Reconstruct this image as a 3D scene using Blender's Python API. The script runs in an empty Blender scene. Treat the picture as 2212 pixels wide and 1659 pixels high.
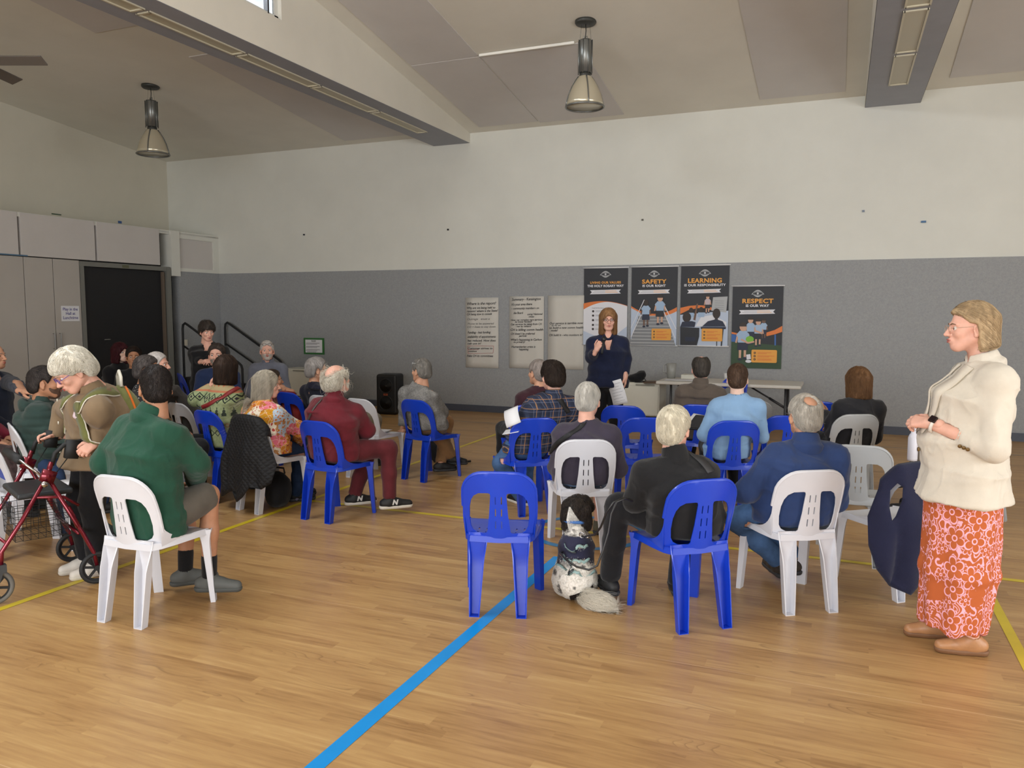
import bpy, bmesh, math, random
import numpy as np
from mathutils import Vector, Matrix
from mathutils.geometry import delaunay_2d_cdt
random.seed(7); RNG = np.random.default_rng(7)
SC = bpy.context.scene; COL = SC.collection
PI = math.pi
# ------------------------------------------------------------------ camera
FPX, YAW, PITCH, ROLL, CAMH = 1701.72, 0.394705, 0.0912875, 0.0016443, 1.67
def _cam_axes():
    cy, sy = math.cos(YAW), math.sin(YAW)
    f = Vector((-sy*math.cos(PITCH), cy*math.cos(PITCH), -math.sin(PITCH)))
    r = Vector((cy, sy, 0)); u = r.cross(f)
    c, s = math.cos(ROLL), math.sin(ROLL)
    return c*r+s*u, -s*r+c*u, f
CR, CU, CF = _cam_axes()
cam_data = bpy.data.cameras.new('camera'); cam = bpy.data.objects.new('camera', cam_data); COL.objects.link(cam)
cam_data.sensor_width = 36; cam_data.lens = 36*FPX/2212; cam_data.clip_end = 200
m = Matrix((CR, CU, -CF)).transposed().to_4x4(); m.translation = (0, 0, CAMH); cam.matrix_world = m
SC.camera = cam
def ray(u, v): return CR*((u-1106)/FPX) - CU*((v-829.5)/FPX) + CF
def atY(u, v, Y):
    r = ray(u, v); t = Y/r.y; return Vector((r.x*t, Y, CAMH+r.z*t))
def atX(u, v, X):
    r = ray(u, v); t = X/r.x; return Vector((X, r.y*t, CAMH+r.z*t))
def atZ(u, v, z=0.0):
    r = ray(u, v); t = (z-CAMH)/r.z; return Vector((r.x*t, r.y*t, z))
# ------------------------------------------------------------------ world, lights, exposure
SC.view_settings.view_transform = 'Standard'; SC.view_settings.look = 'None'
SC.view_settings.gamma = 1; SC.view_settings.use_curve_mapping = False
SC.view_settings.exposure = 0.2
SC.cycles.max_bounces = 7; SC.cycles.diffuse_bounces = 4; SC.cycles.glossy_bounces = 3; SC.cycles.transmission_bounces = 5
SC.cycles.caustics_reflective = False; SC.cycles.caustics_refractive = False; SC.cycles.sample_clamp_indirect = 6
def build_world():
    w = bpy.data.worlds.new('sky'); SC.world = w; w.use_nodes = True; nt = w.node_tree; nt.nodes.clear()
    N = nt.nodes.new; L = nt.links.new
    out = N('ShaderNodeOutputWorld'); bg = N('ShaderNodeBackground'); tc = N('ShaderNodeTexCoord'); mp = N('ShaderNodeMapping')
    mp.inputs['Scale'].default_value = (3, 3, 7)
    no = N('ShaderNodeTexNoise'); no.inputs['Scale'].default_value = 2.6; no.inputs['Detail'].default_value = 7
    cr = N('ShaderNodeValToRGB'); cr.color_ramp.elements[0].position = .42; cr.color_ramp.elements[0].color = (.36, .55, .88, 1)
    cr.color_ramp.elements[1].position = .58; cr.color_ramp.elements[1].color = (1, 1, 1, 1)
    L(tc.outputs['Generated'], mp.inputs['Vector']); L(mp.outputs['Vector'], no.inputs['Vector']); L(no.outputs['Fac'], cr.inputs['Fac'])
    L(cr.outputs['Color'], bg.inputs['Color']); bg.inputs['Strength'].default_value = 1.0; L(bg.outputs['Background'], out.inputs['Surface'])
build_world()
def area(name, loc, target, sx, sy, power, col=(1, 1, 1), spread=PI):
    d = bpy.data.lights.new(name, 'AREA'); d.shape = 'RECTANGLE'; d.size = sx; d.size_y = sy; d.energy = power; d.color = col; d.spread = spread
    o = bpy.data.objects.new(name, d); COL.objects.link(o); o.location = loc
    o.rotation_euler = (Vector(target)-Vector(loc)).to_track_quat('-Z', 'Y').to_euler(); return o
# daylight: the window bays of the rear wall, of the right wall and of the clerestory over the bulkhead
XR, YB = 6.5, -6.0
area('daylight_rear', (-1.5, YB+.12, 2.0), (-1.5, 6, 1.2), 9.0, 2.6, 690, (.94, .97, 1.0))
area('daylight_right', (XR-.12, 4.2, 1.75), (0, 5.4, 1.6), 9.0, 2.3, 470, (.94, .97, 1.0))
area('daylight_clerestory', (-5.62, 3.0, 5.35), (0, 4.2, 1.0), 7.0, .5, 270, (.92, .96, 1.0))
# ------------------------------------------------------------------ materials
def lin(c):
    return tuple(((x/255)/12.92 if x/255 <= .04045 else ((x/255+.055)/1.055)**2.4) for x in c)
MATS = {}
def new_mat(name):
    mt = bpy.data.materials.new(name); mt.use_nodes = True; nt = mt.node_tree
    b = nt.nodes['Principled BSDF']; return mt, nt, b
def NN(nt, t, **k):
    n = nt.nodes.new(t)
    for a, v in k.items():
        if a in n.inputs.keys(): n.inputs[a].default_value = v
        else: setattr(n, a, v)
    return n
def MA(nt, op, a, b=None, c=None):
    n = nt.nodes.new('ShaderNodeMath'); n.operation = op
    for i, x in enumerate((a, b, c)):
        if x is None: continue
        if isinstance(x, (int, float)): n.inputs[i].default_value = x
        else: nt.links.new(x, n.inputs[i])
    return n.outputs[0]
def MIX(nt, fac, a, b):
    n = nt.nodes.new('ShaderNodeMix'); n.data_type = 'RGBA'
    for sock, x in ((n.inputs[0], fac), (n.inputs[6], a), (n.inputs[7], b)):
        if isinstance(x, (int, float)): sock.default_value = x
        elif isinstance(x, tuple): sock.default_value = (*x, 1) if len(x) == 3 else x
        else: nt.links.new(x, sock)
    return n.outputs[2]
def RAMP(nt, fac, stops, interp='LINEAR'):
    n = nt.nodes.new('ShaderNodeValToRGB'); cr = n.color_ramp; cr.interpolation = interp
    while len(cr.elements) > 1: cr.elements.remove(cr.elements[-1])
    cr.elements[0].position, cr.elements[0].color = stops[0][0], (*stops[0][1], 1)
    for p, c in stops[1:]:
        e = cr.elements.new(p); e.color = (*c, 1)
    nt.links.new(fac, n.inputs[0]); return n.outputs[0]
def OBJC(nt):
    return nt.nodes.new('ShaderNodeTexCoord').outputs['Object']
def XYZ(nt, v):
    s = nt.nodes.new('ShaderNodeSeparateXYZ'); nt.links.new(v, s.inputs[0]); return s.outputs
def NOISE(nt, vec, scale, detail=3, rough=.55, sc=None):
    if sc:
        mp = nt.nodes.new('ShaderNodeMapping'); mp.inputs['Scale'].default_value = sc; nt.links.new(vec, mp.inputs[0]); vec = mp.outputs[0]
    n = NN(nt, 'ShaderNodeTexNoise', Scale=scale, Detail=detail, Roughness=rough); nt.links.new(vec, n.inputs['Vector']); return n.outputs['Fac']
def BUMP(nt, b, h, strength=.3, dist=.01):
    n = NN(nt, 'ShaderNodeBump', Strength=strength, Distance=dist); nt.links.new(h, n.inputs['Height']); nt.links.new(n.outputs[0], b.inputs['Normal'])
def mat(name, c, rough=.6, metal=0.0, var=0.0, scale=30, bump=0.0, bscale=200, spec=.5, sheen=0.0, sub=0.0, coat=0.0, alpha=1.0, vsc=None):
    if name in MATS: return MATS[name]
    mt, nt, b = new_mat(name); c = lin(c)
    b.inputs['Roughness'].default_value = rough; b.inputs['Metallic'].default_value = metal; b.inputs['Specular IOR Level'].default_value = spec
    b.inputs['Base Color'].default_value = (*c, 1); b.inputs['Coat Weight'].default_value = coat
    if sheen: b.inputs['Sheen Weight'].default_value = sheen; b.inputs['Sheen Roughness'].default_value = .5
    if sub: b.inputs['Subsurface Weight'].default_value = sub; b.inputs['Subsurface Radius'].default_value = (.012, .005, .003); b.inputs['Subsurface Scale'].default_value = 1.0
    if alpha < 1: b.inputs['Alpha'].default_value = alpha
    v = OBJC(nt)
    if var:
        f = NOISE(nt, v, scale, 4, .6, vsc)
        d = tuple(max(0, x*(1-var)) for x in c); e = tuple(min(1, x*(1+var)) for x in c)
        nt.links.new(RAMP(nt, f, [(.3, d), (.7, e)]), b.inputs['Base Color'])
    if bump: BUMP(nt, b, NOISE(nt, v, bscale, 3), bump, .004)
    MATS[name] = mt; return mt
def fabric(name, c, rough=.88, var=.12, bump=.35, bscale=260, sheen=.15, scale=9):
    return mat(name, c, rough=rough, var=var, scale=scale, bump=bump, bscale=bscale, spec=.2, sheen=sheen)
# ------------------------------------------------------------------ object helpers
def link(o, parent=None):
    COL.objects.link(o)
    if parent: o.parent = parent
    return o
def tag(o, label=None, cat=None, group=None, kind=None):
    if label: o['label'] = label
    if cat: o['category'] = cat
    if group: o['group'] = group
    if kind: o['kind'] = kind
    return o
def empty(name, loc=(0, 0, 0), rz=0.0, label=None, cat=None, group=None):
    o = bpy.data.objects.new(name, None); link(o); o.location = loc; o.rotation_euler = (0, 0, rz); o.empty_display_size = .1
    return tag(o, label, cat, group)
def mesh_np(name, V, F, mats, smooth=True, fm=None):
    """F: (n,3) or (n,4) array, or a list of index tuples"""
    me = bpy.data.meshes.new(name)
    if isinstance(F, np.ndarray):
        n, k = F.shape
        me.vertices.add(len(V)); me.vertices.foreach_set('co', np.asarray(V, np.float32).ravel())
        me.loops.add(n*k); me.loops.foreach_set('vertex_index', F.astype(np.int32).ravel())
        me.polygons.add(n); me.polygons.foreach_set('loop_start', np.arange(0, n*k, k, dtype=np.int32))
        me.polygons.foreach_set('loop_total', np.full(n, k, np.int32))
        me.update(calc_edges=True)
    else:
        me.from_pydata([tuple(v) for v in V], [], F); me.update()
    for m_ in (mats if isinstance(mats, (list, tuple)) else [mats]): me.materials.append(m_)
    if fm is not None: me.polygons.foreach_set('material_index', np.asarray(fm, np.int32))
    me.polygons.foreach_set('use_smooth', np.full(len(me.polygons), smooth))
    return me
class G:
    """collects shapes that become ONE mesh object"""
    def __init__(s): s.v = []; s.f = []; s.m = []
    def add(s, V, F, mi=0):
        n = len(s.v); s.v += [tuple(x) for x in V]; s.f += [tuple(i+n for i in q) for q in F]; s.m += [mi]*len(F); return s
    def box(s, c, d, rot=None, mi=0, taper=1.0):
        V = []
        for z in (-.5, .5):
            k = taper if z > 0 else 1
            for x, y in ((-.5, -.5), (.5, -.5), (.5, .5), (-.5, .5)): V.append(Vector((x*d[0]*k, y*d[1]*k, z*d[2])))
        if rot is not None:
            R = rot if isinstance(rot, Matrix) else Matrix.Rotation(rot, 3, 'Z')
            V = [R @ p for p in V]
        V = [p+Vector(c) for p in V]
        return s.add(V, [(3, 2, 1, 0), (4, 5, 6, 7), (0, 1, 5, 4), (1, 2, 6, 5), (2, 3, 7, 6), (3, 0, 4, 7)], mi)
    def tube(s, pts, r, n=8, mi=0, caps=True, sx=1.0, flat=None):
        pts = [Vector(p) for p in pts]; k = len(pts); rs = r if isinstance(r, (list, tuple)) else [r]*k
        T = []
        for i in range(k):
            a = pts[max(i-1, 0)]; b = pts[min(i+1, k-1)]; T.append((b-a).normalized() if (b-a).length > 1e-9 else Vector((0, 0, 1)))
        up = Vector(flat) if flat is not None else (Vector((0, 0, 1)) if abs(T[0].z) < .9 else Vector((0, 1, 0)))
        V = []; prev = None
        for i in range(k):
            x = (up if prev is None or flat is not None else prev); x = x - T[i]*x.dot(T[i])
            if x.length < 1e-6: x = T[i].orthogonal()
            x.normalize(); prev = x; y = T[i].cross(x)
            for j in range(n):
                a = 2*PI*j/n; V.append(pts[i]+x*(math.cos(a)*rs[i]*sx)+y*(math.sin(a)*rs[i]))
        F = [(i*n+j, i*n+(j+1) % n, (i+1)*n+(j+1) % n, (i+1)*n+j) for i in range(k-1) for j in range(n)]
        if caps: F += [tuple(range(n-1, -1, -1)), tuple(range((k-1)*n, k*n))]
        return s.add(V, F, mi)
    def lathe(s, prof, c=(0, 0, 0), n=24, mi=0, axis=None):
        V = []; R = Vector((0, 0, 1)).rotation_difference(Vector(axis)).to_matrix() if axis is not None else None
        for r, z in prof:
            for j in range(n):
                a = 2*PI*j/n; p = Vector((r*math.cos(a), r*math.sin(a), z)); p = R @ p if R else p; V.append(p+Vector(c))
        k = len(prof); F = [(i*n+j, i*n+(j+1) % n, (i+1)*n+(j+1) % n, (i+1)*n+j) for i in range(k-1) for j in range(n)]
        F += [tuple(range(n-1, -1, -1)), tuple(range((k-1)*n, k*n))]
        return s.add(V, F, mi)
    def torus(s, c, R, r, axis=(0, 0, 1), n=24, k=8, mi=0, sx=1, sy=1):
        Q = Vector((0, 0, 1)).rotation_difference(Vector(axis)).to_matrix()
        V = []
        for i in range(n):
            a = 2*PI*i/n
            for j in range(k):
                b = 2*PI*j/k; q = Vector(((R+r*math.cos(b))*math.cos(a)*sx, (R+r*math.cos(b))*math.sin(a)*sy, r*math.sin(b))); V.append(Q @ q+Vector(c))
        return s.add(V, [(i*k+j, ((i+1) % n)*k+j, ((i+1) % n)*k+(j+1) % k, i*k+(j+1) % k) for i in range(n) for j in range(k)], mi)
    def prism(s, out, fn, mi=0):
        """out: list of 2D points; fn(x,y,side)->3D for side 0/1"""
        n = len(out); V = [fn(x, y, 0) for x, y in out]+[fn(x, y, 1) for x, y in out]
        return s.add(V, [tuple(range(n-1, -1, -1)), tuple(range(n, 2*n))]+[(i, (i+1) % n, n+(i+1) % n, n+i) for i in range(n)], mi)
    def build(s, name, mats, parent=None, smooth=False, bevel=0.0, seg=2, solid=0.0, angle=None, sub=0):
        me = mesh_np(name, s.v, s.f, mats, smooth, s.m); o = bpy.data.objects.new(name, me); link(o, parent)
        if solid: md = o.modifiers.new('s', 'SOLIDIFY'); md.thickness = solid; md.offset = 0
        if bevel: md = o.modifiers.new('b', 'BEVEL'); md.width = bevel; md.segments = seg; md.limit_method = 'ANGLE'; md.angle_limit = .6; me.polygons.foreach_set('use_smooth', np.full(len(me.polygons), True))
        if bevel: md.harden_normals = True
        if sub: md = o.modifiers.new('d', 'SUBSURF'); md.levels = sub; md.render_levels = sub
        return o
def S(o): return tag(o, kind='structure')
def cdt_sheet(outer, holes, step):
    """quality triangulation of a 2D outline with holes -> pts, tris"""
    def inside(p, poly):
        x, y = p; c = False; n = len(poly)
        for i in range(n):
            x1, y1 = poly[i]; x2, y2 = poly[(i+1) % n]
            if (y1 > y) != (y2 > y) and x < (x2-x1)*(y-y1)/(y2-y1)+x1: c = not c
        return c
    pts = []; edges = []
    for poly in [outer]+holes:
        n0 = len(pts); pts += [Vector(p) for p in poly]; n = len(poly); edges += [(n0+i, n0+(i+1) % n) for i in range(n)]
    B = np.array([p[:] for p in pts]); xs = [p[0] for p in outer]; ys = [p[1] for p in outer]
    for i, y in enumerate(np.arange(min(ys), max(ys), step)):
        for x in np.arange(min(xs)+(step/2 if i % 2 else 0), max(xs), step):
            if inside((x, y), outer) and not any(inside((x, y), h) for h in holes) and ((B-(x, y))**2).sum(1).min() > (step*.45)**2: pts.append(Vector((x, y)))
    r = delaunay_2d_cdt(pts, edges, [], 0, 1e-6)
    P = [tuple(p) for p in r[0]]; F = []
    for f in r[2]:
        cx = sum(P[i][0] for i in f)/3; cy = sum(P[i][1] for i in f)/3
        if inside((cx, cy), outer) and not any(inside((cx, cy), h) for h in holes): F.append(tuple(f))
    return P, F
def arc(cx, cy, r, a0, a1, n=6):
    return [(cx+r*math.cos(a0+(a1-a0)*i/n), cy+r*math.sin(a0+(a1-a0)*i/n)) for i in range(n+1)]
def rrect(x0, y0, x1, y1, r, n=5):
    return arc(x0+r, y0+r, r, PI, 1.5*PI, n)+arc(x1-r, y0+r, r, 1.5*PI, 2*PI, n)+arc(x1-r, y1-r, r, 0, .5*PI, n)+arc(x0+r, y1-r, r, .5*PI, PI, n)
# ------------------------------------------------------------------ room
YW, XL, XU, ZC = 11.93, -11.06, -12.30, 4.58
SLR, SLL = .161, .110
def zR(y): return ZC+SLR*(YW-y)
def zL(y): return ZC+SLL*(YW-y)
def m_wall(name, c):
    mt, nt, b = new_mat(name); v = OBJC(nt); c = lin(c)
    nt.links.new(RAMP(nt, NOISE(nt, v, 1.3, 5, .6), [(.3, tuple(x*.955 for x in c)), (.7, tuple(min(1, x*1.03) for x in c))]), b.inputs['Base Color'])
    b.inputs['Roughness'].default_value = .75; BUMP(nt, b, NOISE(nt, v, 90, 3), .12, .004); return mt
M_white = m_wall('painted_plaster', (222, 222, 214)); M_cream = m_wall('cream_ceiling', (224, 220, 209)); M_left = m_wall('left_plaster', (208, 203, 188))
M_acou = m_wall('ceiling_acoustic_board', (207, 203, 200)); M_pin = m_wall('pin_panel', (206, 201, 197))
def m_carpet():
    mt, nt, b = new_mat('grey_wall_carpet'); v = OBJC(nt)
    f = MA(nt, 'ADD', MA(nt, 'MULTIPLY', NOISE(nt, v, 42, 4, .7), .5), MA(nt, 'MULTIPLY', NOISE(nt, v, 120, 2, .6), .5))
    nt.links.new(RAMP(nt, f, [(.36, lin((150, 152, 155))), (.5, lin((160, 162, 164))), (.66, lin((170, 171, 172)))]), b.inputs['Base Color'])
    b.inputs['Roughness'].default_value = .95; b.inputs['Specular IOR Level'].default_value = .15; BUMP(nt, b, NOISE(nt, v, 300, 2), .5, .006); return mt
M_carpet = m_carpet()
M_beam = mat('beam_grey_paint', (150, 153, 163), .55, var=.05, scale=3)
M_black0 = mat('wall_cavity_dark', (30, 30, 30), .9)
M_base = mat('skirting_blue_grey', (74, 79, 92), .5, var=.06)
def m_floor():
    mt, nt, b = new_mat('timber_vinyl'); v = OBJC(nt); X, Y, Z = XYZ(nt, v)[:3]
    row = MA(nt, 'FLOOR', MA(nt, 'DIVIDE', Y, .075))
    h = MA(nt, 'FRACT', MA(nt, 'MULTIPLY', MA(nt, 'SINE', MA(nt, 'MULTIPLY', row, 12.9898)), 43758.5))
    xs = MA(nt, 'ADD', X, MA(nt, 'MULTIPLY', h, 1.2)); colm = MA(nt, 'FLOOR', MA(nt, 'DIVIDE', xs, .92))
    h2 = MA(nt, 'FRACT', MA(nt, 'MULTIPLY', MA(nt, 'SINE', MA(nt, 'ADD', MA(nt, 'MULTIPLY', row, 78.233), MA(nt, 'MULTIPLY', colm, 37.7))), 9631.3))
    cmb = nt.nodes.new('ShaderNodeCombineXYZ'); nt.links.new(MA(nt, 'ADD', X, MA(nt, 'MULTIPLY', h2, 31)), cmb.inputs[0]); nt.links.new(Y, cmb.inputs[1]); nt.links.new(MA(nt, 'MULTIPLY', h2, 17), cmb.inputs[2])
    g1 = NOISE(nt, cmb.outputs[0], 1.0, 5, .6, (3.2, 42, 1)); g2 = NOISE(nt, cmb.outputs[0], 1.0, 3, .6, (1.3, 9, 1))
    # cathedral arcs: rings of a stretched distance field
    ring = MA(nt, 'FRACT', MA(nt, 'MULTIPLY', NOISE(nt, cmb.outputs[0], 1.0, 1, .3, (1.5, 8.5, 1)), 15))
    rl = RAMP(nt, ring, [(0, (1, 1, 1)), (.12, (.25, .25, .25)), (.4, (0, 0, 0)), (.93, (0, 0, 0)), (1, (1, 1, 1))])
    msk = RAMP(nt, NOISE(nt, cmb.outputs[0], 1.0, 2, .5, (1.1, 5, 1)), [(.54, (0, 0, 0)), (.66, (1, 1, 1))])
    base = RAMP(nt, MA(nt, 'ADD', MA(nt, 'MULTIPLY', g1, .55), MA(nt, 'ADD', MA(nt, 'MULTIPLY', g2, .3), MA(nt, 'MULTIPLY', h2, .15))),
                [(.3, lin((148, 110, 68))), (.46, lin((175, 136, 88))), (.6, lin((189, 151, 99))), (.75, lin((204, 170, 118)))])
    colr = MIX(nt, MA(nt, 'MULTIPLY', MA(nt, 'MULTIPLY', rl, msk), .5), base, lin((112, 78, 44)))
    fy = MA(nt, 'FRACT', MA(nt, 'DIVIDE', Y, 1.83)); seam = MA(nt, 'LESS_THAN', fy, .0022)
    colr = MIX(nt, MA(nt, 'MULTIPLY', seam, .55), colr, lin((222, 190, 150)))
    nt.links.new(colr, b.inputs['Base Color'])
    nt.links.new(MA(nt, 'ADD', .27, MA(nt, 'MULTIPLY', g2, .16)), b.inputs['Roughness']); b.inputs['Specular IOR Level'].default_value = .45
    BUMP(nt, b, g1, .05, .002); return mt
g = G(); g.box(((XU+XR)/2-1, (YB+YW)/2, -.05), (XR-XU+4, YW-YB+2, .1)); S(g.build('floor', m_floor()))
def quad(name, pts, m_, th=.04, nrm=None):
    """slab from 4 corner points, thickened away from the room along nrm"""
    P = [Vector(p) for p in pts]; n = Vector(nrm); V = P+[p+n*th for p in P]
    gg = G(); gg.add(V, [(0, 1, 2, 3), (7, 6, 5, 4), (4, 5, 1, 0), (5, 6, 2, 1), (6, 7, 3, 2), (7, 4, 0, 3)]); return S(gg.build(name, m_))
quad('wall_back', [(XU, YW, 2.39), (XR, YW, 2.39), (XR, YW, 4.8), (XU, YW, 4.8)], M_white, .1, (0, 1, 0))
quad('wall_back_carpet', [(XL, YW-.012, .1), (XR, YW-.012, .1), (XR, YW-.012, 2.39), (XL, YW-.012, 2.39)], M_carpet, .12, (0, 1, 0))
g = G(); g.box(((XL+XR)/2, YW-.02, .055), (XR-XL, .02, .11)); S(g.build('baseboard_back', M_base))
# left: tall upper wall set back over a service box with cupboards, door and pin panels
quad('wall_left', [(XU, YB, 3.0), (XU, YW, 3.0), (XU, YW, zL(YW)+.02), (XU, YB, zL(YB)+.02)], M_left, .1, (-1, 0, 0))
g = G(); g.box(((XL+XU)/2, (YB+YW)/2, 3.075), (XU-XL, YW-YB, .05)); S(g.build('trim_1', M_white))   # ledge over the box
g = G(); g.box((XL-.1, (10.93+YW)/2, 1.21), (.18, YW-10.93, 2.37)); S(g.build('wall_left_carpet', M_carpet))
g = G(); g.box((XL-.10, 10.83, 2.70), (.26, .2, .8)); g.box((XL-.1, 11.43, 3.03), (.2, 1.0, .1)); g.box((XL-.104, 11.86, 2.7), (.2, .14, .62)); g.box((XL-.1, 11.4, 2.42), (.2, 1.04, .06)); g.box((XL-.1, 9.2, 3.06), (.2, 3.3, .05)); g.box((XL-.1, (YB+7.6)/2, 2.74), (.2, 7.6-YB, .7)); S(g.build('trim_2', M_white))
for i, (y0, y1) in enumerate(((6.65, 7.92), (7.95, 9.2), (9.23, 10.50))):
    g = G(); g.box((XL-.09, (y0+y1)/2, 2.785), (.2, y1-y0-.012, .62)); S(g.build('wall_panel_left', M_pin, bevel=.004))
g = G(); g.box((XL-.13, 11.36, 2.71), (.2, .86, .57)); S(g.build('wall_panel_left', M_pin, bevel=.004))
for i in range(0): pass
quad('wall_left_lower', [(XL-.2, YB, 0), (XL-.2, 8.9, 0), (XL-.2, 8.9, 3.05), (XL-.2, YB, 3.05)], M_left, .05, (-1, 0, 0))
quad('wall_left_backing', [(XL-.26, 8.85, 0), (XL-.26, YW+.1, 0), (XL-.26, YW+.1, 3.05), (XL-.26, 8.85, 3.05)], M_black0, .05, (-1, 0, 0))
quad('wall_right', [(XR, YW, 0), (XR, YB, 0), (XR, YB, zR(YB)), (XR, YW, zR(YW))], M_white, .1, (1, 0, 0))
quad('wall_rear', [(XR, YB, 0), (XU, YB, 0), (XU, YB, zR(YB)+.2), (XR, YB, zR(YB)+.2)], M_white, .1, (0, -1, 0))
# ceilings rake up from the far wall
BX0, BX1, CX0, CX1, ZB = -6.39, -5.72, .187, .861, 4.425
quad('ceiling', [(XU, YW, zL(YW)), (BX0+.02, YW, zL(YW)), (BX0+.02, YB, zL(YB)), (XU, YB, zL(YB))], M_cream, .06, (0, 0, 1))
quad('ceiling', [(BX1, YW, zR(YW)), (XR, YW, zR(YW)), (XR, YB, zR(YB)), (BX1, YB, zR(YB))], M_cream, .06, (0, 0, 1))
def patch(a, x0, x1, y0, y1, zf, m_, th=.012):
    P = [(x0, y1, zf(y1)-th), (x1, y1, zf(y1)-th), (x1, y0, zf(y0)-th), (x0, y0, zf(y0)-th)]; return quad('ceiling_panel', P, m_, th*.9, (0, 0, 1))
for x0, x1, y0, y1 in ((-5.45, -4.45, 9.55, 11.7), (-5.45, -4.45, 7.35, 9.53), (-5.45, -4.45, 5.1, 7.33), (-4.43, -3.1, 9.55, 11.75), (-1.15, -.06, 9.0, 11.7), (-1.15, -.06, 6.4, 8.98), (1.15, 2.6, 9.2, 11.6), (1.15, 2.6, 6.6, 9.18)):
    patch(0, x0, x1, y0, y1, zR, M_acou)
for x0, x1, y0, y1 in ((-8.0, -6.5, 8.2, 11.7), (-8.6, -6.5, 5.0, 7.3)): patch(0, x0, x1, y0, y1, zL, M_acou)
g = G(); g.box((-3.78, 9.5, zR(9.5)-.02), (1.28, .03, .03)); S(g.build('trim_3', mat('white_batten', (240, 238, 230), .5)))
# bulkhead beams: cream cheeks over a grey soffit; the left one carries the clerestory
WY0, WY1, WZ = .6, 7.22, 4.815
M_frame = mat('window_frame_paint', (222, 222, 216), .4)
g = G()
ys = [YW, WY1, WY0, YB]
for a, b_ in ((YW, WY1), (WY0, YB)):
    g.add([(BX1, a, ZB), (BX1, b_, ZB), (BX1, b_, zR(b_)+.05), (BX1, a, zR(a)+.05), (BX1-.1, a, ZB), (BX1-.1, b_, ZB), (BX1-.1, b_, zR(b_)+.05), (BX1-.1, a, zR(a)+.05)],
          [(0, 1, 2, 3), (7, 6, 5, 4), (1, 5, 6, 2), (0, 3, 7, 4), (3, 2, 6, 7)])
g.add([(BX1, WY1, ZB), (BX1, WY0, ZB), (BX1, WY0, WZ), (BX1, WY1, WZ), (BX1-.1, WY1, ZB), (BX1-.1, WY0, ZB), (BX1-.1, WY0, WZ), (BX1-.1, WY1, WZ)], [(0, 1, 2, 3), (7, 6, 5, 4), (3, 2, 6, 7)])
S(g.build('trim_4', M_cream))
g = G(); g.box(((BX0+BX1)/2-.002, (YB+YW)/2, ZB+.018), (BX1-BX0-.008, YW-YB-.01, .04)); g.add([(BX0, YW, ZB), (BX0, YB, ZB), (BX0, YB, zL(YB)+.02), (BX0, YW, zL(YW)+.02)], [(0, 1, 2, 3)]); S(g.build('ceiling_beam', M_beam))
g = G(); g.box(((CX0+CX1)/2, (YB+YW)/2, ZB+.018), (CX1-CX0-.008, YW-YB-.01, .04)); S(g.build('ceiling_beam', M_beam))
g = G()
for x in (CX0, CX1): g.add([(x, YW, ZB), (x, YB, ZB), (x, YB, zR(YB)), (x, YW, zR(YW))], [(0, 1, 2, 3)])
S(g.build('trim_5', M_cream))
wz1 = lambda y: zR(y)-.12
root = S(empty('window_1', (BX1-.07, (WY0+WY1)/2, WZ)))
def loc(o, r=root):
    o.parent = r; o.matrix_parent_inverse = r.matrix_world.inverted() if False else Matrix.Translation(-Vector(r.location)); return o
g = G(); n = 5
for i in range(n+1):
    y = WY0+(WY1-WY0)*i/n; w = .06 if i in (0, n) else .05
    g.box((BX1-.07, min(max(y, WY0+.03), WY1-.03), (WZ+zR(y))/2), (.05, w, zR(y)-WZ))
g.box((BX1-.07, (WY0+WY1)/2, WZ+.02), (.05, WY1-WY0, .04)); loc(S(g.build('window_frame', M_frame)))
g = G(); g.box((BX1-.07, WY1-.16, (WZ+zR(WY1))/2), (.055, .022, zR(WY1)-WZ)); loc(S(g.build('window_mullion', mat('window_black_gasket', (20, 20, 26), .4))))
mg, nt, b = new_mat('window_glass'); b.inputs['Transmission Weight'].default_value = 1; b.inputs['Roughness'].default_value = 0; b.inputs['IOR'].default_value = 1.05; b.inputs['Base Color'].default_value = (.95, .98, 1, 1)
g = G(); g.box((BX1-.07, (WY0+WY1)/2, (WZ+zR(WY0))/2), (.006, WY1-WY0-.05, zR(WY0)-WZ)); loc(S(g.build('window_pane', mg)))
# ------------------------------------------------------------------ door, cupboards, fittings of the left box
M_black = mat('door_near_black', (27, 27, 30), .55, var=.1)
M_alu = mat('satin_aluminium', (170, 172, 172), .35, 1.0)
M_grey = mat('frame_grey_paint', (122, 122, 116), .5)
M_cup = mat('cupboard_laminate', (184, 178, 171), .55, var=.03, scale=2)
door = S(empty('door_1', (XL, 9.8, 0)))
def lpos(o, r): o.parent = r; o.matrix_parent_inverse = Matrix.Translation(-Vector(r.location)); return o
g = G(); g.box((XL-.06, 9.79, 1.19), (.045, 1.64, 2.36)); lpos(g.build('door_leaf', M_black), door)
g = G(); g.box((XL-.05, 10.66, 1.22), (.16, .09, 2.44)); g.box((XL-.05, 8.935, 1.22), (.14, .06, 2.44)); g.box((XL-.047, 9.8, 2.415), (.14, 1.8, .075)); lpos(g.build('door_frame', M_grey), door)
g = G(); g.box((XL-.025, 10.56, 1.19), (.05, .05, 2.34)); lpos(g.build('door_stop', mat('door_stop_brown', (105, 92, 80), .5)), door)
g = G(); g.box((XL+.022, 9.75, 2.412), (.006, .13, .045)); lpos(g.build('door_number_plate', mat('plate_olive', (95, 96, 70), .4)), door)
g = G(); g.tube([(XL-.02, 9.38, 1.21), (XL+.03, 9.38, 1.21), (XL+.035, 9.27, 1.21)], .009); lpos(g.build('door_handle', M_alu), door)
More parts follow.
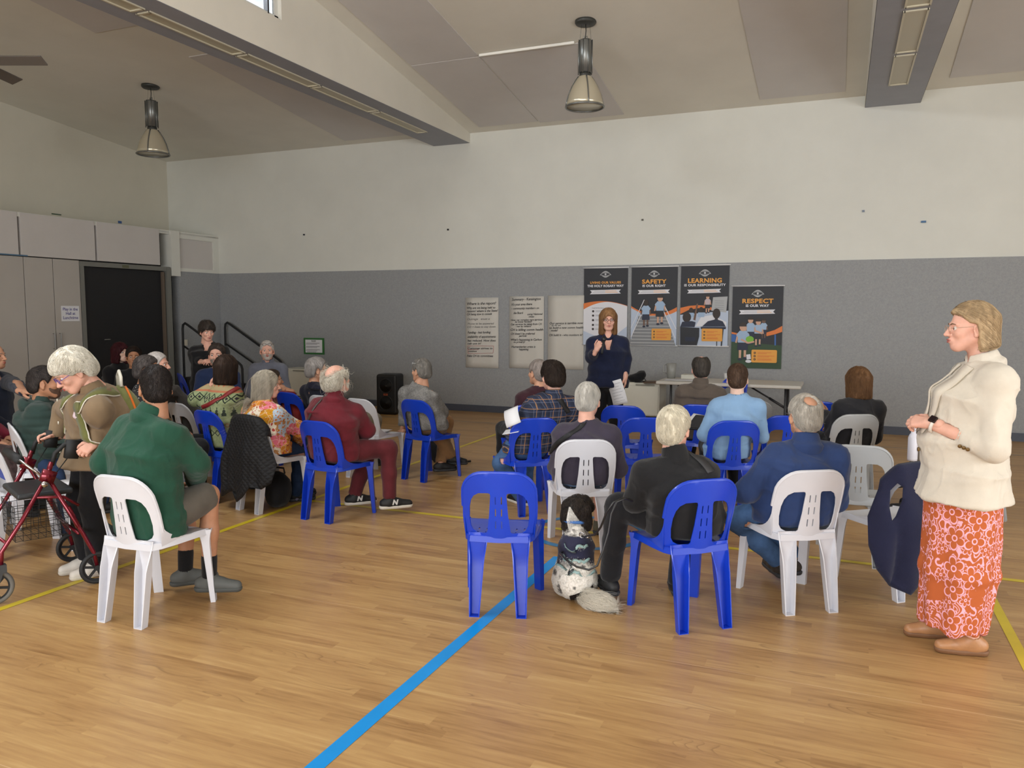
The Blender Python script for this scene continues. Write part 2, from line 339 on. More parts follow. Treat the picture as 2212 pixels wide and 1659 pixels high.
for i, (y0, y1) in enumerate(((6.9, 7.98), (7.985, 8.445), (8.45, 8.9))):
    root = empty('cupboard', (XL, (y0+y1)/2, 0), 0, ['tall beige laminate cupboard door at the far left edge of the wall', 'tall narrow beige laminate cupboard between two others, left of the notice sheet', 'tall beige laminate cupboard carrying the white notice sheet beside the dark door'][i], 'cupboard', 'beige cupboards in the left wall')
    g = G(); g.box((XL-.09, (y0+y1)/2, 1.235), (.18, y1-y0-.008, 2.45)); lpos(g.build('cupboard_door', M_cup, bevel=.003), root)
    y = {0: 7.12, 1: 8.395, 2: 8.50}[i]
    g = G(); g.tube([(XL, y, 1.10), (XL+.035, y, 1.10), (XL+.035, y, 1.33), (XL, y, 1.33)], .007); lpos(g.build('handle', M_alu), root)
# ------------------------------------------------------------------ text helper
def text_mesh(txt, size, bold=0.0, shear=0.0, align='CENTER', spacing=1.0, line=1.0):
    cu = bpy.data.curves.new('t', 'FONT'); cu.body = txt; cu.size = size; cu.offset = bold; cu.shear = shear; cu.align_x = align; cu.align_y = 'CENTER'; cu.space_character = spacing; cu.space_line = line; cu.resolution_u = 3
    o = bpy.data.objects.new('t', cu); COL.objects.link(o); bpy.context.view_layer.update()
    me = bpy.data.meshes.new_from_object(o.evaluated_get(bpy.context.evaluated_depsgraph_get())); bpy.data.objects.remove(o); bpy.data.curves.remove(cu); return me
def text_into(gg, txt, size, x, z, mi=0, y=0.0, **k):
    """letters standing on the x-z plane (reading from -Y), added to a G"""
    w = k.pop('fit', None); rz = k.pop('tilt', 0.0); me = text_mesh(txt, size, **k); co = [v.co.copy() for v in me.vertices]
    if w and co:
        ext = max(c.x for c in co)-min(c.x for c in co); s = w/ext if ext > 0 else 1
        for c in co: c.x *= s
    cs, sn = math.cos(rz), math.sin(rz)
    gg.add([(x+c.x*cs-c.y*sn, y, z+c.x*sn+c.y*cs) for c in co], [tuple(p.vertices) for p in me.polygons], mi); bpy.data.meshes.remove(me); return gg
# notice on the cupboard (faces +X)
M_paper = mat('white_paper', (232, 232, 236), .8); M_ink = mat('marker_black', (40, 40, 44), .6); M_violet = mat('ink_violet', (92, 88, 150), .6)
p0, p1 = atX(130, 661, XL), atX(173, 693, XL)
nt_ = empty('notice_sheet', (XL+.001, (p0.y+p1.y)/2, (p0.z+p1.z)/2), PI/2, 'white notice sheet in violet lettering taped to the beige cupboard', 'notice')
w, h = .31, .235
g = G(); g.box((0, -.002, 0), (w, .003, h)); o = g.build('paper', M_paper, nt_)
g = G()
for i, t in enumerate(('Play in the', 'Hall at', 'Lunchtime')): text_into(g, t, .062, 0, .065-.066*i, y=-.0045, bold=.0012)
g.build('lettering', M_violet, nt_)
# switch plates
for i, (y, z, lab) in enumerate(((10.99, 1.10, 'cream switch plate on the grey carpeted strip right of the dark door'),)):
    o = empty('switch_plate', (XL+.0, y, z), PI/2, lab, 'switch')
    g = G(); g.box((0, -.006, 0), (.13, .012, .11)); g.build('plate', mat('cream_plastic', (214, 208, 190), .4), o, bevel=.003)
    g = G(); g.box((0, -.014, 0), (.03, .008, .04)); g.build('rocker', mat('cream_plastic', (214, 208, 190), .4), o)
# light troffers let into the beam soffits
M_lens = mat('fitting_lens', (186, 180, 158), .35); M_lensf = mat('fitting_rim', (206, 200, 178), .4)
def troffer(xc, y0, y1, lab, grp, w=.16):
    o = empty('beam_light', (xc, (y0+y1)/2, ZB-.0), 0, lab, 'light fitting', grp); L_ = y1-y0
    g = G()
    for sx in (-1, 1): g.box((sx*w/2, 0, -.007), (.018, L_, .016))
    for sy in (-1, 1): g.box((0, sy*(L_/2-.012), -.007), (w, .024, .016))
    g.build('rim', M_lensf, o); g = G(); g.box((0, 0, -.001), (w-.02, L_-.03, .004)); g.build('lens', M_lens, o)
for k, (u0, v0, u1, v1) in enumerate(((905, 286, 808, 242), (802, 240, 682, 187), (676, 185, 521, 118), (515, 115, 300, 27), (293, 22, 120, -60))):
    a, b_ = atZ(u0, v0, ZB), atZ(u1, v1, ZB)
    troffer(-6.06, min(a.y, b_.y), max(a.y, b_.y), ['light fitting nearest the far wall in the long left beam', 'second light fitting from the far wall in the left beam', 'third light fitting from the far wall in the left beam', 'fourth light fitting from the far wall in the left beam', 'light fitting in the left beam at the top edge of the picture'][k], 'recessed strip lights in the left beam')
for k, (u0, v0, u1, v1) in enumerate(((1937, 182, 1949, 118), (1951, 112, 1976, 20), (1978, 12, 1990, -60))):
    a, b_ = atZ(u0, v0, ZB), atZ(u1, v1, ZB)
    troffer(.53, min(a.y, b_.y), max(a.y, b_.y), ['strip light at the wall end of the right beam', 'middle strip light of the right beam', 'strip light cut by the top edge in the right beam'][k], 'recessed strip lights in the right beam', .2)
# ------------------------------------------------------------------ court lines (thin tape)
def tape(name, pts, m_, lab):
    g = G(); g.add([(x, y, .0015) for x, y in pts], [tuple(range(len(pts)))]); return tag(g.build(name, m_), lab, 'floor line', kind='structure')
M_yel = mat('yellow_line', (214, 190, 36), .35, var=.06, scale=4); M_blu = mat('blue_line', (8, 146, 226), .35, var=.05, scale=4); M_gl = mat('grey_line', (140, 136, 128), .4)
w = .035
tape('court_line', [(-1.727-w, YB+.2), (-1.727+w, YB+.2), (-1.727+w, 4.98), (-1.727-w, 4.98)], M_blu, 'long bright blue line running to the circle')
w = .026
tape('court_line', [(-4.307-w, YB+.2), (-4.307+w, YB+.2), (-4.307+w, 10.95), (-4.307-w, 10.95)], M_yel, 'long yellow line on the left')
tape('court_line', [(.874-w, YB+.2), (.874+w, YB+.2), (.874+w, 10.95), (.874-w, 10.95)], M_yel, 'yellow line at the right edge')
tape('court_line', [(-4.28, 5.645-w), (XR-.1, 5.645-w), (XR-.1, 5.645+w), (-4.28, 5.645+w)], M_yel, 'yellow cross line')
tape('court_line', [(-9.5, 10.72), (XR-.1, 10.72), (XR-.1, 10.755), (-9.5, 10.755)], M_gl, 'faint grey line near the far wall')
g = G(); n = 48; cx, cy, ra, rb = -1.727, 5.645, .46, .40
g.add([(cx+r*math.cos(2*PI*i/n), cy+r*math.sin(2*PI*i/n), .002) for i in range(n) for r in (ra, rb)], [(2*i, (2*i+2) % (2*n), (2*i+3) % (2*n), 2*i+1) for i in range(n)])
S(g.build('court_line', mat('blue_circle', (58, 128, 176), .4)))
# ------------------------------------------------------------------ plastic stacking chair
M_cb = mat('blue_chair_plastic', (20, 62, 190), .32, var=.05, scale=6, coat=.15)
M_cw = mat('white_chair_plastic', (214, 215, 222), .38, var=.03, scale=6)
M_cg = mat('grey_chair_plastic', (176, 178, 180), .42, var=.03, scale=6)
def back3(x, z):
    t = max(0.0, (z-.42)/.38)
    return Vector((x, -.185-.055*t+x*x*(2.0-1.4*t), z))
def chair_meshes(mt, sfx):
    out = {}
    # backrest: hoop with two windows and a slotted splat
    outer = [(-.190, .405), (-.12, .40), (.12, .40), (.190, .405), (.199, .50), (.204, .60), (.203, .66)]+arc(.083, .68, .12, 0, PI/2, 7)[1:]+arc(-.083, .68, .12, PI/2, PI, 7)[:-1]+[(-.203, .66), (-.204, .60), (-.199, .50)]
    holes = []
    for s in (1, -1):
        h_ = [(.064, .462), (.052, .56), (.044, .672), (.047, .684), (.058, .687)]+[(.11, .684), (.138, .668), (.155, .64), (.164, .60), (.166, .54), (.160, .488), (.148, .465), (.125, .452), (.09, .452), (.073, .454)]
        holes.append([(s*x, z) for x, z in (h_ if s > 0 else h_[::-1])])
        for zc in (.645, .575, .505): holes.append(rrect(s*.0165-.0032, zc-.022, s*.0165+.0032, zc+.022, .003, 2))
    P, F = cdt_sheet(outer, holes, .021)
    g = G(); g.add([back3(x, z) for x, z in P], F)
    # fillets sweeping from the hoop into the seat sides
    for s in (1, -1):
        A, B, C_ = Vector((s*.2030, -.1525, .585)), Vector((s*.2055, -.138, .452)), Vector((s*.211, .075, .440)); K = 8
        V = [Vector((s*.190, -.130, .42))]+[A*(1-t)**2+B*2*t*(1-t)+C_*t*t for t in [i/K for i in range(K+1)]]; g.add(V, [((0, i+1, i+2) if s < 0 else (0, i+2, i+1)) for i in range(K)])
    # rolled rim round the hoop
    rim = [back3(x, z)+Vector((0, .004, 0)) for x, z in outer[4:-1]]
    g.tube(rim, .0068, 6)
    out['backrest'] = g
    # seat with slots and apron
    so = [(-.160, -.178), (0, -.185), (.160, -.178), (.186, -.13), (.203, -.03), (.212, .10), (.212, .18)]+arc(.162, .185, .05, 0, PI/2, 4)[1:]+arc(-.162, .185, .05, PI/2, PI, 4)[:-1]+[(-.212, .18), (-.212, .10), (-.203, -.03), (-.186, -.13)]
    hs = [rrect(x-.004, y-.02, x+.004, y+.02, .004, 2) for x in (-.13, -.085, .085, .13) for y in (-.10, -.02)]
    def seat3(x, y): return Vector((x, y, .438-.012*(1-(x/.2)**2)*max(0, 1-((y-.0)/.25)**2)-.020*max(0, (y-.15)/.085)**2))
    P, F = cdt_sheet(so, hs, .035); g = G(); g.add([seat3(x, y) for x, y in P], F)
    n = len(so); ring = [seat3(x, y) for x, y in so]; low = [Vector((p.x*1.02, p.y*1.02, p.z-.032)) for p in ring]
    g.add(ring+low, [(i, (i+1) % n, n+(i+1) % n, n+i) for i in range(n)]); out['seat'] = g
    # legs: open channels
    def chan(top, bot, wt, wb, dt, db, yaw, flare=None):
        g = G(); rows = []; N = 15; fl = 0
        for i in range(N):
            t = i/(N-1); c = Vector(top).lerp(Vector(bot), t); w_ = (wt+(wb-wt)*t**.6) if flare else np.interp(t, [0, .1, .3, 1], [.107, .103, .080, .052]); d_ = dt+(db-dt)*(min(1, t*3) if flare else min(1, max(0, t-.04)*3.2))
            if flare: w_ += flare*max(0, 1-t*4.5)**2
            R = Matrix.Rotation(yaw, 3, 'Z')
            rows.append([c+R @ Vector(q) for q in ((-w_/2, -d_*.5, 0), (-w_/2+.006, d_*.5, 0), (w_/2-.006, d_*.5, 0), (w_/2, -d_*.5, 0))])
        V = [p for r in rows for p in r]
        F = [(i*4+j, i*4+j+1, (i+1)*4+j+1, (i+1)*4+j) for i in range(N-1) for j in range(3)]+[((N-1)*4, (N-1)*4+1, (N-1)*4+2, (N-1)*4+3)]
        return g.add(V, F)
    out['leg'] = [chan((-.117, -.169, .453), (-.130, -.232, .002), .107, .052, .002, .046, 0, .0), chan((.117, -.169, .453), (.130, -.232, .002), .107, .052, .002, .046, 0, .0),
                  chan((-.196, .178, .435), (-.205, .222, .002), .055, .034, .04, .05, PI*.78, .03), chan((.196, .178, .435), (.205, .222, .002), .055, .034, .04, .05, -PI*.78, .03)]
    res = []
    for nm, q in (('seat', [out['seat']]), ('backrest', [out['backrest']]), ('leg', out['leg'])):
        for gg in q: res.append((nm, mesh_np(nm+sfx, gg.v, gg.f, mt, True)))
    return res
CHM = {'b': chair_meshes(M_cb, '_blue'), 'w': chair_meshes(M_cw, '_white'), 'g': chair_meshes(M_cg, '_grey')}
CHAIRS = {}
def chair(key, kind, x, y, deg, label):
    r = empty('stacking_chair', (x, y, 0), math.radians(deg), label, 'chair', {'b': 'blue plastic stacking chairs', 'w': 'white plastic stacking chairs', 'g': 'grey plastic stacking chairs'}[kind])
    for nm, me in CHM[kind]:
        o = bpy.data.objects.new(nm, me); link(o, r); md = o.modifiers.new('s', 'SOLIDIFY'); md.thickness = .006; md.offset = 0
        md = o.modifiers.new('e', 'EDGE_SPLIT'); md.split_angle = .7
    CHAIRS[key] = (x, y, math.radians(deg)); return r
def topc(u, v, deg):      # chair centre from where its back's top edge shows
    a = math.radians(deg); p = atZ(u, v, .8); return p.x-.23*math.sin(a), p.y+.23*math.cos(a)
chair('C1', 'b', -1.755, 4.072, 17.5, 'empty blue plastic chair standing left of the seated dog')
chair('C2', 'b', -.76, 4.28, 40, 'blue plastic chair under the white-haired person in black beside the dog')
chair('C3', 'w', -.225, 4.77, 32, 'white plastic chair under the man in the navy blue jacket')
chair('C26', 'w', -3.50, 3.20, 1.5, 'white plastic chair under the man in the dark green fleece')
chair('C4', 'w', .32, 5.225, 39, 'white plastic chair with the navy coat hung on its back')
chair('C5', 'g', .13, 5.79, 3, 'empty light grey chair behind the man in the navy jacket')
chair('C6', 'g', *topc(1855, 897, 28), 28, 'grey plastic chair under the brown-haired person in the dark jacket')
chair('C20', 'b', -3.78, 5.33, -8, 'blue plastic chair under the balding man in maroon')
chair('C17', 'b', -3.80, 6.96, -14, 'blue plastic chair under the woman in the grey jumper')
chair('C14', 'w', -1.66, 5.29, 24, 'white plastic chair under the white-haired person in the mauve sweater')
chair('C15', 'b', -2.42, 6.13, 42, 'blue plastic chair under the man in the plaid shirt')
chair('C21', 'w', -4.46, 5.35, -14, 'white plastic chair with the black quilted coat over its back')
chair('C18', 'w', *topc(772, 863, -12), -12, 'empty white plastic chair with papers on its seat behind the maroon man')
chair('C8', 'b', *topc(1590, 911, 24), 24, 'blue plastic chair under the person in the light blue jumper')
chair('C9', 'b', *topc(1345, 878, 6), 6, 'empty blue plastic chair in front of the standing speaker')
chair('C10', 'b', *topc(1396, 904, 18), 18, 'empty blue plastic chair left of the white-haired person in black')
chair('C11', 'b', *topc(1512, 876, 4), 4, 'blue plastic chair under the balding man in the brown jacket')
chair('C12', 'b', *topc(1768, 869, -8), -8, 'blue plastic chair half hidden behind the pointing hand on the right')
chair('C13', 'b', *topc(1705, 900, 14), 14, 'blue plastic chair mostly hidden behind the head of the man in navy')
chair('C7', 'g', *topc(1626, 868, 18), 18, 'grey plastic chair beyond the right shoulder of the light blue jumper')
chair('C16', 'b', -2.75, 7.0, 30, 'blue plastic chair under the person in the patterned cap')
chair('C19', 'w', *topc(692, 856, -10), -10, 'white plastic chair under the grey-haired person in dark navy')
chair('C22', 'b', *topc(618, 849, -14), -14, 'blue plastic chair between the floral shirt and the white board')
chair('C23', 'b', *topc(440, 889, -14), -14, 'blue plastic chair under the person in the patterned knit sweater')
chair('C24', 'w', *topc(380, 872, -16), -16, 'white plastic chair between the green fleece and the patterned sweater')
chair('C25', 'b', *topc(386, 808, -35), -35, 'blue plastic chair near the grey wall at the far left')
chair('C27', 'w', -5.18, 3.68, -22, 'white plastic chair cut off by the left edge')
chair('C28', 'w', -5.75, 4.25, -30, 'white plastic chair under the man in the dark green hooded jacket')
chair('C30', 'b', -1.36, 10.45, 150, 'blue plastic chair standing at the folding table')
# ------------------------------------------------------------------ organic surfaces: smooth unions meshed by surface nets
def vnoise(P, seed=0):
    P = np.asarray(P, float)+seed*17.31; I = np.floor(P).astype(np.int64); f = P-I; f = f*f*(3-2*f); out = 0
    for dx in (0, 1):
        for dy in (0, 1):
            for dz in (0, 1):
                h = (I[:, 0]+dx)*374761393+(I[:, 1]+dy)*668265263+(I[:, 2]+dz)*2147483647; h = (h ^ (h >> 13))*1274126177; h = (h ^ (h >> 16)) & 0xffff
                w = (f[:, 0] if dx else 1-f[:, 0])*(f[:, 1] if dy else 1-f[:, 1])*(f[:, 2] if dz else 1-f[:, 2]); out = out+w*h/65535.0
    return out*2-1
BIG = .25
class Field:
    def __init__(s, lo, hi, vox):
        s.lo = np.array(lo, float); s.vox = vox; s.n = np.maximum(np.ceil((np.array(hi, float)-s.lo)/vox).astype(int)+1, 4)
        s.D = np.full(s.n, BIG, np.float32); s.ax = [s.lo[i]+vox*np.arange(s.n[i]) for i in range(3)]
    def _sl(s, lo, hi):
        a = np.clip(np.floor((np.array(lo)-s.lo)/s.vox).astype(int), 0, s.n-1); b = np.clip(np.ceil((np.array(hi)-s.lo)/s.vox).astype(int)+1, 1, s.n)
        if (b <= a).any(): return None, None
        sl = tuple(slice(a[i], b[i]) for i in range(3))
        return sl, (s.ax[0][sl[0]][:, None, None], s.ax[1][sl[1]][None, :, None], s.ax[2][sl[2]][None, None, :])
    def put(s, sl, d, k, sub=False):
        a = s.D[sl]
        if sub:
            d = -d; h = np.maximum(k-np.abs(a-d), 0)/max(k, 1e-6); s.D[sl] = np.maximum(a, d)+h*h*k*.25
        else:
            h = np.maximum(k-np.abs(a-d), 0)/max(k, 1e-6); s.D[sl] = np.minimum(a, d)-h*h*k*.25
    def cone(s, a, b, ra, rb, k=.02, sub=False):
        a = np.array(a, float); b = np.array(b, float); m = max(ra, rb)+k+2*s.vox; sl, P = s._sl(np.minimum(a, b)-m, np.maximum(a, b)+m)
        if sl is None: return s
        ab = b-a; L2 = max((ab*ab).sum(), 1e-9); q = [P[i]-a[i] for i in range(3)]
        t = np.clip((q[0]*ab[0]+q[1]*ab[1]+q[2]*ab[2])/L2, 0, 1); d = np.sqrt(sum((q[i]-t*ab[i])**2 for i in range(3)))-(ra+t*(rb-ra)); s.put(sl, d, k, sub); return s
    def chain(s, pts, rs, k=.02, sub=False):
        for i in range(len(pts)-1): s.cone(pts[i], pts[i+1], rs[i], rs[i+1], k, sub)
        return s
    def ell(s, c, r, R=None, k=.02, sub=False):
        c = np.array(c, float); r = np.array(r, float); m = r.max()+k+2*s.vox; sl, P = s._sl(c-m, c+m)
        if sl is None: return s
        q = [P[i]-c[i] for i in range(3)]
        if R is not None:
            R = np.array(R, float); q = [sum(R[j][i]*q[j] for j in range(3)) for i in range(3)]   # R columns = ellipsoid axes
        k0 = np.sqrt(sum((q[i]/r[i])**2 for i in range(3))); k1 = np.sqrt(sum((q[i]/r[i]**2)**2 for i in range(3)))+1e-9
        s.put(sl, k0*(k0-1)/k1, k, sub); return s
    def loft(s, a, b, ra, rb, right, k=.03, cap=.03, sub=False):
        a = np.array(a, float); b = np.array(b, float); m = max(*ra, *rb)+k+2*s.vox; sl, P = s._sl(np.minimum(a, b)-m, np.maximum(a, b)+m)
        if sl is None: return s
        ab = b-a; L = np.linalg.norm(ab); ax = ab/L; rt = np.array(right, float); rt = rt-ax*(rt@ax); rt /= np.linalg.norm(rt); fw = np.cross(ax, rt)
        q = [P[i]-a[i] for i in range(3)]; h = q[0]*ax[0]+q[1]*ax[1]+q[2]*ax[2]; hc = np.clip(h, 0, L); t = hc/L
        x = q[0]*rt[0]+q[1]*rt[1]+q[2]*rt[2]; y = q[0]*fw[0]+q[1]*fw[1]+q[2]*fw[2]; z = h-hc
        A = ra[0]+t*(rb[0]-ra[0]); B = ra[1]+t*(rb[1]-ra[1])
        k0 = np.sqrt((x/A)**2+(y/B)**2+(z/cap)**2); k1 = np.sqrt((x/A**2)**2+(y/B**2)**2+(z/cap**2)**2)+1e-9
        s.put(sl, k0*(k0-1)/k1, k, sub); return s
    def plane(s, p, n, k=.006):
        """keep the side away from n"""
        n = np.array(n, float); n /= np.linalg.norm(n); d = sum(((s.ax[i]-p[i])*n[i]).reshape([-1 if j == i else 1 for j in range(3)]) for i in range(3))
        h = np.maximum(k-np.abs(s.D-d), 0)/k; s.D = (np.maximum(s.D, d)+h*h*k*.25).astype(np.float32); return s
    def mask(s, fn, k=.008):
        """keep where fn<0 (fn of X,Y,Z arrays, distance-like)"""
        d = fn(s.ax[0][:, None, None], s.ax[1][None, :, None], s.ax[2][None, None, :]); d = np.broadcast_to(d, s.D.shape)
        h = np.maximum(k-np.abs(s.D-d), 0)/k; s.D = (np.maximum(s.D, d)+h*h*k*.25).astype(np.float32); return s
    def sample(s, V):
        g = (V-s.lo)/s.vox; g = np.clip(g, 0, s.n-1.001); I = g.astype(int); f = g-I; o = 0
        for dx in (0, 1):
            for dy in (0, 1):
                for dz in (0, 1):
                    w = (f[:, 0] if dx else 1-f[:, 0])*(f[:, 1] if dy else 1-f[:, 1])*(f[:, 2] if dz else 1-f[:, 2]); o = o+w*s.D[I[:, 0]+dx, I[:, 1]+dy, I[:, 2]+dz]
        return o
    def grad(s, V):
        e = s.vox*.7; out = np.zeros_like(V)
        for i in range(3):
            d = np.zeros(3); d[i] = e; out[:, i] = s.sample(V+d)-s.sample(V-d)
        return out/(np.linalg.norm(out, axis=1, keepdims=True)+1e-9)
    def mesh(s, smooth=1):
        D = s.D; D[[0, -1]] = BIG; D[:, [0, -1]] = BIG; D[:, :, [0, -1]] = BIG
        S_ = D < 0; n = np.array(D.shape); c = np.zeros(n-1, np.int8)
        for dx in (0, 1):
            for dy in (0, 1):
                for dz in (0, 1): c += S_[dx:n[0]-1+dx, dy:n[1]-1+dy, dz:n[2]-1+dz]
        act = (c > 0) & (c < 8); I = np.argwhere(act); N = len(I)
        if N == 0: return np.zeros((0, 3)), np.zeros((0, 4), int)
        idx = np.full(n-1, -1, np.int64); idx[act] = np.arange(N)
        co = [(x, y, z) for x in (0, 1) for y in (0, 1) for z in (0, 1)]; dv = [D[I[:, 0]+x, I[:, 1]+y, I[:, 2]+z] for x, y, z in co]
        acc = np.zeros((N, 3)); cnt = np.zeros(N)
        for i in range(8):
            for j in range(i+1, 8):
                df = np.array(co[j])-np.array(co[i])
                if np.abs(df).sum() != 1: continue
                m_ = (dv[i] < 0) != (dv[j] < 0); t = np.where(m_, dv[i]/(dv[i]-dv[j]+1e-12), 0)
                acc += m_[:, None]*(np.array(co[i])+t[:, None]*df); cnt += m_
        V = s.lo+(I+acc/cnt[:, None])*s.vox; Q = []
        for a in range(3):
            b, d = (a+1) % 3, (a+2) % 3; sl0 = [slice(None)]*3; sl1 = [slice(None)]*3; sl0[a] = slice(0, n[a]-1); sl1[a] = slice(1, n[a])
            A, B = S_[tuple(sl0)], S_[tuple(sl1)]; E = np.argwhere(A != B); E = E[(E[:, b] > 0) & (E[:, d] > 0) & (E[:, b] < n[b]-1) & (E[:, d] < n[d]-1)]
            fl = A[E[:, 0], E[:, 1], E[:, 2]]; eb = np.zeros(3, int); eb[b] = 1; ed = np.zeros(3, int); ed[d] = 1
            g = lambda o: idx[tuple((E-o).T)]
            q = np.stack([g(eb+ed), g(ed), g(0*eb), g(eb)], 1); q[~fl] = q[~fl][:, ::-1]; Q.append(q)
        Q = np.concatenate(Q); Q = Q[(Q >= 0).all(1)]
        for _ in range(smooth):
            a = np.zeros_like(V); w = np.zeros(len(V))
            for i in range(4):
                np.add.at(a, Q[:, i], V[Q[:, (i+1) % 4]]); np.add.at(w, Q[:, i], 1)
            V = V*.5+.5*a/np.maximum(w, 1)[:, None]
        return V, Q
def vnormals(V, Q):
    n = np.cross(V[Q[:, 2]]-V[Q[:, 0]], V[Q[:, 3]]-V[Q[:, 1]]); out = np.zeros_like(V)
    for i in range(4): np.add.at(out, Q[:, i], n)
    return out/(np.linalg.norm(out, axis=1, keepdims=True)+1e-12)
def folds(V, Q, amp, freq, seed=0, aniso=(1, 1, .45)):
    N = vnormals(V, Q); A = np.array(aniso)
    w = vnoise(V*freq*A, seed); w2 = vnoise(V*freq*2.3*A+w[:, None]*.8, seed+3)
    r = 1-np.abs(w)*2.4; w3 = vnoise(V*freq*1.7*np.array((1, 1, .8))+np.stack([w, w2, w], 1)*1.2, seed+7); r2 = np.clip(1-np.abs(w3)*4.5, 0, 1)
    return V+N*(amp*(np.clip(r, -1, 1)*.62+.42*w2+.30*r2-.1))[:, None]
def sdf_obj(name, VQ, m_, parent):
    V, Q = VQ; o = bpy.data.objects.new(name, mesh_np(name, V, Q, m_, True)); return link(o, parent)
def join(parts):
    V = []; Q = []; n = 0
    for v, q in parts: V.append(v); Q.append(q+n); n += len(v)
    return np.concatenate(V), np.concatenate(Q)
# ------------------------------------------------------------------ heads
def Rot(yaw=0, pitch=0, tilt=0):
    return np.array(Matrix.Rotation(math.radians(yaw), 3, 'Z') @ Matrix.Rotation(math.radians(pitch), 3, 'X') @ Matrix.Rotation(math.radians(tilt), 3, 'Y'))
def xf(V, R, H, sc=1.0): return (V*sc) @ R.T+np.array(H)
def head_field(sex='m', old=0, vox=.005):
    F = Field((-.11, -.14, -.17), (.11, .15, .15), vox)
    F.ell((0, -.014, .036), (.073, .094, .083), k=.01)
    j = 1.0 if sex == 'm' else .93
    F.ell((0, .026, -.030), (.060*j, .062, .072), k=.03)
    F.ell((0, .062, -.084), (.026*j, .024, .022), k=.03)                        # chin
    for x in (-1, 1):
        F.cone((x*.052*j, -.005, -.05), (x*.02*j, .06, -.085), .016, .016, k=.03)     # jaw line
        F.ell((x*.036, .062, -.018), (.024, .022, .022), k=.02)                 # cheek
        F.cone((x*.012, .082, .026), (x*.043, .070, .026), .0095, .008, k=.014)  # brow ridge
    for x in (-1, 1): F.ell((x*.031, .094, .006), (.017, .018, .012), k=.010, sub=True)
    F.chain([(0, .080, .020), (0, .096, -.004), (0, .110, -.024)], [.0075, .0085, .0115], k=.010)
    for x in (-1, 1): F.ell((x*.0115, .098, -.027), (.008, .010, .008), k=.006)
    F.ell((0, .086, -.054), (.026, .014, .016), k=.012)
    F.ell((0, .094, -.0485), (.021, .009, .0050), k=.005); F.ell((0, .093, -.0605), (.019, .009, .0060), k=.005)
    F.ell((0, .104, -.0545), (.022, .008, .0016), k=.004, sub=True)
    for x in (-1, 1):
        Re = Rot(x*-22, 0, x*-6)
        F.ell((x*.078, -.008, -.006), (.008, .020, .032), Re, k=.008); F.ell((x*.086, -.004, -.004), (.006, .011, .020), Re, k=.006, sub=True)
        F.ell((x*.078, -.002, -.034), (.007, .010, .010), Re, k=.008)
    F.cone((0, -.028, -.05), (0, -.045, -.17), .052*j, .056*j, k=.025)
    return F
_HEADS = {}
def head_mesh(sex, old):
    k = (sex,)
    if k not in _HEADS: _HEADS[k] = head_field(sex, old).mesh(1)
    return _HEADS[k]
# hair: returns field in head coordinates
def hair_field(style, t=.014, length=.12, vox=.006, seed=0):
    lo = (-.15, -.19, -.20 if style in ('bob', 'long', 'tuck') else -.13); F = Field((-.15, -.19, -.34 if style == 'long' else lo[2]), (.15, .15, .20), vox)
    F.ell((0, -.015, .037), (.0745+t, .0955+t, .0845+t*1.1), k=.01)
    if style in ('short', 'crop', 'spot', 'fringe', 'crown', 'wavy', 'pixie', 'quiff'):
        F.ell((0, -.05, -.025), (.060+t, .062+t, .058+t*.5), k=.03)
        def hl(X, Y, Z):
            h = np.interp(Y, [-.14, -.075, -.040, -.024, -.004, .012, .024, .036, .055, .075, .10], [-.080, -.076, -.058, .010, .030, .028, -.002, .012, .055, .078, .084]) if style != 'wavy' else np.interp(Y, [-.14, -.075, -.045, -.03, .0, .03, .06, .12], [-.095, -.09, -.06, -.02, .0, .0, .035, .05])
            return h-Z+0*X
        F.mask(hl, max(.010, t*1.6))
        if style == 'quiff': F.ell((0, .05, .115), (.05, .045, .022), k=.02)
        if style == 'spot': F.ell((0, -.078, .112), (.046, .046, .046), k=.02, sub=True)
        if style == 'crown': F.ell((0, .03, .135), (.058, .105, .050), k=.014, sub=True)
        if style == 'fringe': F.ell((0, -.005, .118), (.084, .16, .098), Rot(0, 20, 0), k=.014, sub=True)
    else:
        r = (.080+t, .092+t); bz = -length
        F.loft((0, -.022, .05), (0, -.030, bz), r, (r[0]*1.04, r[1]*.92), (1, 0, 0), k=.02, cap=.03)
        if style == 'long': F.loft((0, -.045, bz), (0, -.085, bz-.13), (.085, .045), (.06, .03), (1, 0, 0), k=.03)
        # open the face
        if style == 'tuck': F.mask(lambda X, Y, Z: np.interp(Y, [-.06, -.024, -.006, .02, .05, .075, .11], [-.5, -.12, .022, .030, .062, .078, .086])-Z+0*X, .012)
        else: F.ell((0, .13, -.035), (.064, .105, .098), k=.012, sub=True); F.cone((0, .06, -.10), (0, .12, -.3), .06, .11, k=.02, sub=True)
    return F
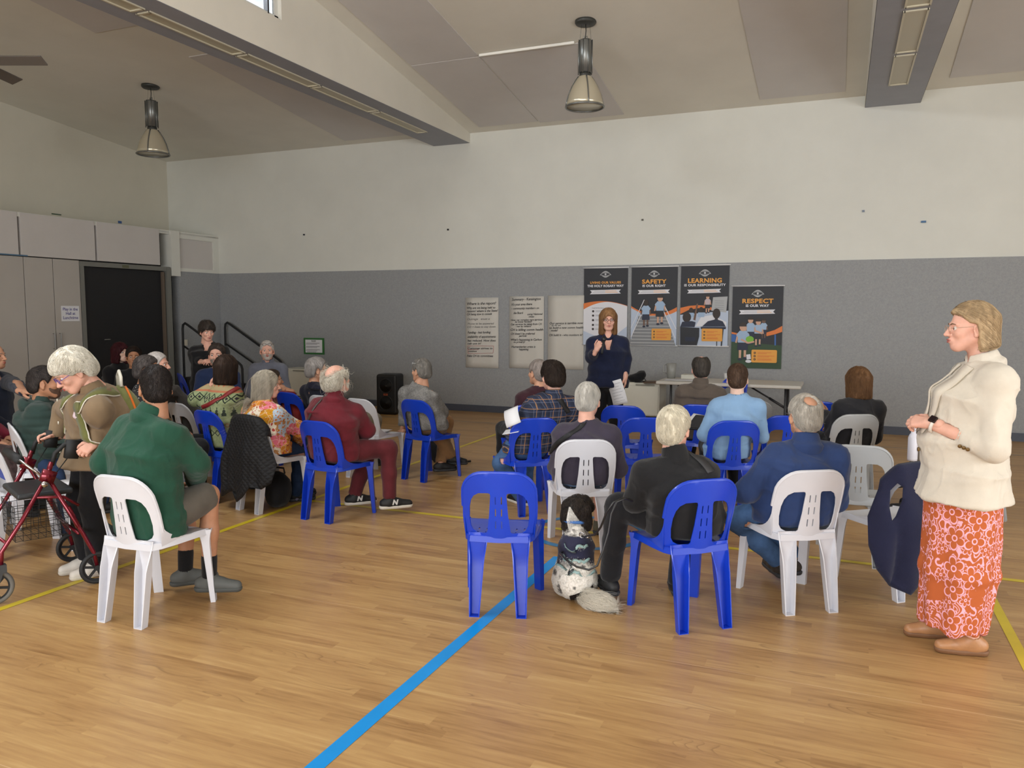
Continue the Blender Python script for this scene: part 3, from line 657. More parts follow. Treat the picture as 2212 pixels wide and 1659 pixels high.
def strands(F, n, length, rad, flow, seed=0, mess=.35, lift=.003, steps=7, curl=0.0, bad=None):
    rng = np.random.default_rng(seed); V, Q = F.mesh(0)
    if len(V) == 0: return np.zeros((0, 3)), np.zeros((0, 4), int)
    P = V[rng.integers(0, len(V), n)]+rng.normal(0, F.vox*.4, (n, 3)); st = length/steps*rng.uniform(.6, 1.3, (n, 1)); path = [P.copy()]; ph = rng.uniform(0, 6.28, n)
    L = lift*rng.uniform(.2, 1.3, n); jit = rng.normal(0, 1, (n, 3))*mess
    for i in range(steps):
        N = F.grad(P); d = flow(P)+jit+np.stack([np.cos(ph+i*1.3), np.sin(ph+i*1.3), 0*ph], 1)*curl; d = d-N*(d*N).sum(1, keepdims=True)*.92; d /= np.linalg.norm(d, axis=1, keepdims=True)+1e-9
        P = P+d*st; off = F.sample(P); far = off > .03; P = P-np.where(far, 0, (off-L))[:, None]*F.grad(P); path.append(P.copy())
    pts = np.stack(path, 1); k = steps+1
    if bad is not None: pts = pts[~bad(pts).any(1)]; n = len(pts)                                        # n,k,3
    T = np.gradient(pts, axis=1); T /= np.linalg.norm(T, axis=2, keepdims=True)+1e-9
    a = np.cross(T, rng.normal(0, 1, (n, 1, 3))); a /= np.linalg.norm(a, axis=2, keepdims=True)+1e-9; b = np.cross(T, a)
    rr = (rad*np.linspace(1, .25, k))[None, :, None]
    ring = np.stack([pts+rr*(a*math.cos(q)+b*math.sin(q)) for q in (0, 2.094, 4.189)], 2)  # n,k,3,3
    Vs = ring.reshape(-1, 3); base = (np.arange(n)*k*3)[:, None, None]+(np.arange(k-1)*3)[None, :, None]
    Qs = np.concatenate([np.stack([base+j, base+(j+1) % 3, base+3+(j+1) % 3, base+3+j], -1).reshape(-1, 4) for j in range(3)]); return Vs, Qs
def flow_down(back=.3):
    def f(P):
        d = np.zeros_like(P); d[:, 2] = -1; d[:, 1] = -back; top = np.clip((P[:, 2]-.07)/.05, 0, 1)
        d[:, 0] += np.sign(P[:, 0])*top*1.2; d[:, 1] -= top*.4; return d
    return f
def flow_swirl(P):
    c = P-np.array([.01, -.06, .1]); d = np.stack([c[:, 0]*1.2-c[:, 1]*.5, c[:, 1]*1.2+c[:, 0]*.5, -np.abs(P[:, 2]-.14)*1.0-.02], 1); return d/(np.linalg.norm(d, axis=1, keepdims=True)+1e-9)
def flow_forward(P):
    d = np.zeros_like(P); front = np.clip((P[:, 1]+.05)/.06, 0, 1); d[:, 1] = front*1.6-.4; d[:, 2] = -.8; d[:, 0] = np.sign(P[:, 0])*.35; return d
# ------------------------------------------------------------------ hands
def hand_mesh(wrist, d, nrm, side, curl=.45, spread=.12, thumb=.5, sc=1.0, vox=.0036):
    """d: pointing direction, nrm: back-of-hand normal, side +1 right / -1 left"""
    w = np.array(wrist, float); d = np.array(d, float); d /= np.linalg.norm(d); nrm = np.array(nrm, float); nrm -= d*(nrm@d); nrm /= np.linalg.norm(nrm)
    s = np.cross(d, nrm)*1.0                       # towards the thumb for a left hand seen on its back
    s = s if side < 0 else -s
    F = Field(w-.2*sc, w+.2*sc, vox)
    P = lambda a, b, c: w+sc*(a*d+b*s+c*nrm)
    F.cone(P(-.05, 0, 0), P(.01, 0, 0), .026*sc, .025*sc, k=.01)
    for b, L_ in ((.026, .088), (.009, .092), (-.009, .088), (-.026, .080)): F.cone(P(.012, b*.6, 0), P(L_-.008, b, -.002), .016*sc, .0115*sc, k=.014)
    for i, (b, L_, f) in enumerate(((.028, .086, .074), (.0095, .090, .082), (-.0095, .086, .076), (-.027, .077, .060))):
        p = P(L_-.008, b, 0); a = spread*(1.2-i*.8); dr = d*math.cos(a)+s*math.sin(a); ang = 0.0; r = .0096 if i < 3 else .0085
        for q, (fr, cu) in enumerate(((.45, .55), (.31, 1.0), (.24, .7))):
            ang += curl*cu*(1+.12*i); v = dr*math.cos(ang)-nrm*math.sin(ang); e = p+sc*f*fr*v; F.cone(p, e, r*sc*(1-.07*q), r*sc*(.93-.08*q), k=.004); p = e
    p = P(.022, .026, -.008); v1 = d*.62+s*.72-nrm*.35*thumb; v1 /= np.linalg.norm(v1); e = p+sc*.044*v1; F.cone(p, e, .015*sc, .0112*sc, k=.014)
    v2 = d*.92+s*.25-nrm*.55*thumb; v2 /= np.linalg.norm(v2); e2 = e+sc*.032*v2; F.cone(e, e2, .0108*sc, .0098*sc, k=.004); v3 = d*.95-s*.1*thumb-nrm*.4*thumb; v3 /= np.linalg.norm(v3); F.cone(e2, e2+sc*.024*v3, .0096*sc, .0078*sc, k=.004)
    return F.mesh(1)
# ------------------------------------------------------------------ people
def skin(tone):
    c = {'light': (222, 178, 156), 'pink': (224, 172, 152), 'mid': (200, 150, 122), 'olive': (178, 128, 98), 'pale': (228, 190, 172)}[tone]
    return mat('skin_'+tone, c, .5, var=.08, scale=22, sub=.12, spec=.35, bump=.08, bscale=400)
def hairmat(name, c, c2=None):
    if 'hair_'+name in MATS: return MATS['hair_'+name]
    mt, nt, b = new_mat('hair_'+name); v = OBJC(nt); c = lin(c); c2 = lin(c2) if c2 else tuple(x*.55 for x in c); c2 = tuple(.5*(x+y) for x, y in zip(c, c2))
    nt.links.new(RAMP(nt, NOISE(nt, v, 26, 3, .6, (1, 1, .3)), [(.36, c2), (.60, c)]), b.inputs['Base Color'])
    b.inputs['Roughness'].default_value = .62; b.inputs['Specular IOR Level'].default_value = .2; MATS['hair_'+name] = mt; return mt
M_sclera = mat('eye_white', (225, 220, 214), .25); M_iris = mat('iris_dark', (58, 46, 40), .2); M_lip = mat('lip_rose', (178, 98, 92), .45); M_brow = {}
def P3(*p): return np.array(p, float)
def seat_J(H, knee=(.12, .40, .505), ankle=(.12, .37, .085), sh=.152, nk=.15):
    H = np.array(H, float); nb = H+P3(0, -.045, -nk); pel = P3(0, -.02, .555)
    ch = pel*.36+nb*.64+P3(0, -.025, 0); wa = pel*.68+nb*.32+P3(0, -.03, 0)
    J = dict(H=H, neck=nb, chest=ch, waist=wa, pel=pel)
    for s, x in (('L', -1), ('R', 1)):
        J['sh'+s] = nb+P3(x*sh, .0, -.085); J['el'+s] = J['sh'+s]+P3(x*.065, .075, -.25); J['wr'+s] = P3(x*.10, .24, .625)
        J['hp'+s] = P3(x*.088, -.0, .535); J['kn'+s] = P3(x*knee[0], knee[1], knee[2]); J['an'+s] = P3(x*ankle[0], ankle[1], ankle[2])
    return J
def stand_J(h=1.68, sh=.15):
    k = h/1.70; H = P3(0, .015, h-.118); nb = H+P3(0, -.035, -.165); pel = P3(0, -.005, .90*k)
    J = dict(H=H, neck=nb, chest=P3(0, -.005, 1.22*k), waist=P3(0, 0, 1.04*k), pel=pel)
    for s, x in (('L', -1), ('R', 1)):
        J['sh'+s] = nb+P3(x*sh, 0, -.085); J['el'+s] = J['sh'+s]+P3(x*.06, -.02, -.275*k); J['wr'+s] = J['el'+s]+P3(x*.02, .06, -.25*k)
        J['hp'+s] = P3(x*.09, 0, .88*k); J['kn'+s] = P3(x*.095, .02, .48*k); J['an'+s] = P3(x*.095, -.02, .085)
    return J
def trunk(F, J, b, e, hemz=None, belly=0.0, low=True):
    """b: build factor, e: extra thickness"""
    rt = J['shR']-J['shL']; rt /= np.linalg.norm(rt); rm = rt*.5+P3(.5, 0, 0)
    sl = J['neck']+P3(0, 0, -.075); S_ = lambda a, c: (a*b+e, c*b+e)
    pel = J['pel']
    if low:
        hem = pel+P3(0, .0, -.07) if hemz is None else np.array([pel[0], pel[1]+.01, hemz])
        hr = J.get('hemr', (.172, .125)); F.loft(hem, pel, S_(*hr), S_(.172, .128), (1, 0, 0), .03, .02)
    F.loft(pel, J['waist'], S_(.170, .125), S_(.155, .118), rm, .04); F.loft(J['waist'], J['chest'], S_(.155, .118), S_(.168, .122), rm, .04)
    bs = math.sqrt(b); F.loft(J['chest'], sl, S_(.166, .122), (.118*bs+e, .082*bs+e), rt, .05)
    if belly: F.ell(J['waist']+P3(0, .07, -.02), (.13*b, .10+belly, .14), k=.05)
    F.cone(sl, J['neck']+P3(0, .01, .0), .070+e*.8, .056+e*.6, .04)
    for s in 'LR': F.cone(J['neck']+P3(0, 0, -.035), J['sh'+s], .050+e*.6, .060*math.sqrt(b)+e*.8, .045)
def limbs(F, J, e0, arm=1.0, leg=0.0, b=1.0, fore=True):
    e = e0*.75
    for s in 'LR':
        q = math.sqrt(b); F.cone(J['sh'+s], J['el'+s]*arm+J['sh'+s]*(1-arm), .056*q+e*.9, .056*q+e*.9-(.012*arm), .03)
        if fore and arm >= 1: F.cone(J['el'+s], J['wr'+s], .043*q+e, .030*q+e, .02)
def bounds(J, keys, pad):
    A = np.array([J[k] for k in keys]); return A.min(0)-pad, A.max(0)+pad
def clip_chair(F, C, seat=False):
    if not C: return
    (ox, oy), a = C; c, s_ = math.cos(a), math.sin(a)
    def yc(X, Y): return -(X-ox)*s_+(Y-oy)*c
    def xc(X, Y): return (X-ox)*c+(Y-oy)*s_
    F.mask(lambda X, Y, Z: np.where(Z < .87, (-.158-.145*np.maximum(Z-.42, 0))+np.clip(xc(X, Y)**2*(1.9-1.8*np.clip((Z-.42)/.38, 0, 1)), 0, .08)-yc(X, Y), -.05-np.abs(yc(X, Y))*0-(Z-.87)), .02)
    if seat: F.mask(lambda X, Y, Z: np.minimum(np.minimum(np.minimum(.447-Z+0*X, .25-yc(X, Y)+0*Z), Z-.40+0*X), .235-np.abs(xc(X, Y))+0*Z), .004)
def put_person(name_lab, loc, yaw, J, look, group=None):
    """look: dict of clothing, hair and face choices; builds the root with body, clothing, hair"""
    L_ = look; root = empty('person', (loc[0], loc[1], 0), math.radians(yaw), name_lab, 'person', group)
    vox = L_.get('vox', .011); b = L_.get('b', 1.0); sex = L_.get('sex', 'm'); seed = L_.get('seed', abs(hash(name_lab)) % 97 if False else sum(map(ord, name_lab)) % 97)
    sk = skin(L_.get('skin', 'light')); hs = L_.get('hs', 1.0 if sex == 'm' else .96)
    Rh = Rot(*L_.get('head', (0, 0, 0))); H = J['H']
    up = ['H', 'neck', 'chest', 'waist', 'pel', 'shL', 'shR', 'elL', 'elR', 'wrL', 'wrR']; lo_ = ['pel', 'hpL', 'hpR', 'knL', 'knR', 'anL', 'anR']
    seated = J['pel'][2] < .7
    # --- body: one skin surface with finer head and hands
    F = Field(*bounds(J, up+lo_, .17), max(vox, .013)); trunk(F, J, b*.86, -.004); limbs(F, J, -.006, b=b*.95)
    F.cone(H+Rh @ P3(0, -.03, -.06), J['neck'], .05*hs, .052, .02); clip_chair(F, L_.get('chair'))
    for s in 'LR': F.chain([J['hp'+s], J['kn'+s], J['kn'+s]*.55+J['an'+s]*.45+P3(0, 0, 0), J['an'+s]], [.076*b, .052, .050, .036], .03)
    parts = [F.mesh(1)]; hv, hq = head_mesh(sex, 0); parts.append((xf(hv, Rh, H, hs), hq))
    for s, x in (('L', -1), ('R', 1)):
        hd = L_.get('hand'+s)
        if hd == 0: continue
        wr = J['wr'+s]; fa = wr-J['el'+s]; fa = fa/np.linalg.norm(fa)
        hd = hd or {}; d = np.array(hd.get('d', fa*.8+P3(-x*.25, .35, -.15))); nr = np.array(hd.get('n', (x*.25, .1, 1)))
        parts.append(hand_mesh(wr, d, nr, x, hd.get('curl', .42), hd.get('spread', .10), hd.get('thumb', .6), hd.get('sc', 1.0 if sex == 'm' else .92)))
    body = sdf_obj('body', join(parts), sk, root)
    # --- eyes, brows, lips
    if L_.get('face', True):
        V = []; g = G()
        for x in (-1, 1):
            g.lathe([(.0001, -.0118), (.006, -.0103), (.0103, -.006), (.0118, 0), (.0103, .006), (.0070, .0095)], (x*.031, .0728, .0055), 12, 0, (0, 1, 0)); g.lathe([(.0070, .0095), (.0035, .0116), (.0003, .0121)], (x*.031, .0728, .0055), 12, 1, (0, 1, 0))
        g.v = [tuple(p) for p in xf(np.array(g.v), Rh, H, hs)]; g.build('eyes', [M_sclera, M_iris], root, True)
        bc = L_.get('brow', L_.get('hairc', (90, 70, 55))); g = G()
        for x in (-1, 1): g.tube([(x*.013, .0925, .0245), (x*.028, .0895, .030), (x*.046, .0775, .0255)], [.0024, .0027, .0014], 6)
        g.v = [tuple(p) for p in xf(np.array(g.v), Rh, H, hs)]; g.build('eyebrows', hairmat('brow%d' % sum(bc), bc), root, True)
        g = G(); g.tube([(-.021, .094, -.052), (-.008, .1025, -.0495), (0, .103, -.0505), (.008, .1025, -.0495), (.021, .094, -.052)], [.0015, .0038, .0034, .0038, .0015], 6); g.tube([(-.020, .0945, -.0565), (0, .1022, -.0605), (.020, .0945, -.0565)], [.0012, .0048, .0012], 6)
        g.v = [tuple(p) for p in xf(np.array(g.v), Rh, H, hs)]; g.build('lips', M_lip, root, True)
    # --- beard
    if 'beard' in L_:
        F = Field((-.09, -.02, -.14), (.09, .13, .02), .005); F.ell((0, .028, -.038), (.062, .066, .074), k=.01); F.ell((0, .062, -.086), (.032, .032, .028), k=.03); F.ell((0, .092, -.045), (.03, .013, .018), k=.015)
        F.mask(lambda X, Y, Z: Z+.028+np.clip(Y-.045, 0, .05)*.25-np.abs(X)*.32, .006); F.ell((0, .11, -.0545), (.019, .03, .011), k=.004, sub=True)
        V, Q = F.mesh(1); sdf_obj('beard', (xf(V, Rh, H, hs), Q), hairmat('beard'+str(L_['beard'][0]), L_['beard']), root)
    # --- hair
    if L_.get('hair'):
        st = L_['hair']; F = hair_field(st, L_.get('ht', .012), L_.get('hl', .11)); V, Q = F.mesh(1); sd = seed
        V = folds(V, Q, L_.get('hn', .0015 if st == 'crop' else .003), 38, sd, (1, 1, .5)); ps = [(V, Q)]
        n = L_.get('nstr', 900); fl = {'down': flow_down(.25), 'swirl': flow_swirl, 'fwd': flow_forward, 'back': flow_down(1.2)}[L_.get('flow', 'swirl' if st in ('short', 'crop', 'spot', 'quiff') else 'down')]
        if n: ps.append(strands(F, n, L_.get('slen', .05 if st in ('short', 'crop', 'spot', 'quiff', 'pixie') else .10), L_.get('srad', .0010), fl, sd, L_.get('mess', .25), L_.get('lift', .0015 if st == 'crop' else .003), curl=L_.get('curl', 0), bad=(lambda p: (p[..., 1] > -.016) & (p[..., 2] < .034)) if st == 'tuck' else (lambda p: p[..., 2] < -L_.get('hl', .11)-.03) if st == 'bob' else None))
        V, Q = join(ps); hc = L_['hairc']; sdf_obj('hair', (xf(V, Rh, H, hs), Q), hairmat(str(hc[0])+str(hc[2])+str(sum(L_.get('hairc2', (0,)))), hc, L_.get('hairc2')), root)
    # --- top
    tp = L_['top']; e = tp.get('t', .014); F = Field(*bounds(J, up[1:], .24), vox)
    trunk(F, J, b, e, tp.get('hem'), L_.get('belly', 0)); arm = tp.get('arm', 1.0); limbs(F, J, e, min(arm, 1.0), b=b, fore=False)
    for s in 'LR':
        if arm >= 1:
            fr = tp.get('cuff', .96); F.cone(J['el'+s], J['el'+s]*(1-fr)+J['wr'+s]*fr, .043*math.sqrt(b)+e*.7, .033+e*.6, .022)
            fd = J['wr'+s]-J['el'+s]; fd = fd/np.linalg.norm(fd); c = J['el'+s]*(1-fr)+J['wr'+s]*fr
            F.cone(c+fd*.028, c+fd*.09, .027, .03, .004, True)
    hz = (tp.get('hem') if tp.get('hem') is not None else J['pel'][2]-.09); F.plane((0, 0, hz), (0, 0, -1), .01)
    nb = J['neck']; nu = H+Rh @ P3(0, -.03, -.06)-nb; nu = nu/np.linalg.norm(nu)
    col = tp.get('collar', 'crew'); F.plane(nb+nu*(.035 if col == 'crew' else .02), nu, .01); F.cone(nb+nu*.0, nb+nu*.12, .052, .07, .006, True)
    if tp.get('vneck'): F.cone(nb+P3(0, .085, .03), nb+P3(0, .155, -.18), .078, .02, .008, True)
    if col == 'v': F.cone(nb+P3(0, .09, .0), nb+P3(0, .15, -.13), .055, .02, .01, True)
    clip_chair(F, L_.get('chair'), True)
    V, Q = F.mesh(1); V = folds(V, Q, tp.get('fold', .007), tp.get('ff', 7.5), seed)
    if tp.get('quilt'): V = V+vnormals(V, Q)*(np.abs(np.sin(V[:, 2]*55))**.6*.008-.004)[:, None]
    top = sdf_obj(tp.get('name', 'jumper'), (V, Q), tp['m'], root)
    if col in ('collar', 'stand', 'hood', 'fold'):
        a = nb+nu*.008; F = Field(nb-.2, nb+.2, .006); h = {'collar': .045, 'stand': .06, 'hood': .05, 'fold': .06}[col]
        F.cone(a-nu*.03, a+nu*h, .066+e*.6, .063, .01)
        if col in ('collar', 'fold'): F.cone(a-nu*.015, a-nu*.01+nu*.02, .084+e*.5, .074, .012)
        if col == 'hood': F.ell(nb+P3(0, -.085, -.035), (.105, .055, .085), Rot(0, 25, 0), k=.03); F.ell(nb+P3(0, -.06, .05), (.075, .05, .05), k=.015, sub=True)
        F.cone(a-nu*.08, a+nu*.15, .054, .055, .005, True)
        F.cone(a+P3(0, .07, .03), a+P3(0, .12, -.03), .05 if tp.get('vneck') else .03, .04 if tp.get('vneck') else .03, .008, True); F.plane(a+nu*h, nu, .008)
        V, Q = F.mesh(1); V = folds(V, Q, .003, 14, seed); sdf_obj('hood' if col == 'hood' else 'collar', (V, Q), tp.get('mc', tp['m']), root)
    if 'under' in L_:      # shirt front / undershirt at the neck
        F = Field(nb-.2, nb+.2, .007); F.loft(nb+P3(0, .02, -.14), nb+P3(0, .012, -.02), (.10, .095), (.06, .066), (1, 0, 0), .02); F.cone(nb, nb+nu*.2, .054, .06, .006, True); sdf_obj('undershirt', F.mesh(1), L_['under'], root)
    # --- bottom
    bt = L_.get('bottom')
    if bt:
        e = bt.get('t', .012); F = Field(*bounds(J, lo_, .22), vox); ln = bt.get('len', 1.0)
        F.ell(J['pel']+P3(0, -.0, -.02), (.155*b+e, .118*b+e, .105), k=.03)
        for s in 'LR':
            hp, kn, an = J['hp'+s], J['kn'+s], J['an'+s]
            if ln >= 1: F.chain([hp, kn, kn*.5+an*.5, an+(kn-an)*.06], [.080*b+e, .056+e, .050+e, .044+e], .03); ax = an-kn; ax = ax/np.linalg.norm(ax); F.cone(an-ax*.01, an+ax*.1, .038, .05, .004, True)
            else: F.cone(hp, hp*(1-ln)+kn*ln, .080*b+e, .066+e, .03); ax = kn-hp; ax = ax/np.linalg.norm(ax); q = hp*(1-ln)+kn*ln; F.cone(q+ax*.04, q+ax*.15, .056, .07, .004, True)
        clip_chair(F, L_.get('chair'), True); V, Q = F.mesh(1); V = folds(V, Q, bt.get('fold', .006), 9, seed+5); sdf_obj(bt.get('name', 'trousers'), (V, Q), bt['m'], root)
    # --- shoes and socks
    sh = L_.get('shoe')
    if sh:
        for s, x in (('L', -1), ('R', 1)):
            an = J['an'+s]; a = math.radians(sh.get('toe'+s, -x*8)); tilt = sh.get('pitch', 0.0); dr = P3(-math.sin(a), math.cos(a), 0); fl = an.copy(); fl[2] = max(.012, an[2]-.075); k_ = sh.get('len', 1.0 if sex == 'm' else .86)
            heel = fl-dr*.05*k_; toe = fl+dr*.158*k_; F = Field(fl-.28, fl+.28, .006); up_ = P3(0, 0, 1)
            F.cone(heel+up_*.035, fl+dr*.06+up_*.036, .036, .036, .01); F.cone(fl+dr*.05+up_*.034, toe+up_*.022, .037, .030, .02); F.cone(fl-dr*.01+up_*.03, an+up_*(.02 if sh.get('boot') else -.005), .036, .040, .03)
            F.plane(fl+up_*.0, -up_, .006); F.cone(an+up_*.0, an+up_*.12, .034, .04, .006, True)
            V, Q = F.mesh(1); so = sdf_obj('shoe', (V, Q), sh['m'], root)
            if sh.get('sole'):
                F = Field(fl-.28, fl+.28, .006); F.cone(heel+up_*.01, fl+dr*.05+up_*.008, .040, .036, .01); F.cone(fl+dr*.05+up_*.008, toe+up_*.012, .038, .033, .01); F.plane(fl+up_*-.012, -up_, .004); F.plane(fl+up_*.016, up_, .006); sdf_obj('sole', F.mesh(1), sh['sole'], so)
            if sh.get('sock'):
                F = Field(an-.2, an+.25, .008); ax = J['kn'+s]-an; ax = ax/np.linalg.norm(ax); F.cone(an-up_*.03, an+ax*sh.get('sockh', .10), .041, .045, .01); sdf_obj('sock', F.mesh(1), sh['sock'], root)
    # --- glasses
    gl = L_.get('glasses')
    if gl:
        g = G(); dz = .0 if not gl.get('up') else .075; dy = 0 if not gl.get('up') else -.028
        for x in (-1, 1):
            g.torus((x*.031, .1+dy, .004+dz), .019, gl.get('r', .0016), (0, 1, 0), 20, 6, 0, 1.12, .86); g.tube([(x*.052, .098+dy, .008+dz), (x*.070, .085+dy, .010+dz), (x*.080, .0, .012+dz), (x*.079, -.02, .0+dz)], gl.get('r', .0016), 6)
        g.tube([(-.011, .101+dy, .007+dz), (0, .105+dy, .009+dz), (.011, .101+dy, .007+dz)], gl.get('r', .0016), 6)
        g.v = [tuple(p) for p in xf(np.array(g.v), Rh, H, hs)]; go = g.build('glasses', mat('glasses_'+str(gl['c'][0]), gl['c'], .3), root, True)
    return root
# ------------------------------------------------------------------ patterned cloth
def plaid():
    mt, nt, b = new_mat('plaid_shirt'); X, Y, Z = XYZ(nt, OBJC(nt))[:3]
    h = MA(nt, 'ADD', X, MA(nt, 'MULTIPLY', Y, .55)); col = lin((52, 60, 82))
    def stripe(v, per, w, off=0): return MA(nt, 'LESS_THAN', MA(nt, 'FRACT', MA(nt, 'ADD', MA(nt, 'DIVIDE', v, per), off)), w)
    c = MIX(nt, MA(nt, 'MULTIPLY', stripe(h, .075, .42), .55), col, lin((36, 40, 56))); c = MIX(nt, MA(nt, 'MULTIPLY', stripe(Z, .075, .42), .5), c, lin((40, 44, 58)))
    for v in (h, Z):
        c = MIX(nt, MA(nt, 'MULTIPLY', stripe(v, .075, .07, .3), .75), c, lin((166, 124, 84))); c = MIX(nt, MA(nt, 'MULTIPLY', stripe(v, .075, .05, .62), .45), c, lin((120, 128, 150)))
    nt.links.new(c, b.inputs['Base Color']); b.inputs['Roughness'].default_value = .9; b.inputs['Specular IOR Level'].default_value = .2; return mt
def floral_shirt():
    mt, nt, b = new_mat('floral_shirt'); v = OBJC(nt)
    wp = nt.nodes.new('ShaderNodeVectorMath'); wp.operation = 'ADD'; n = NN(nt, 'ShaderNodeTexNoise', Scale=9, Detail=2); nt.links.new(v, n.inputs['Vector']); sc = nt.nodes.new('ShaderNodeVectorMath'); sc.operation = 'SCALE'; sc.inputs['Scale'].default_value = .09; nt.links.new(n.outputs['Color'], sc.inputs[0]); nt.links.new(v, wp.inputs[0]); nt.links.new(sc.outputs[0], wp.inputs[1]); w = wp.outputs[0]
    def vor(s, vec=w, f='F1'): q = NN(nt, 'ShaderNodeTexVoronoi', Scale=s); q.feature = f; nt.links.new(vec, q.inputs['Vector']); return q
    a = vor(10); sep = nt.nodes.new('ShaderNodeSeparateColor'); nt.links.new(a.outputs['Color'], sep.inputs[0]); pick = sep.outputs[0]
    c = RAMP(nt, pick, [(0, lin((240, 228, 208))), (.14, lin((226, 150, 60))), (.3, lin((233, 120, 140))), (.5, lin((180, 202, 224))), (.66, lin((226, 160, 84))), (.78, lin((236, 150, 160))), (.9, lin((206, 148, 40)))], 'CONSTANT')
    d = vor(34); c = MIX(nt, RAMP(nt, d.outputs['Distance'], [(.28, (1, 1, 1)), (.36, (0, 0, 0))]), c, MIX(nt, pick, lin((180, 60, 74)), lin((214, 140, 40))))
    e = vor(22, f='DISTANCE_TO_EDGE'); c = MIX(nt, RAMP(nt, e.outputs['Distance'], [(.02, (.45, .45, .45)), (.06, (0, 0, 0))]), c, lin((250, 240, 222)))
    f2 = NOISE(nt, w, 26, 3); c = MIX(nt, RAMP(nt, f2, [(.58, (0, 0, 0)), (.61, (.85, .85, .85))]), c, lin((184, 118, 30)))
    nt.links.new(c, b.inputs['Base Color']); b.inputs['Roughness'].default_value = .8; b.inputs['Specular IOR Level'].default_value = .2; return mt
def knit_sweater():
    mt, nt, b = new_mat('patterned_knit'); X, Y, Z = XYZ(nt, OBJC(nt))[:3]; h = MA(nt, 'ADD', X, MA(nt, 'MULTIPLY', Y, .4))
    tri = lambda v, per: MA(nt, 'ABSOLUTE', MA(nt, 'SUBTRACT', MA(nt, 'MULTIPLY', MA(nt, 'FRACT', MA(nt, 'DIVIDE', v, per)), 2), 1))
    c = RAMP(nt, NOISE(nt, OBJC(nt), 40, 2), [(.3, lin((140, 152, 112))), (.7, lin((164, 174, 134)))])
    def band(z0, z1): return MA(nt, 'MULTIPLY', MA(nt, 'GREATER_THAN', Z, z0), MA(nt, 'LESS_THAN', Z, z1))
    def diamond(z0, hh, per, lo, hi): q = MA(nt, 'ADD', tri(h, per), MA(nt, 'DIVIDE', MA(nt, 'ABSOLUTE', MA(nt, 'SUBTRACT', Z, z0)), hh)); return MA(nt, 'MULTIPLY', MA(nt, 'GREATER_THAN', q, lo), MA(nt, 'LESS_THAN', q, hi))
    # shoulders: sand band with coral diamonds, dark lattice under it, trees lower down
    c = MIX(nt, band(.965, 1.2), c, lin((176, 160, 122))); c = MIX(nt, MA(nt, 'MULTIPLY', band(1.0, 1.075), diamond(1.038, .034, .052, .62, 1.05)), c, lin((196, 118, 88)))
    c = MIX(nt, band(.958, .975), c, lin((190, 122, 92))); c = MIX(nt, MA(nt, 'MULTIPLY', band(.87, .95), diamond(.91, .038, .075, .78, 1.1)), c, lin((48, 56, 52)))
    c = MIX(nt, MA(nt, 'MULTIPLY', band(.87, .95), diamond(.91, .038, .075, .0, .38)), c, lin((66, 62, 66))); c = MIX(nt, MA(nt, 'MULTIPLY', band(.76, .84), MA(nt, 'GREATER_THAN', MA(nt, 'ADD', MA(nt, 'MULTIPLY', MA(nt, 'SUBTRACT', .84, Z), 9), MA(nt, 'MULTIPLY', tri(Z, .026), .22)), MA(nt, 'ADD', tri(h, .066), .12))), c, lin((62, 70, 62)))
    c = MIX(nt, MA(nt, 'MULTIPLY', band(.66, .70), diamond(.68, .02, .05, .6, 1.0)), c, lin((166, 112, 84))); c = MIX(nt, MA(nt, 'MULTIPLY', band(.58, .64), diamond(.61, .03, .06, .7, 1.05)), c, lin((58, 66, 60)))
    nt.links.new(c, b.inputs['Base Color']); b.inputs['Roughness'].default_value = .95; b.inputs['Specular IOR Level'].default_value = .1; BUMP(nt, b, NOISE(nt, OBJC(nt), 220, 2), .5, .005); return mt
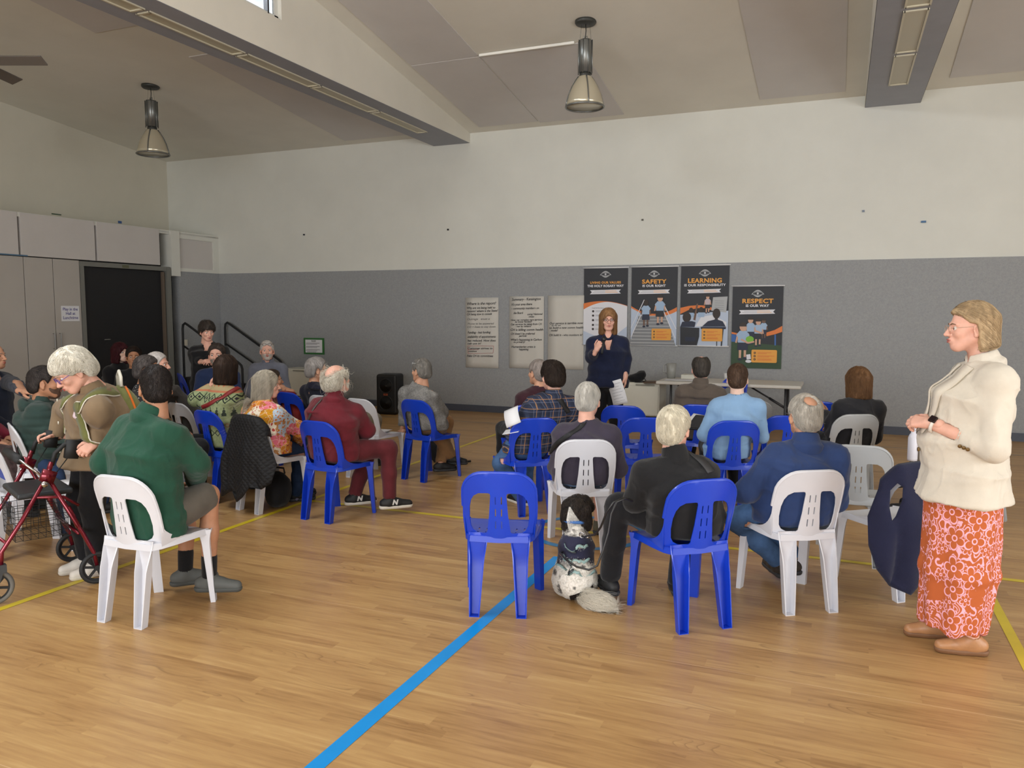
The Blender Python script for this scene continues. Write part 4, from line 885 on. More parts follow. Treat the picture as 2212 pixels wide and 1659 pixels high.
def flower_skirt():
    """line-drawn petals and leaves in pink on rust, laid on the cloth by angle round the body and height"""
    mt, nt, b = new_mat('rust_skirt_pink_flowers'); v = OBJC(nt); X, Y, Z = XYZ(nt, v)[:3]
    u = MA(nt, 'MULTIPLY', MA(nt, 'ARCTAN2', X, MA(nt, 'MULTIPLY', Y, -1)), .24); cb = nt.nodes.new('ShaderNodeCombineXYZ'); nt.links.new(u, cb.inputs[0]); nt.links.new(Z, cb.inputs[1]); P = cb.outputs[0]
    def cells(scale, off, petals, rout, rin, w, prob):
        mp = nt.nodes.new('ShaderNodeMapping'); mp.inputs['Location'].default_value = (off, off*1.7, 0); mp.inputs['Scale'].default_value = (scale, scale, 0); nt.links.new(P, mp.inputs[0])
        vo = nt.nodes.new('ShaderNodeTexVoronoi'); vo.voronoi_dimensions = '2D'; vo.inputs['Scale'].default_value = 1; vo.inputs['Randomness'].default_value = .75; nt.links.new(mp.outputs[0], vo.inputs['Vector'])
        df = nt.nodes.new('ShaderNodeVectorMath'); df.operation = 'SUBTRACT'; nt.links.new(mp.outputs[0], df.inputs[0]); nt.links.new(vo.outputs['Position'], df.inputs[1]); dx, dy, _ = XYZ(nt, df.outputs[0])[:3]
        sep = nt.nodes.new('ShaderNodeSeparateColor'); nt.links.new(vo.outputs['Color'], sep.inputs[0])
        th = MA(nt, 'ADD', MA(nt, 'ARCTAN2', dy, dx), MA(nt, 'MULTIPLY', sep.outputs[1], 6)); r = MA(nt, 'SQRT', MA(nt, 'ADD', MA(nt, 'MULTIPLY', dx, dx), MA(nt, 'MULTIPLY', dy, dy)))
        pet = MA(nt, 'ABSOLUTE', MA(nt, 'COSINE', MA(nt, 'MULTIPLY', th, petals/2))); R = MA(nt, 'ADD', rin, MA(nt, 'MULTIPLY', MA(nt, 'POWER', pet, .6), rout-rin))
        line = MA(nt, 'LESS_THAN', MA(nt, 'ABSOLUTE', MA(nt, 'SUBTRACT', r, R)), w); core = MA(nt, 'LESS_THAN', MA(nt, 'ABSOLUTE', MA(nt, 'SUBTRACT', r, rin*.55)), w*.8)
        return MA(nt, 'MULTIPLY', MA(nt, 'MAXIMUM', line, core), MA(nt, 'LESS_THAN', sep.outputs[0], prob)), MA(nt, 'LESS_THAN', r, MA(nt, 'ADD', R, w*1.6)), sep.outputs[0]
    f1, in1, _ = cells(7.6, 0, 5, .44, .18, .032, .66)
    f2, in2, _ = cells(12.5, 3.3, 6, .42, .15, .042, .9)
    # fern leaves: fanned strokes along a stretched noise field
    nz = NN(nt, 'ShaderNodeTexNoise', Scale=9, Detail=1); nt.links.new(P, nz.inputs['Vector'])
    lf = MA(nt, 'LESS_THAN', MA(nt, 'ABSOLUTE', MA(nt, 'SUBTRACT', MA(nt, 'FRACT', MA(nt, 'MULTIPLY', nz.outputs['Fac'], 13)), .5)), .17)
    nz2 = NN(nt, 'ShaderNodeTexNoise', Scale=20, Detail=0); nt.links.new(P, nz2.inputs['Vector'])
    lf = MA(nt, 'MULTIPLY', lf, MA(nt, 'GREATER_THAN', nz2.outputs['Fac'], .36))
    notin = MA(nt, 'SUBTRACT', 1, in1); f2 = MA(nt, 'MULTIPLY', f2, notin); lf = MA(nt, 'MULTIPLY', MA(nt, 'MULTIPLY', lf, notin), MA(nt, 'SUBTRACT', 1, in2))
    k = MA(nt, 'MINIMUM', MA(nt, 'ADD', MA(nt, 'ADD', f1, f2), lf), 1)
    nt.links.new(MIX(nt, k, lin((186, 98, 56)), lin((236, 176, 194))), b.inputs['Base Color']); b.inputs['Roughness'].default_value = .85; b.inputs['Specular IOR Level'].default_value = .15; return mt
def dotted():
    mt, nt, b = new_mat('black_dotted_blouse'); vo = NN(nt, 'ShaderNodeTexVoronoi', Scale=48); nt.links.new(OBJC(nt), vo.inputs['Vector'])
    nt.links.new(RAMP(nt, vo.outputs['Distance'], [(.2, lin((200, 200, 200))), (.27, lin((24, 24, 28)))]), b.inputs['Base Color']); b.inputs['Roughness'].default_value = .8; return mt
def knit_grey():
    mt, nt, b = new_mat('grey_marl_knit'); v = OBJC(nt); nt.links.new(RAMP(nt, MA(nt, 'ADD', MA(nt, 'MULTIPLY', NOISE(nt, v, 70, 4, .7, (1, 1, 2.2)), .6), MA(nt, 'MULTIPLY', NOISE(nt, v, 11, 3), .4)), [(.34, lin((88, 87, 86))), (.66, lin((160, 158, 155)))]), b.inputs['Base Color'])
    b.inputs['Roughness'].default_value = .95; b.inputs['Specular IOR Level'].default_value = .1; BUMP(nt, b, NOISE(nt, v, 260, 2), .6, .005); return mt
def capcloth():
    mt, nt, b = new_mat('patterned_cap_cloth'); n = NOISE(nt, OBJC(nt), 42, 2); nt.links.new(RAMP(nt, n, [(.4, lin((84, 50, 70))), (.5, lin((196, 160, 176))), (.58, lin((104, 64, 86)))], 'CONSTANT'), b.inputs['Base Color']); b.inputs['Roughness'].default_value = .8; return mt
denim = lambda n, c: mat('denim_'+n, c, .9, var=.22, scale=14, bump=.35, bscale=420, spec=.15)
M_jeans = denim('mid', (70, 98, 138)); M_jlight = denim('light', (128, 152, 186)); M_jdark = denim('dark', (46, 62, 92))
M_blk = fabric('black_cloth', (26, 26, 29)); M_shoe = mat('black_shoe', (24, 24, 26), .6, var=.2, scale=30); M_solew = mat('sole_pale', (214, 208, 198), .6); M_soleg = mat('sole_dark', (52, 54, 58), .6)
# ------------------------------------------------------------------ placing people
def Dpt(u, v, d): return ray(u, v)*d+Vector((0, 0, CAMH))
def tl(w, loc, yaw):
    c, s = math.cos(math.radians(yaw)), math.sin(math.radians(yaw)); x, y = w[0]-loc[0], w[1]-loc[1]; return P3(x*c+y*s, -x*s+y*c, w[2])
def sit(label, chair_, yaw, px, dd, hyaw, look, hp=0, ht=0, knee=(.12, .40, .505), ankle=(.12, .37, .085), sh=.152, J=None, group=None, at=None, nk=.15, ch=None):
    if at and at[0] == 'd': q = Dpt(px[0], px[1], at[1]); at = (q.x, q.y)
    if ch: chair_ = label; chair(label, ch[0], at[0], at[1], yaw, ch[1])
    x, y = at if at else CHAIRS[chair_][:2]; d0 = CF.dot(Vector((x, y, 1.15))-Vector((0, 0, CAMH)))
    H = tl(Dpt(px[0], px[1], d0+dd), (x, y), yaw); j = seat_J(H, knee, ankle, sh, nk)
    for k, w in (J or {}).items():
        if len(w) == 4: j[k] = tl(Dpt(w[0], w[1], d0+w[2]), (x, y), yaw)        # pixel, depth offset
        else: j[k] = P3(*w)
    look.setdefault('head', (hyaw-yaw, hp, ht))
    if chair_:
        o = tl((x, y, 0), (x, y), yaw); look['chair'] = ((0, 0), CHAIRS[chair_][2]-math.radians(yaw))
    r = put_person(label, (x, y), yaw, j, look, group); r['J'] = 0; PJ[label] = (j, (x, y), yaw); return r
PJ = {}
from mathutils.bvhtree import BVHTree
def on_part(root, part, px):
    """local points of PART seen at these picture points"""
    me = child(root, part).data; bv = BVHTree.FromPolygons([v.co for v in me.vertices], [tuple(p.vertices) for p in me.polygons]); M = (Matrix.Translation(root.location) @ Matrix.Rotation(root.rotation_euler.z, 4, 'Z')).inverted(); o = M @ Vector((0, 0, CAMH)); out = []
    for u, v in px:
        dr = (M.to_3x3() @ ray(u, v)).normalized(); h = bv.ray_cast(o, dr)[0]
        if h is None:
            t = np.linspace(1, 15, 400); c = [(bv.find_nearest(o+dr*x)[3], x) for x in t]; h = bv.find_nearest(o+dr*min(c)[1])[0]
        out.append(h)
    return out
def child(root, nm):
    for c in root.children:
        if c.name.split('.')[0] == nm: return c
def band(root, on, pts, w, m_, name, off=.004, n=40, th=.004):
    """flat strap lying on part ON along local points PTS"""
    me = child(root, on).data; bv = BVHTree.FromPolygons([v.co for v in me.vertices], [tuple(p.vertices) for p in me.polygons]); pts = [Vector(p) for p in pts]; L_ = []
    for i in range(n+1):
        t = i/n*(len(pts)-1); k = min(int(t), len(pts)-2); p = pts[k].lerp(pts[k+1], t-k); q, nr, _, _ = bv.find_nearest(p); L_.append((q, nr))
    L_ = [(sum((L_[min(max(i+j, 0), n)][0] for j in (-2, -1, 0, 1, 2)), Vector())/5, sum((L_[min(max(i+j, 0), n)][1] for j in (-2, -1, 0, 1, 2)), Vector()).normalized()) for i in range(n+1)]
    V = []; 
    for i, (q, nr) in enumerate(L_):
        t = (L_[min(i+1, n)][0]-L_[max(i-1, 0)][0]).normalized(); s = t.cross(nr).normalized()*w/2; a = q+nr*off; V += [a-s, a+s, a+s+nr*th, a-s+nr*th]
    F = [(i*4+j, i*4+(j+1) % 4, i*4+4+(j+1) % 4, i*4+4+j) for i in range(n) for j in range(4)]+[(3, 2, 1, 0), (n*4, n*4+1, n*4+2, n*4+3)]
    g = G(); g.add(V, F); return g.build(name, m_, root, True)
GW, WH, DK = (152, 148, 143), (226, 221, 210), (34, 28, 25)
# --- the right-hand foreground: woman standing
M_jk = fabric('cream_linen', (210, 201, 186), var=.06, bump=.3, bscale=320)
def standing_woman():
    loc, yaw = (.585, 4.40), 97; J = stand_J(1.715, .19); c = {}
    J['H'] = P3(-.0, .005, 1.592); J['neck'] = P3(0, -.06, 1.43); J['chest'] = P3(0, -.02, 1.24); J['waist'] = P3(0, .01, 1.05); J['pel'] = P3(0, -.01, .90)
    J['shL'] = P3(-.165, -.075, 1.35); J['shR'] = P3(.155, -.04, 1.35); J['hemr'] = (.188, .160); J['elL'] = P3(-.25, -.055, 1.045); J['elR'] = P3(.24, -.03, 1.06); J['wrL'] = P3(-.095, .185, 1.135); J['wrR'] = P3(.075, .19, 1.13)
    J['anL'] = P3(-.09, -.05, .085); J['anR'] = P3(.09, .055, .085); J['knL'] = P3(-.09, .0, .48); J['knR'] = P3(.09, .05, .48)
    look = dict(sex='f', hs=.98, vox=.0085, b=1.2, skin='pink', head=(2, -3, 0), hair='tuck', ht=.016, hl=.086, hairc=(188, 162, 126), hairc2=(92, 74, 56), nstr=3600, slen=.06, srad=.0009, flow='back', mess=.06, lift=.003, brow=(110, 84, 62),
                top=dict(m=M_jk, t=.022, hem=.755, cuff=.42, name='jacket', collar='collar', fold=.013, ff=8), belly=.02, under=fabric('navy_white_top', (50, 52, 70)),
                shoe=dict(m=mat('tan_leather', (172, 124, 84), .45, var=.08), sole=mat('tan_sole', (120, 84, 56), .6), toeL=6, toeR=8), glasses=dict(c=(190, 160, 140), r=.0013),
                handL=dict(d=(.62, .72, .02), n=(-.55, .35, .75), curl=.75, sc=.98), handR=dict(d=(-.72, .58, .12), n=(.3, .5, .8), curl=.7, sc=.98))
    r = put_person('person standing at the right in a cream jacket and rust skirt with pink flowers', loc, yaw, J, look)
    # long skirt
    F = Field((-.36, -.36, .04), (.36, .42, 1.05), .009); F.loft((0, 0, .98), (0, 0, .78), (.17, .14), (.20, .172), (1, 0, 0), .04); F.loft((0, 0, .78), (0, .0, .40), (.20, .172), (.19, .168), (1, 0, 0), .04); F.loft((0, .0, .40), (0, .02, .11), (.19, .168), (.175, .140), (1, 0, 0), .04)
    F.plane((0, 0, .105), (0, .06, -1), .01); F.cone((0, .02, .02), (0, .01, .3), .105, .12, .01, True); V, Q = F.mesh(1); N = vnormals(V, Q); a = np.arctan2(V[:, 0], V[:, 1]); k = np.clip((.95-V[:, 2])/.8, 0, 1)
    V = V+N*(k*(.009*np.sin(a*9+V[:, 2]*2)+.008*np.sin(a*5+1.3+V[:, 2]*4)))[:, None]; V = folds(V, Q, .004, 6, 3); sdf_obj('skirt', (V, Q), flower_skirt(), r)
    # lapels, buttons, shoulder bag strap, watch
    for x in (-1, 1): band(r, 'jacket', [(x*.085, .02, 1.43), (x*.095, .12, 1.35), (x*.07, .2, 1.24), (x*.02, .25, 1.10)], .062, M_jk, 'lapel', .003, 24, .007)
    g = G(); M_btn = mat('horn_button', (112, 84, 40), .35)
    for i in range(3): g.lathe([(.0001, 0), (.009, 0), (.009, .005), (.0001, .006)], J['elL']*(.60-.06*i)+J['wrL']*(.40+.06*i)+P3(-.062, .012, -.042), 10, 0, (-1, .3, -.3))
    g.lathe([(.0001, 0), (.011, 0), (.011, .006), (.0001, .007)], (-.035, .212, .995), 10, 0, (-.2, 1, 0)); g.build('buttons', M_btn, r, True)
    w = J['wrL']; fa = (w-J['elL'])/np.linalg.norm(w-J['elL']); c = w-fa*.022; g = G(); g.torus(tuple(c), .034, .0085, tuple(fa), 24, 8, 0); g.build('watch_band', mat('white_watch_band', (222, 214, 204), .5), r, True)
    g = G(); nrm = Vector((-.55, .25, .8)).normalized(); R = Matrix((Vector(fa), nrm.cross(Vector(fa)).normalized(), nrm)).transposed(); g.box(Vector(c)+nrm*.038, (.034, .04, .012), R); g.build('watch_face', mat('watch_black', (28, 14, 16), .15), r, bevel=.005)
    return r
standing_woman()
# --- presenter
def presenter():
    d = 8.75; p = Dpt(1314, 690, d); loc = (p.x, p.y); yaw = 197; J = stand_J(1.70, .15); J['H'] = P3(0, .02, p.z-.01); L = lambda u, v, dd: tl(Dpt(u, v, d+dd), loc, yaw)
    J['neck'] = J['H']+P3(0, -.04, -.165); J['shL'] = J['neck']+P3(-.155, 0, -.10); J['shR'] = J['neck']+P3(.155, 0, -.10); J['elR'] = L(1277, 772, -.02); J['wrR'] = L(1288, 757, -.24); J['elL'] = L(1353, 775, .03); J['wrL'] = L(1351, 815, -.06)
    look = dict(sex='f', hs=1.02, b=1.22, skin='pink', head=(4, -2, 0), hair='bob', ht=.016, hl=.14, hairc=(150, 112, 76), hairc2=(98, 70, 48), nstr=1200, slen=.2, flow='down', mess=.12, brow=(120, 92, 70), glasses=dict(c=(96, 60, 62), r=.0022),
                top=dict(m=fabric('dark_denim_shirt', (26, 32, 56), var=.2), t=.02, hem=.83, collar='collar', vneck=True, cuff=.72, name='shirt', fold=.008), bottom=dict(m=M_blk, t=.012), shoe=dict(m=M_shoe, sole=M_soleg),
                handR=dict(d=(-.35, .3, .75), n=(.5, .75, -.2), curl=1.15, thumb=.9), handL=dict(d=(0, .1, -1), n=(-1, .2, 0), curl=.5))
    r = put_person('person with shoulder-length hair speaking into a microphone, dark denim shirt, black trousers', loc, yaw, J, look); return J, loc, yaw
PR = presenter()
# --- seated people, front to back on the right
sit('person in a black fleece with white hair seated beside the dog', 'C2', 22, (1457, 926), -.03, -14, dict(sex='f', vox=.0085, b=1.08, skin='pink', hair='wavy', ht=.013, hairc=(226, 218, 198), hairc2=(186, 176, 156), nstr=3200, slen=.06, srad=.0010, flow='swirl', mess=.2, curl=.3, lift=.004, hn=.005,
    top=dict(m=fabric('black_fleece', (29, 29, 31), bump=.5), t=.022, collar='stand', name='fleece_jacket', fold=.009, hem=.47), bottom=dict(m=M_blk, t=.014), shoe=dict(m=M_shoe, sole=M_soleg, toeL=20, toeR=0), belly=.02, glasses=None,
    handL=dict(d=(.2, .9, -.1), n=(0, .2, 1), curl=.6)), J=dict(knL=(1335, 1092, .15, 0), anL=(1318, 1248, .28, 0), knR=(.12, .42, .50), anR=(1462, 1262, .42, 0), elL=(1372, 1082, .02, 0), wrL=(1362, 1102, .22, 0)))
sit('person in a navy blue jacket with thinning grey hair seated on a white chair', 'C3', 22, (1737, 900), -.02, 30, dict(vox=.0085, b=1.2, skin='mid', hair='spot', ht=.012, hairc=(190, 184, 174), hairc2=(130, 124, 116), nstr=2400, slen=.06, srad=.0011, mess=.25,
    top=dict(m=fabric('navy_shell', (44, 62, 104), var=.1, bump=.15), t=.028, collar='fold', name='jacket', fold=.014, ff=6.5, hem=.47), bottom=dict(m=M_jeans), shoe=dict(m=mat('brown_black_boot', (52, 44, 38), .7, var=.4, scale=30), sole=M_soleg), glasses=dict(c=(60, 54, 52))),
    J=dict(knL=(1592, 1122, .22, 0), anL=(1682, 1212, .35, 0), anR=(1716, 1205, .38, 0), knR=(1640, 1110, .5, 0), elL=(1612, 1062, -.02, 0)))
sit('person in a mauve-grey sweater with white hair and a dark strap across the back', 'C14', 16, (1270, 866), 0, 4, dict(vox=.0095, b=1.1, skin='pink', hair='short', ht=.012, hairc=(206, 202, 194), hairc2=(150, 146, 138), nstr=2200, slen=.075, srad=.0011, flow='down', mess=.12,
    top=dict(m=fabric('mauve_sweat', (64, 58, 72)), t=.022, name='sweater', fold=.012, ff=6), bottom=dict(m=M_jlight, len=.9, name='shorts'), shoe=dict(m=mat('khaki_sandal', (92, 88, 70), .8), sole=M_soleg)), hp=-8)
sit('person in a dark plaid shirt and jeans holding papers', 'C15', 38, (1193, 815), 0, 48, dict(vox=.0095, b=1.15, skin='pink', hair='quiff', ht=.02, hairc=(54, 44, 38), hairc2=(26, 22, 20), nstr=2400, slen=.04, srad=.0011, mess=.45, lift=.007, hn=.005, glasses=dict(c=(40, 38, 40), r=.0022),
    top=dict(m=plaid(), t=.018, arm=.92, collar='collar', name='plaid_shirt', fold=.010, hem=.50), bottom=dict(m=M_jeans), shoe=dict(m=M_shoe, sole=M_solew, toeL=25), handL=dict(d=(.1, .9, .1), n=(-.6, 0, .8), curl=.8)),
    J=dict(elL=(1133, 930, -.05, 0), wrL=(1108, 918, .22, 0), knL=(1082, 1000, .05, 0), anL=(1128, 1078, .25, 0), knR=(.13, .42, .51)))
sit('person in a maroon top wearing a patterned cap beside the plaid shirt', 'C16', 42, (1162, 806), 0, 62, dict(b=1.0, skin='mid', hair='short', hairc=(150, 140, 134), nstr=500, top=dict(m=fabric('maroon_dark', (58, 30, 38)), t=.02, name='sweater'), bottom=dict(m=M_blk), shoe=dict(m=M_shoe, sole=M_soleg),
    handL=dict(d=(.1, .9, -.2), n=(-.5, 0, .8), curl=.7)), J=dict(wrL=(1112, 925, .2, 0)))
sit('person in a brown jacket with a balding crown in front of the folding table', 'C11', 8, (1514, 797), -.08, 16, dict(vox=.011, b=1.22, skin='pink', hair='crown', ht=.011, hairc=(72, 66, 60), hairc2=(40, 36, 34), nstr=1100, slen=.05, flow='down', mess=.15, top=dict(m=fabric('brown_wool', (88, 78, 70)), t=.026, collar='fold', name='jacket', fold=.010, hem=.46), under=fabric('pale_shirt', (196, 186, 182)), bottom=dict(m=M_blk), shoe=dict(m=M_shoe, sole=M_soleg)))
sit('person in a light blue jumper with cropped brown hair holding a black tablet', 'C8', 14, (1593, 818), 0, 6, dict(b=.98, vox=.0095, skin='pale', hair='crop', ht=.008, hairc=(84, 64, 50), hairc2=(48, 36, 30), nstr=1900, slen=.03, mess=.3, top=dict(m=fabric('sky_jumper', (132, 166, 202), var=.06), t=.018, name='jumper', fold=.010, ff=6), bottom=dict(m=M_blk), shoe=dict(m=M_shoe, sole=M_solew),
    handL=dict(d=(.3, .9, .15), n=(-.7, .1, .6), curl=.8)), J=dict(elL=(1522, 938, .0, 0), wrL=(1516, 921, .28, 0)))
sit('person with brown bobbed hair and a dark jacket, one hand raised in front', 'C6', 32, (1852, 826), 0, 36, dict(sex='f', b=1.02, skin='mid', hair='bob', ht=.026, hl=.13, hairc=(116, 84, 56), hairc2=(70, 48, 32), nstr=2000, slen=.22, srad=.0012, flow='down', mess=.12, top=dict(m=fabric('charcoal_shell', (36, 36, 40), bump=.2), t=.028, name='jacket', collar='stand', fold=.012), bottom=dict(m=M_blk), shoe=dict(m=M_shoe, sole=M_soleg),
    handL=dict(d=(-.3, .5, .8), n=(0, -1, .4), curl=.25, spread=.3)), J=dict(elL=(1796, 915, .05, 0), wrL=(1783, 896, .25, 0)))
sit('person holding a white bottle, mostly hidden behind the standing woman', None, 70, (2106, 800), 0, 70, dict(b=1.0, skin='mid', hair='short', hairc=(90, 80, 72), nstr=300, top=dict(m=fabric('taupe_top', (120, 108, 98)), t=.018, name='sweater'), bottom=dict(m=fabric('taupe_trousers', (120, 112, 104))), shoe=dict(m=M_shoe, sole=M_soleg), handL=dict(d=(-.1, .5, -.6), n=(-.4, .8, .3), curl=1.0)), at=('d', 6.3), ch=('g', 'grey plastic chair behind the standing person in the cream jacket'), J=dict(wrL=(1986, 946, -.20, 0), knL=(1992, 938, -.06, 0), elL=(2045, 905, -.2, 0)))
# --- left group
sit('person in a dark green fleece and shorts on the white chair in front', 'C26', -6, (336, 838), 0, 56, dict(vox=.0085, b=1.12, skin='olive', hair='crop', ht=.008, hairc=(42, 36, 34), hairc2=(20, 18, 18), nstr=2400, slen=.022, srad=.0012, mess=.4, beard=(40, 32, 28), top=dict(m=fabric('green_fleece', (34, 74, 58), var=.14, bump=.5), t=.03, name='fleece_jacket', collar='fold', mc=fabric('green_fleece', (34, 74, 58)), fold=.013, ff=6.5, hem=.40), bottom=dict(m=fabric('taupe_shorts', (92, 86, 78)), len=.86, name='shorts', t=.02),
    shoe=dict(m=mat('grey_clog', (84, 86, 84), .7), sole=mat('clog_sole', (70, 72, 70), .7), sock=fabric('black_sock', (24, 24, 26)), toeL=-38, toeR=-62, sockh=.11), glasses=None),
    J=dict(knR=(452, 1068, .22, 0), anR=(452, 1245, .24, 0), knL=(405, 1075, .42, 0), anL=(400, 1232, .40, 0), elL=(228, 1000, .02, 0), elR=(425, 1000, .05, 0), wrL=(300, 1010, .3, 0), wrR=(420, 1040, .3, 0)))
sit('person in a maroon jacket with wispy white hair round a bald head', 'C20', -8, (729, 820), -.04, -14, hp=6, look=dict(vox=.009, b=1.15, skin='pink', hair='fringe', ht=.022, hairc=(226, 220, 206), hairc2=(172, 160, 140), nstr=1700, slen=.13, srad=.0012, flow='down', mess=.75, curl=.5, lift=.014, hn=.006, top=dict(m=fabric('maroon_cord', (104, 34, 44), var=.16), t=.024, name='jacket', collar='fold', fold=.013, ff=6), bottom=dict(m=fabric('maroon_cord_trousers', (92, 36, 42), var=.18)), shoe=dict(m=M_shoe, sole=M_solew, toeR=-42, toeL=-40), beard=None or (220, 214, 200)),
    J=dict(knR=(840, 968, .12, 0), anR=(842, 1076, .10, 0), knL=(790, 990, .40, 0), anL=(766, 1068, .32, 0), elR=(792, 930, .12, 0), wrR=(770, 962, .3, 0), shR=(765, 895, .02, 0)))
sit('person in a bright floral shirt with long grey hair in the left group', 'C21', -14, (577, 832), .02, -52, dict(sex='f', vox=.009, b=1.12, skin='pink', hair='long', ht=.014, hl=.13, hairc=(196, 188, 172), hairc2=(120, 112, 100), nstr=2400, slen=.30, srad=.0012, flow='back', mess=.2, lift=.005, top=dict(m=floral_shirt(), t=.024, name='floral_shirt', collar='collar', fold=.012), bottom=dict(m=M_jdark), shoe=dict(m=M_shoe, sole=M_soleg, sock=fabric('lavender_sock', (120, 118, 150)), toeR=-35, toeL=-20)), hp=-4, J=dict(knR=(655, 985, .25, 0), anR=(640, 1068, .30, 0), elR=(652, 930, .1, 0), wrR=(640, 962, .3, 0)))
sit('person in a patterned green knit sweater with a red strap, one hand raised', 'C23', -14, (490, 798), .05, 10, dict(sex='f', b=1.1, skin='pink', hair='bob', ht=.022, hl=.12, hairc=(58, 44, 36), hairc2=(28, 22, 20), nstr=1800, slen=.22, flow='down', mess=.14, top=dict(m=knit_sweater(), t=.026, name='sweater', fold=.010), bottom=dict(m=M_jdark), shoe=dict(m=M_shoe, sole=M_soleg),
    handL=dict(d=(.25, .1, 1), n=(-.4, -.6, .3), curl=.8)), J=dict(elL=(422, 862, .1, 0), wrL=(454, 838, .1, 0)))
sit('person in a grey marl jumper with short grey hair and glasses pushed up', 'C17', -14, (909, 802), 0, 76, dict(sex='f', vox=.0095, b=1.12, skin='mid', hair='pixie', ht=.016, hairc=(140, 136, 130), hairc2=(78, 74, 70), nstr=1800, slen=.055, srad=.0012, flow='fwd', mess=.3, glasses=dict(c=(214, 214, 214), up=True, r=.0025), top=dict(m=knit_grey(), t=.026, name='jumper', cuff=.62, fold=.011, hem=.50), under=fabric('teal_under', (40, 76, 104)), bottom=dict(m=fabric('tan_trousers', (148, 112, 76))), shoe=dict(m=M_shoe, sole=M_soleg, toeR=-60, toeL=-40),
    handL=dict(d=(-.7, .5, -.1), n=(0, 0, 1), curl=.2, spread=.2)), J=dict(elL=(872, 905, .15, 0), wrL=(870, 931, .25, 0), wrR=(.02, .20, .60), knR=(950, 945, .22, 0), anR=(976, 985, .25, 0), anL=(952, 1000, .18, 0), elR=(955, 890, .15, 0)))
sit('person in dark navy with short grey hair and glasses seated before the white board', 'C19', -24, (686, 800), 0, -48, dict(b=1.0, skin='mid', hair='short', ht=.018, hairc=(178, 172, 168), hairc2=(124, 118, 114), nstr=1600, slen=.06, mess=.4, lift=.006, glasses=dict(c=(60, 34, 30)), top=dict(m=fabric('deep_navy', (26, 28, 46)), t=.02, name='sweater'), bottom=dict(m=fabric('khaki_trousers', (128, 118, 102))), shoe=dict(m=M_shoe, sole=M_soleg)))
sit('person with hand to chin in a red sleeve, hidden behind the floral shirt', 'C22', -20, (590, 822), .12, -40, dict(sex='f', b=.92, skin='mid', hair='short', hairc=(70, 58, 50), nstr=300, top=dict(m=fabric('brick_red', (128, 40, 38)), t=.02, name='jumper'), bottom=dict(m=M_blk), shoe=dict(m=M_shoe, sole=M_soleg), handR=dict(d=(-.8, .3, .35), n=(0, .5, 1), curl=.4)), J=dict(elR=(630, 848, .1, 0), wrR=(612, 838, .12, 0)))
sit('person in a dark green hooded puffer jacket facing right', 'C28', -40, (98, 828), 0, -46, dict(vox=.010, b=1.1, skin='olive', hs=1.06, hair='crop', ht=.011, hairc=(58, 52, 50), hairc2=(30, 27, 26), nstr=1600, slen=.03, mess=.4, beard=(92, 70, 58), top=dict(m=fabric('bottle_green_puffer', (48, 66, 62), bump=.15), t=.036, name='puffer_jacket', collar='hood', fold=.01, quilt=True), bottom=dict(m=M_jdark), shoe=dict(m=M_shoe, sole=M_soleg)), J=dict(anR=(150, 1150, -.25, 0), knR=(118, 1030, -.2, 0)))
sit('person in a crimson top beyond the empty white chair at the left edge', None, -60, (-72, 800), 0, -60, dict(b=1.15, skin='mid', hair='short', hairc=(150, 140, 130), nstr=300, top=dict(m=fabric('crimson_top', (120, 32, 52)), t=.03, name='jumper', collar='stand'), bottom=dict(m=fabric('floral_dark', (66, 52, 52), var=.5, scale=30)), shoe=dict(m=M_shoe, sole=M_soleg)), at=('d', 6.4), ch=('w', 'white plastic chair beyond the left edge under the person in crimson'))
sit('person in a dark jacket over a pink shirt leaning in at the far left edge', None, -75, (-14, 770), 0, -70, dict(b=1.05, skin='mid', hair='fringe', hairc=(140, 130, 124), nstr=300, top=dict(m=fabric('ink_jacket', (44, 50, 66)), t=.026, collar='v', name='jacket'), under=fabric('pink_shirt', (206, 176, 176)), bottom=dict(m=M_blk), shoe=dict(m=M_shoe, sole=M_soleg), handL=dict(d=(0, .9, -.1), n=(0, .2, 1), curl=.4)), at=('d', 7.0), ch=('b', 'blue plastic chair under the person in the dark jacket at the far left edge'), J=dict(elL=(38, 832, -.25, 0), wrL=(52, 846, -.5, 0)))
sit('person in a black dotted blouse wearing glasses, behind the green fleece', None, -50, (320, 800), 0, -62, dict(sex='f', b=1.1, skin='olive', hair='pixie', ht=.018, hairc=(84, 78, 76), hairc2=(48, 44, 44), nstr=700, slen=.07, mess=.6, glasses=dict(c=(50, 44, 44)), top=dict(m=dotted(), t=.022, name='blouse'), bottom=dict(m=M_blk), shoe=dict(m=M_shoe, sole=M_soleg)), at=('d', 6.75), ch=('w', 'white plastic chair under the person in the black dotted blouse'))
sit('person with short white hair in profile facing right, in a dark jacket', 'C24', -40, (341, 789), -.1, -66, dict(b=1.05, skin='pink', hair='crop', ht=.008, hairc=(214, 208, 204), hairc2=(170, 164, 160), nstr=1300, slen=.025, mess=.3, brow=(150, 140, 134), top=dict(m=fabric('mud_jacket', (58, 54, 52)), t=.024, name='jacket', collar='fold'), bottom=dict(m=M_blk), shoe=dict(m=M_shoe, sole=M_soleg), handR=dict(d=(-.2, .8, -.6), n=(.5, .2, .8), curl=.5)), J=dict(elR=(400, 868, .02, 0), wrR=(398, 884, -.1, 0)))
sit('young person in black smiling towards the camera beside the dark door', None, -150, (289, 772), 0, -132, dict(b=1.0, skin='olive', hair='short', ht=.014, hairc=(44, 34, 30), hairc2=(22, 18, 16), nstr=800, top=dict(m=M_blk, t=.022, name='jumper'), bottom=dict(m=M_jdark), shoe=dict(m=M_shoe, sole=M_soleg)), at=('d', 9.3), ch=('b', 'blue plastic chair under the smiling young person in black'))
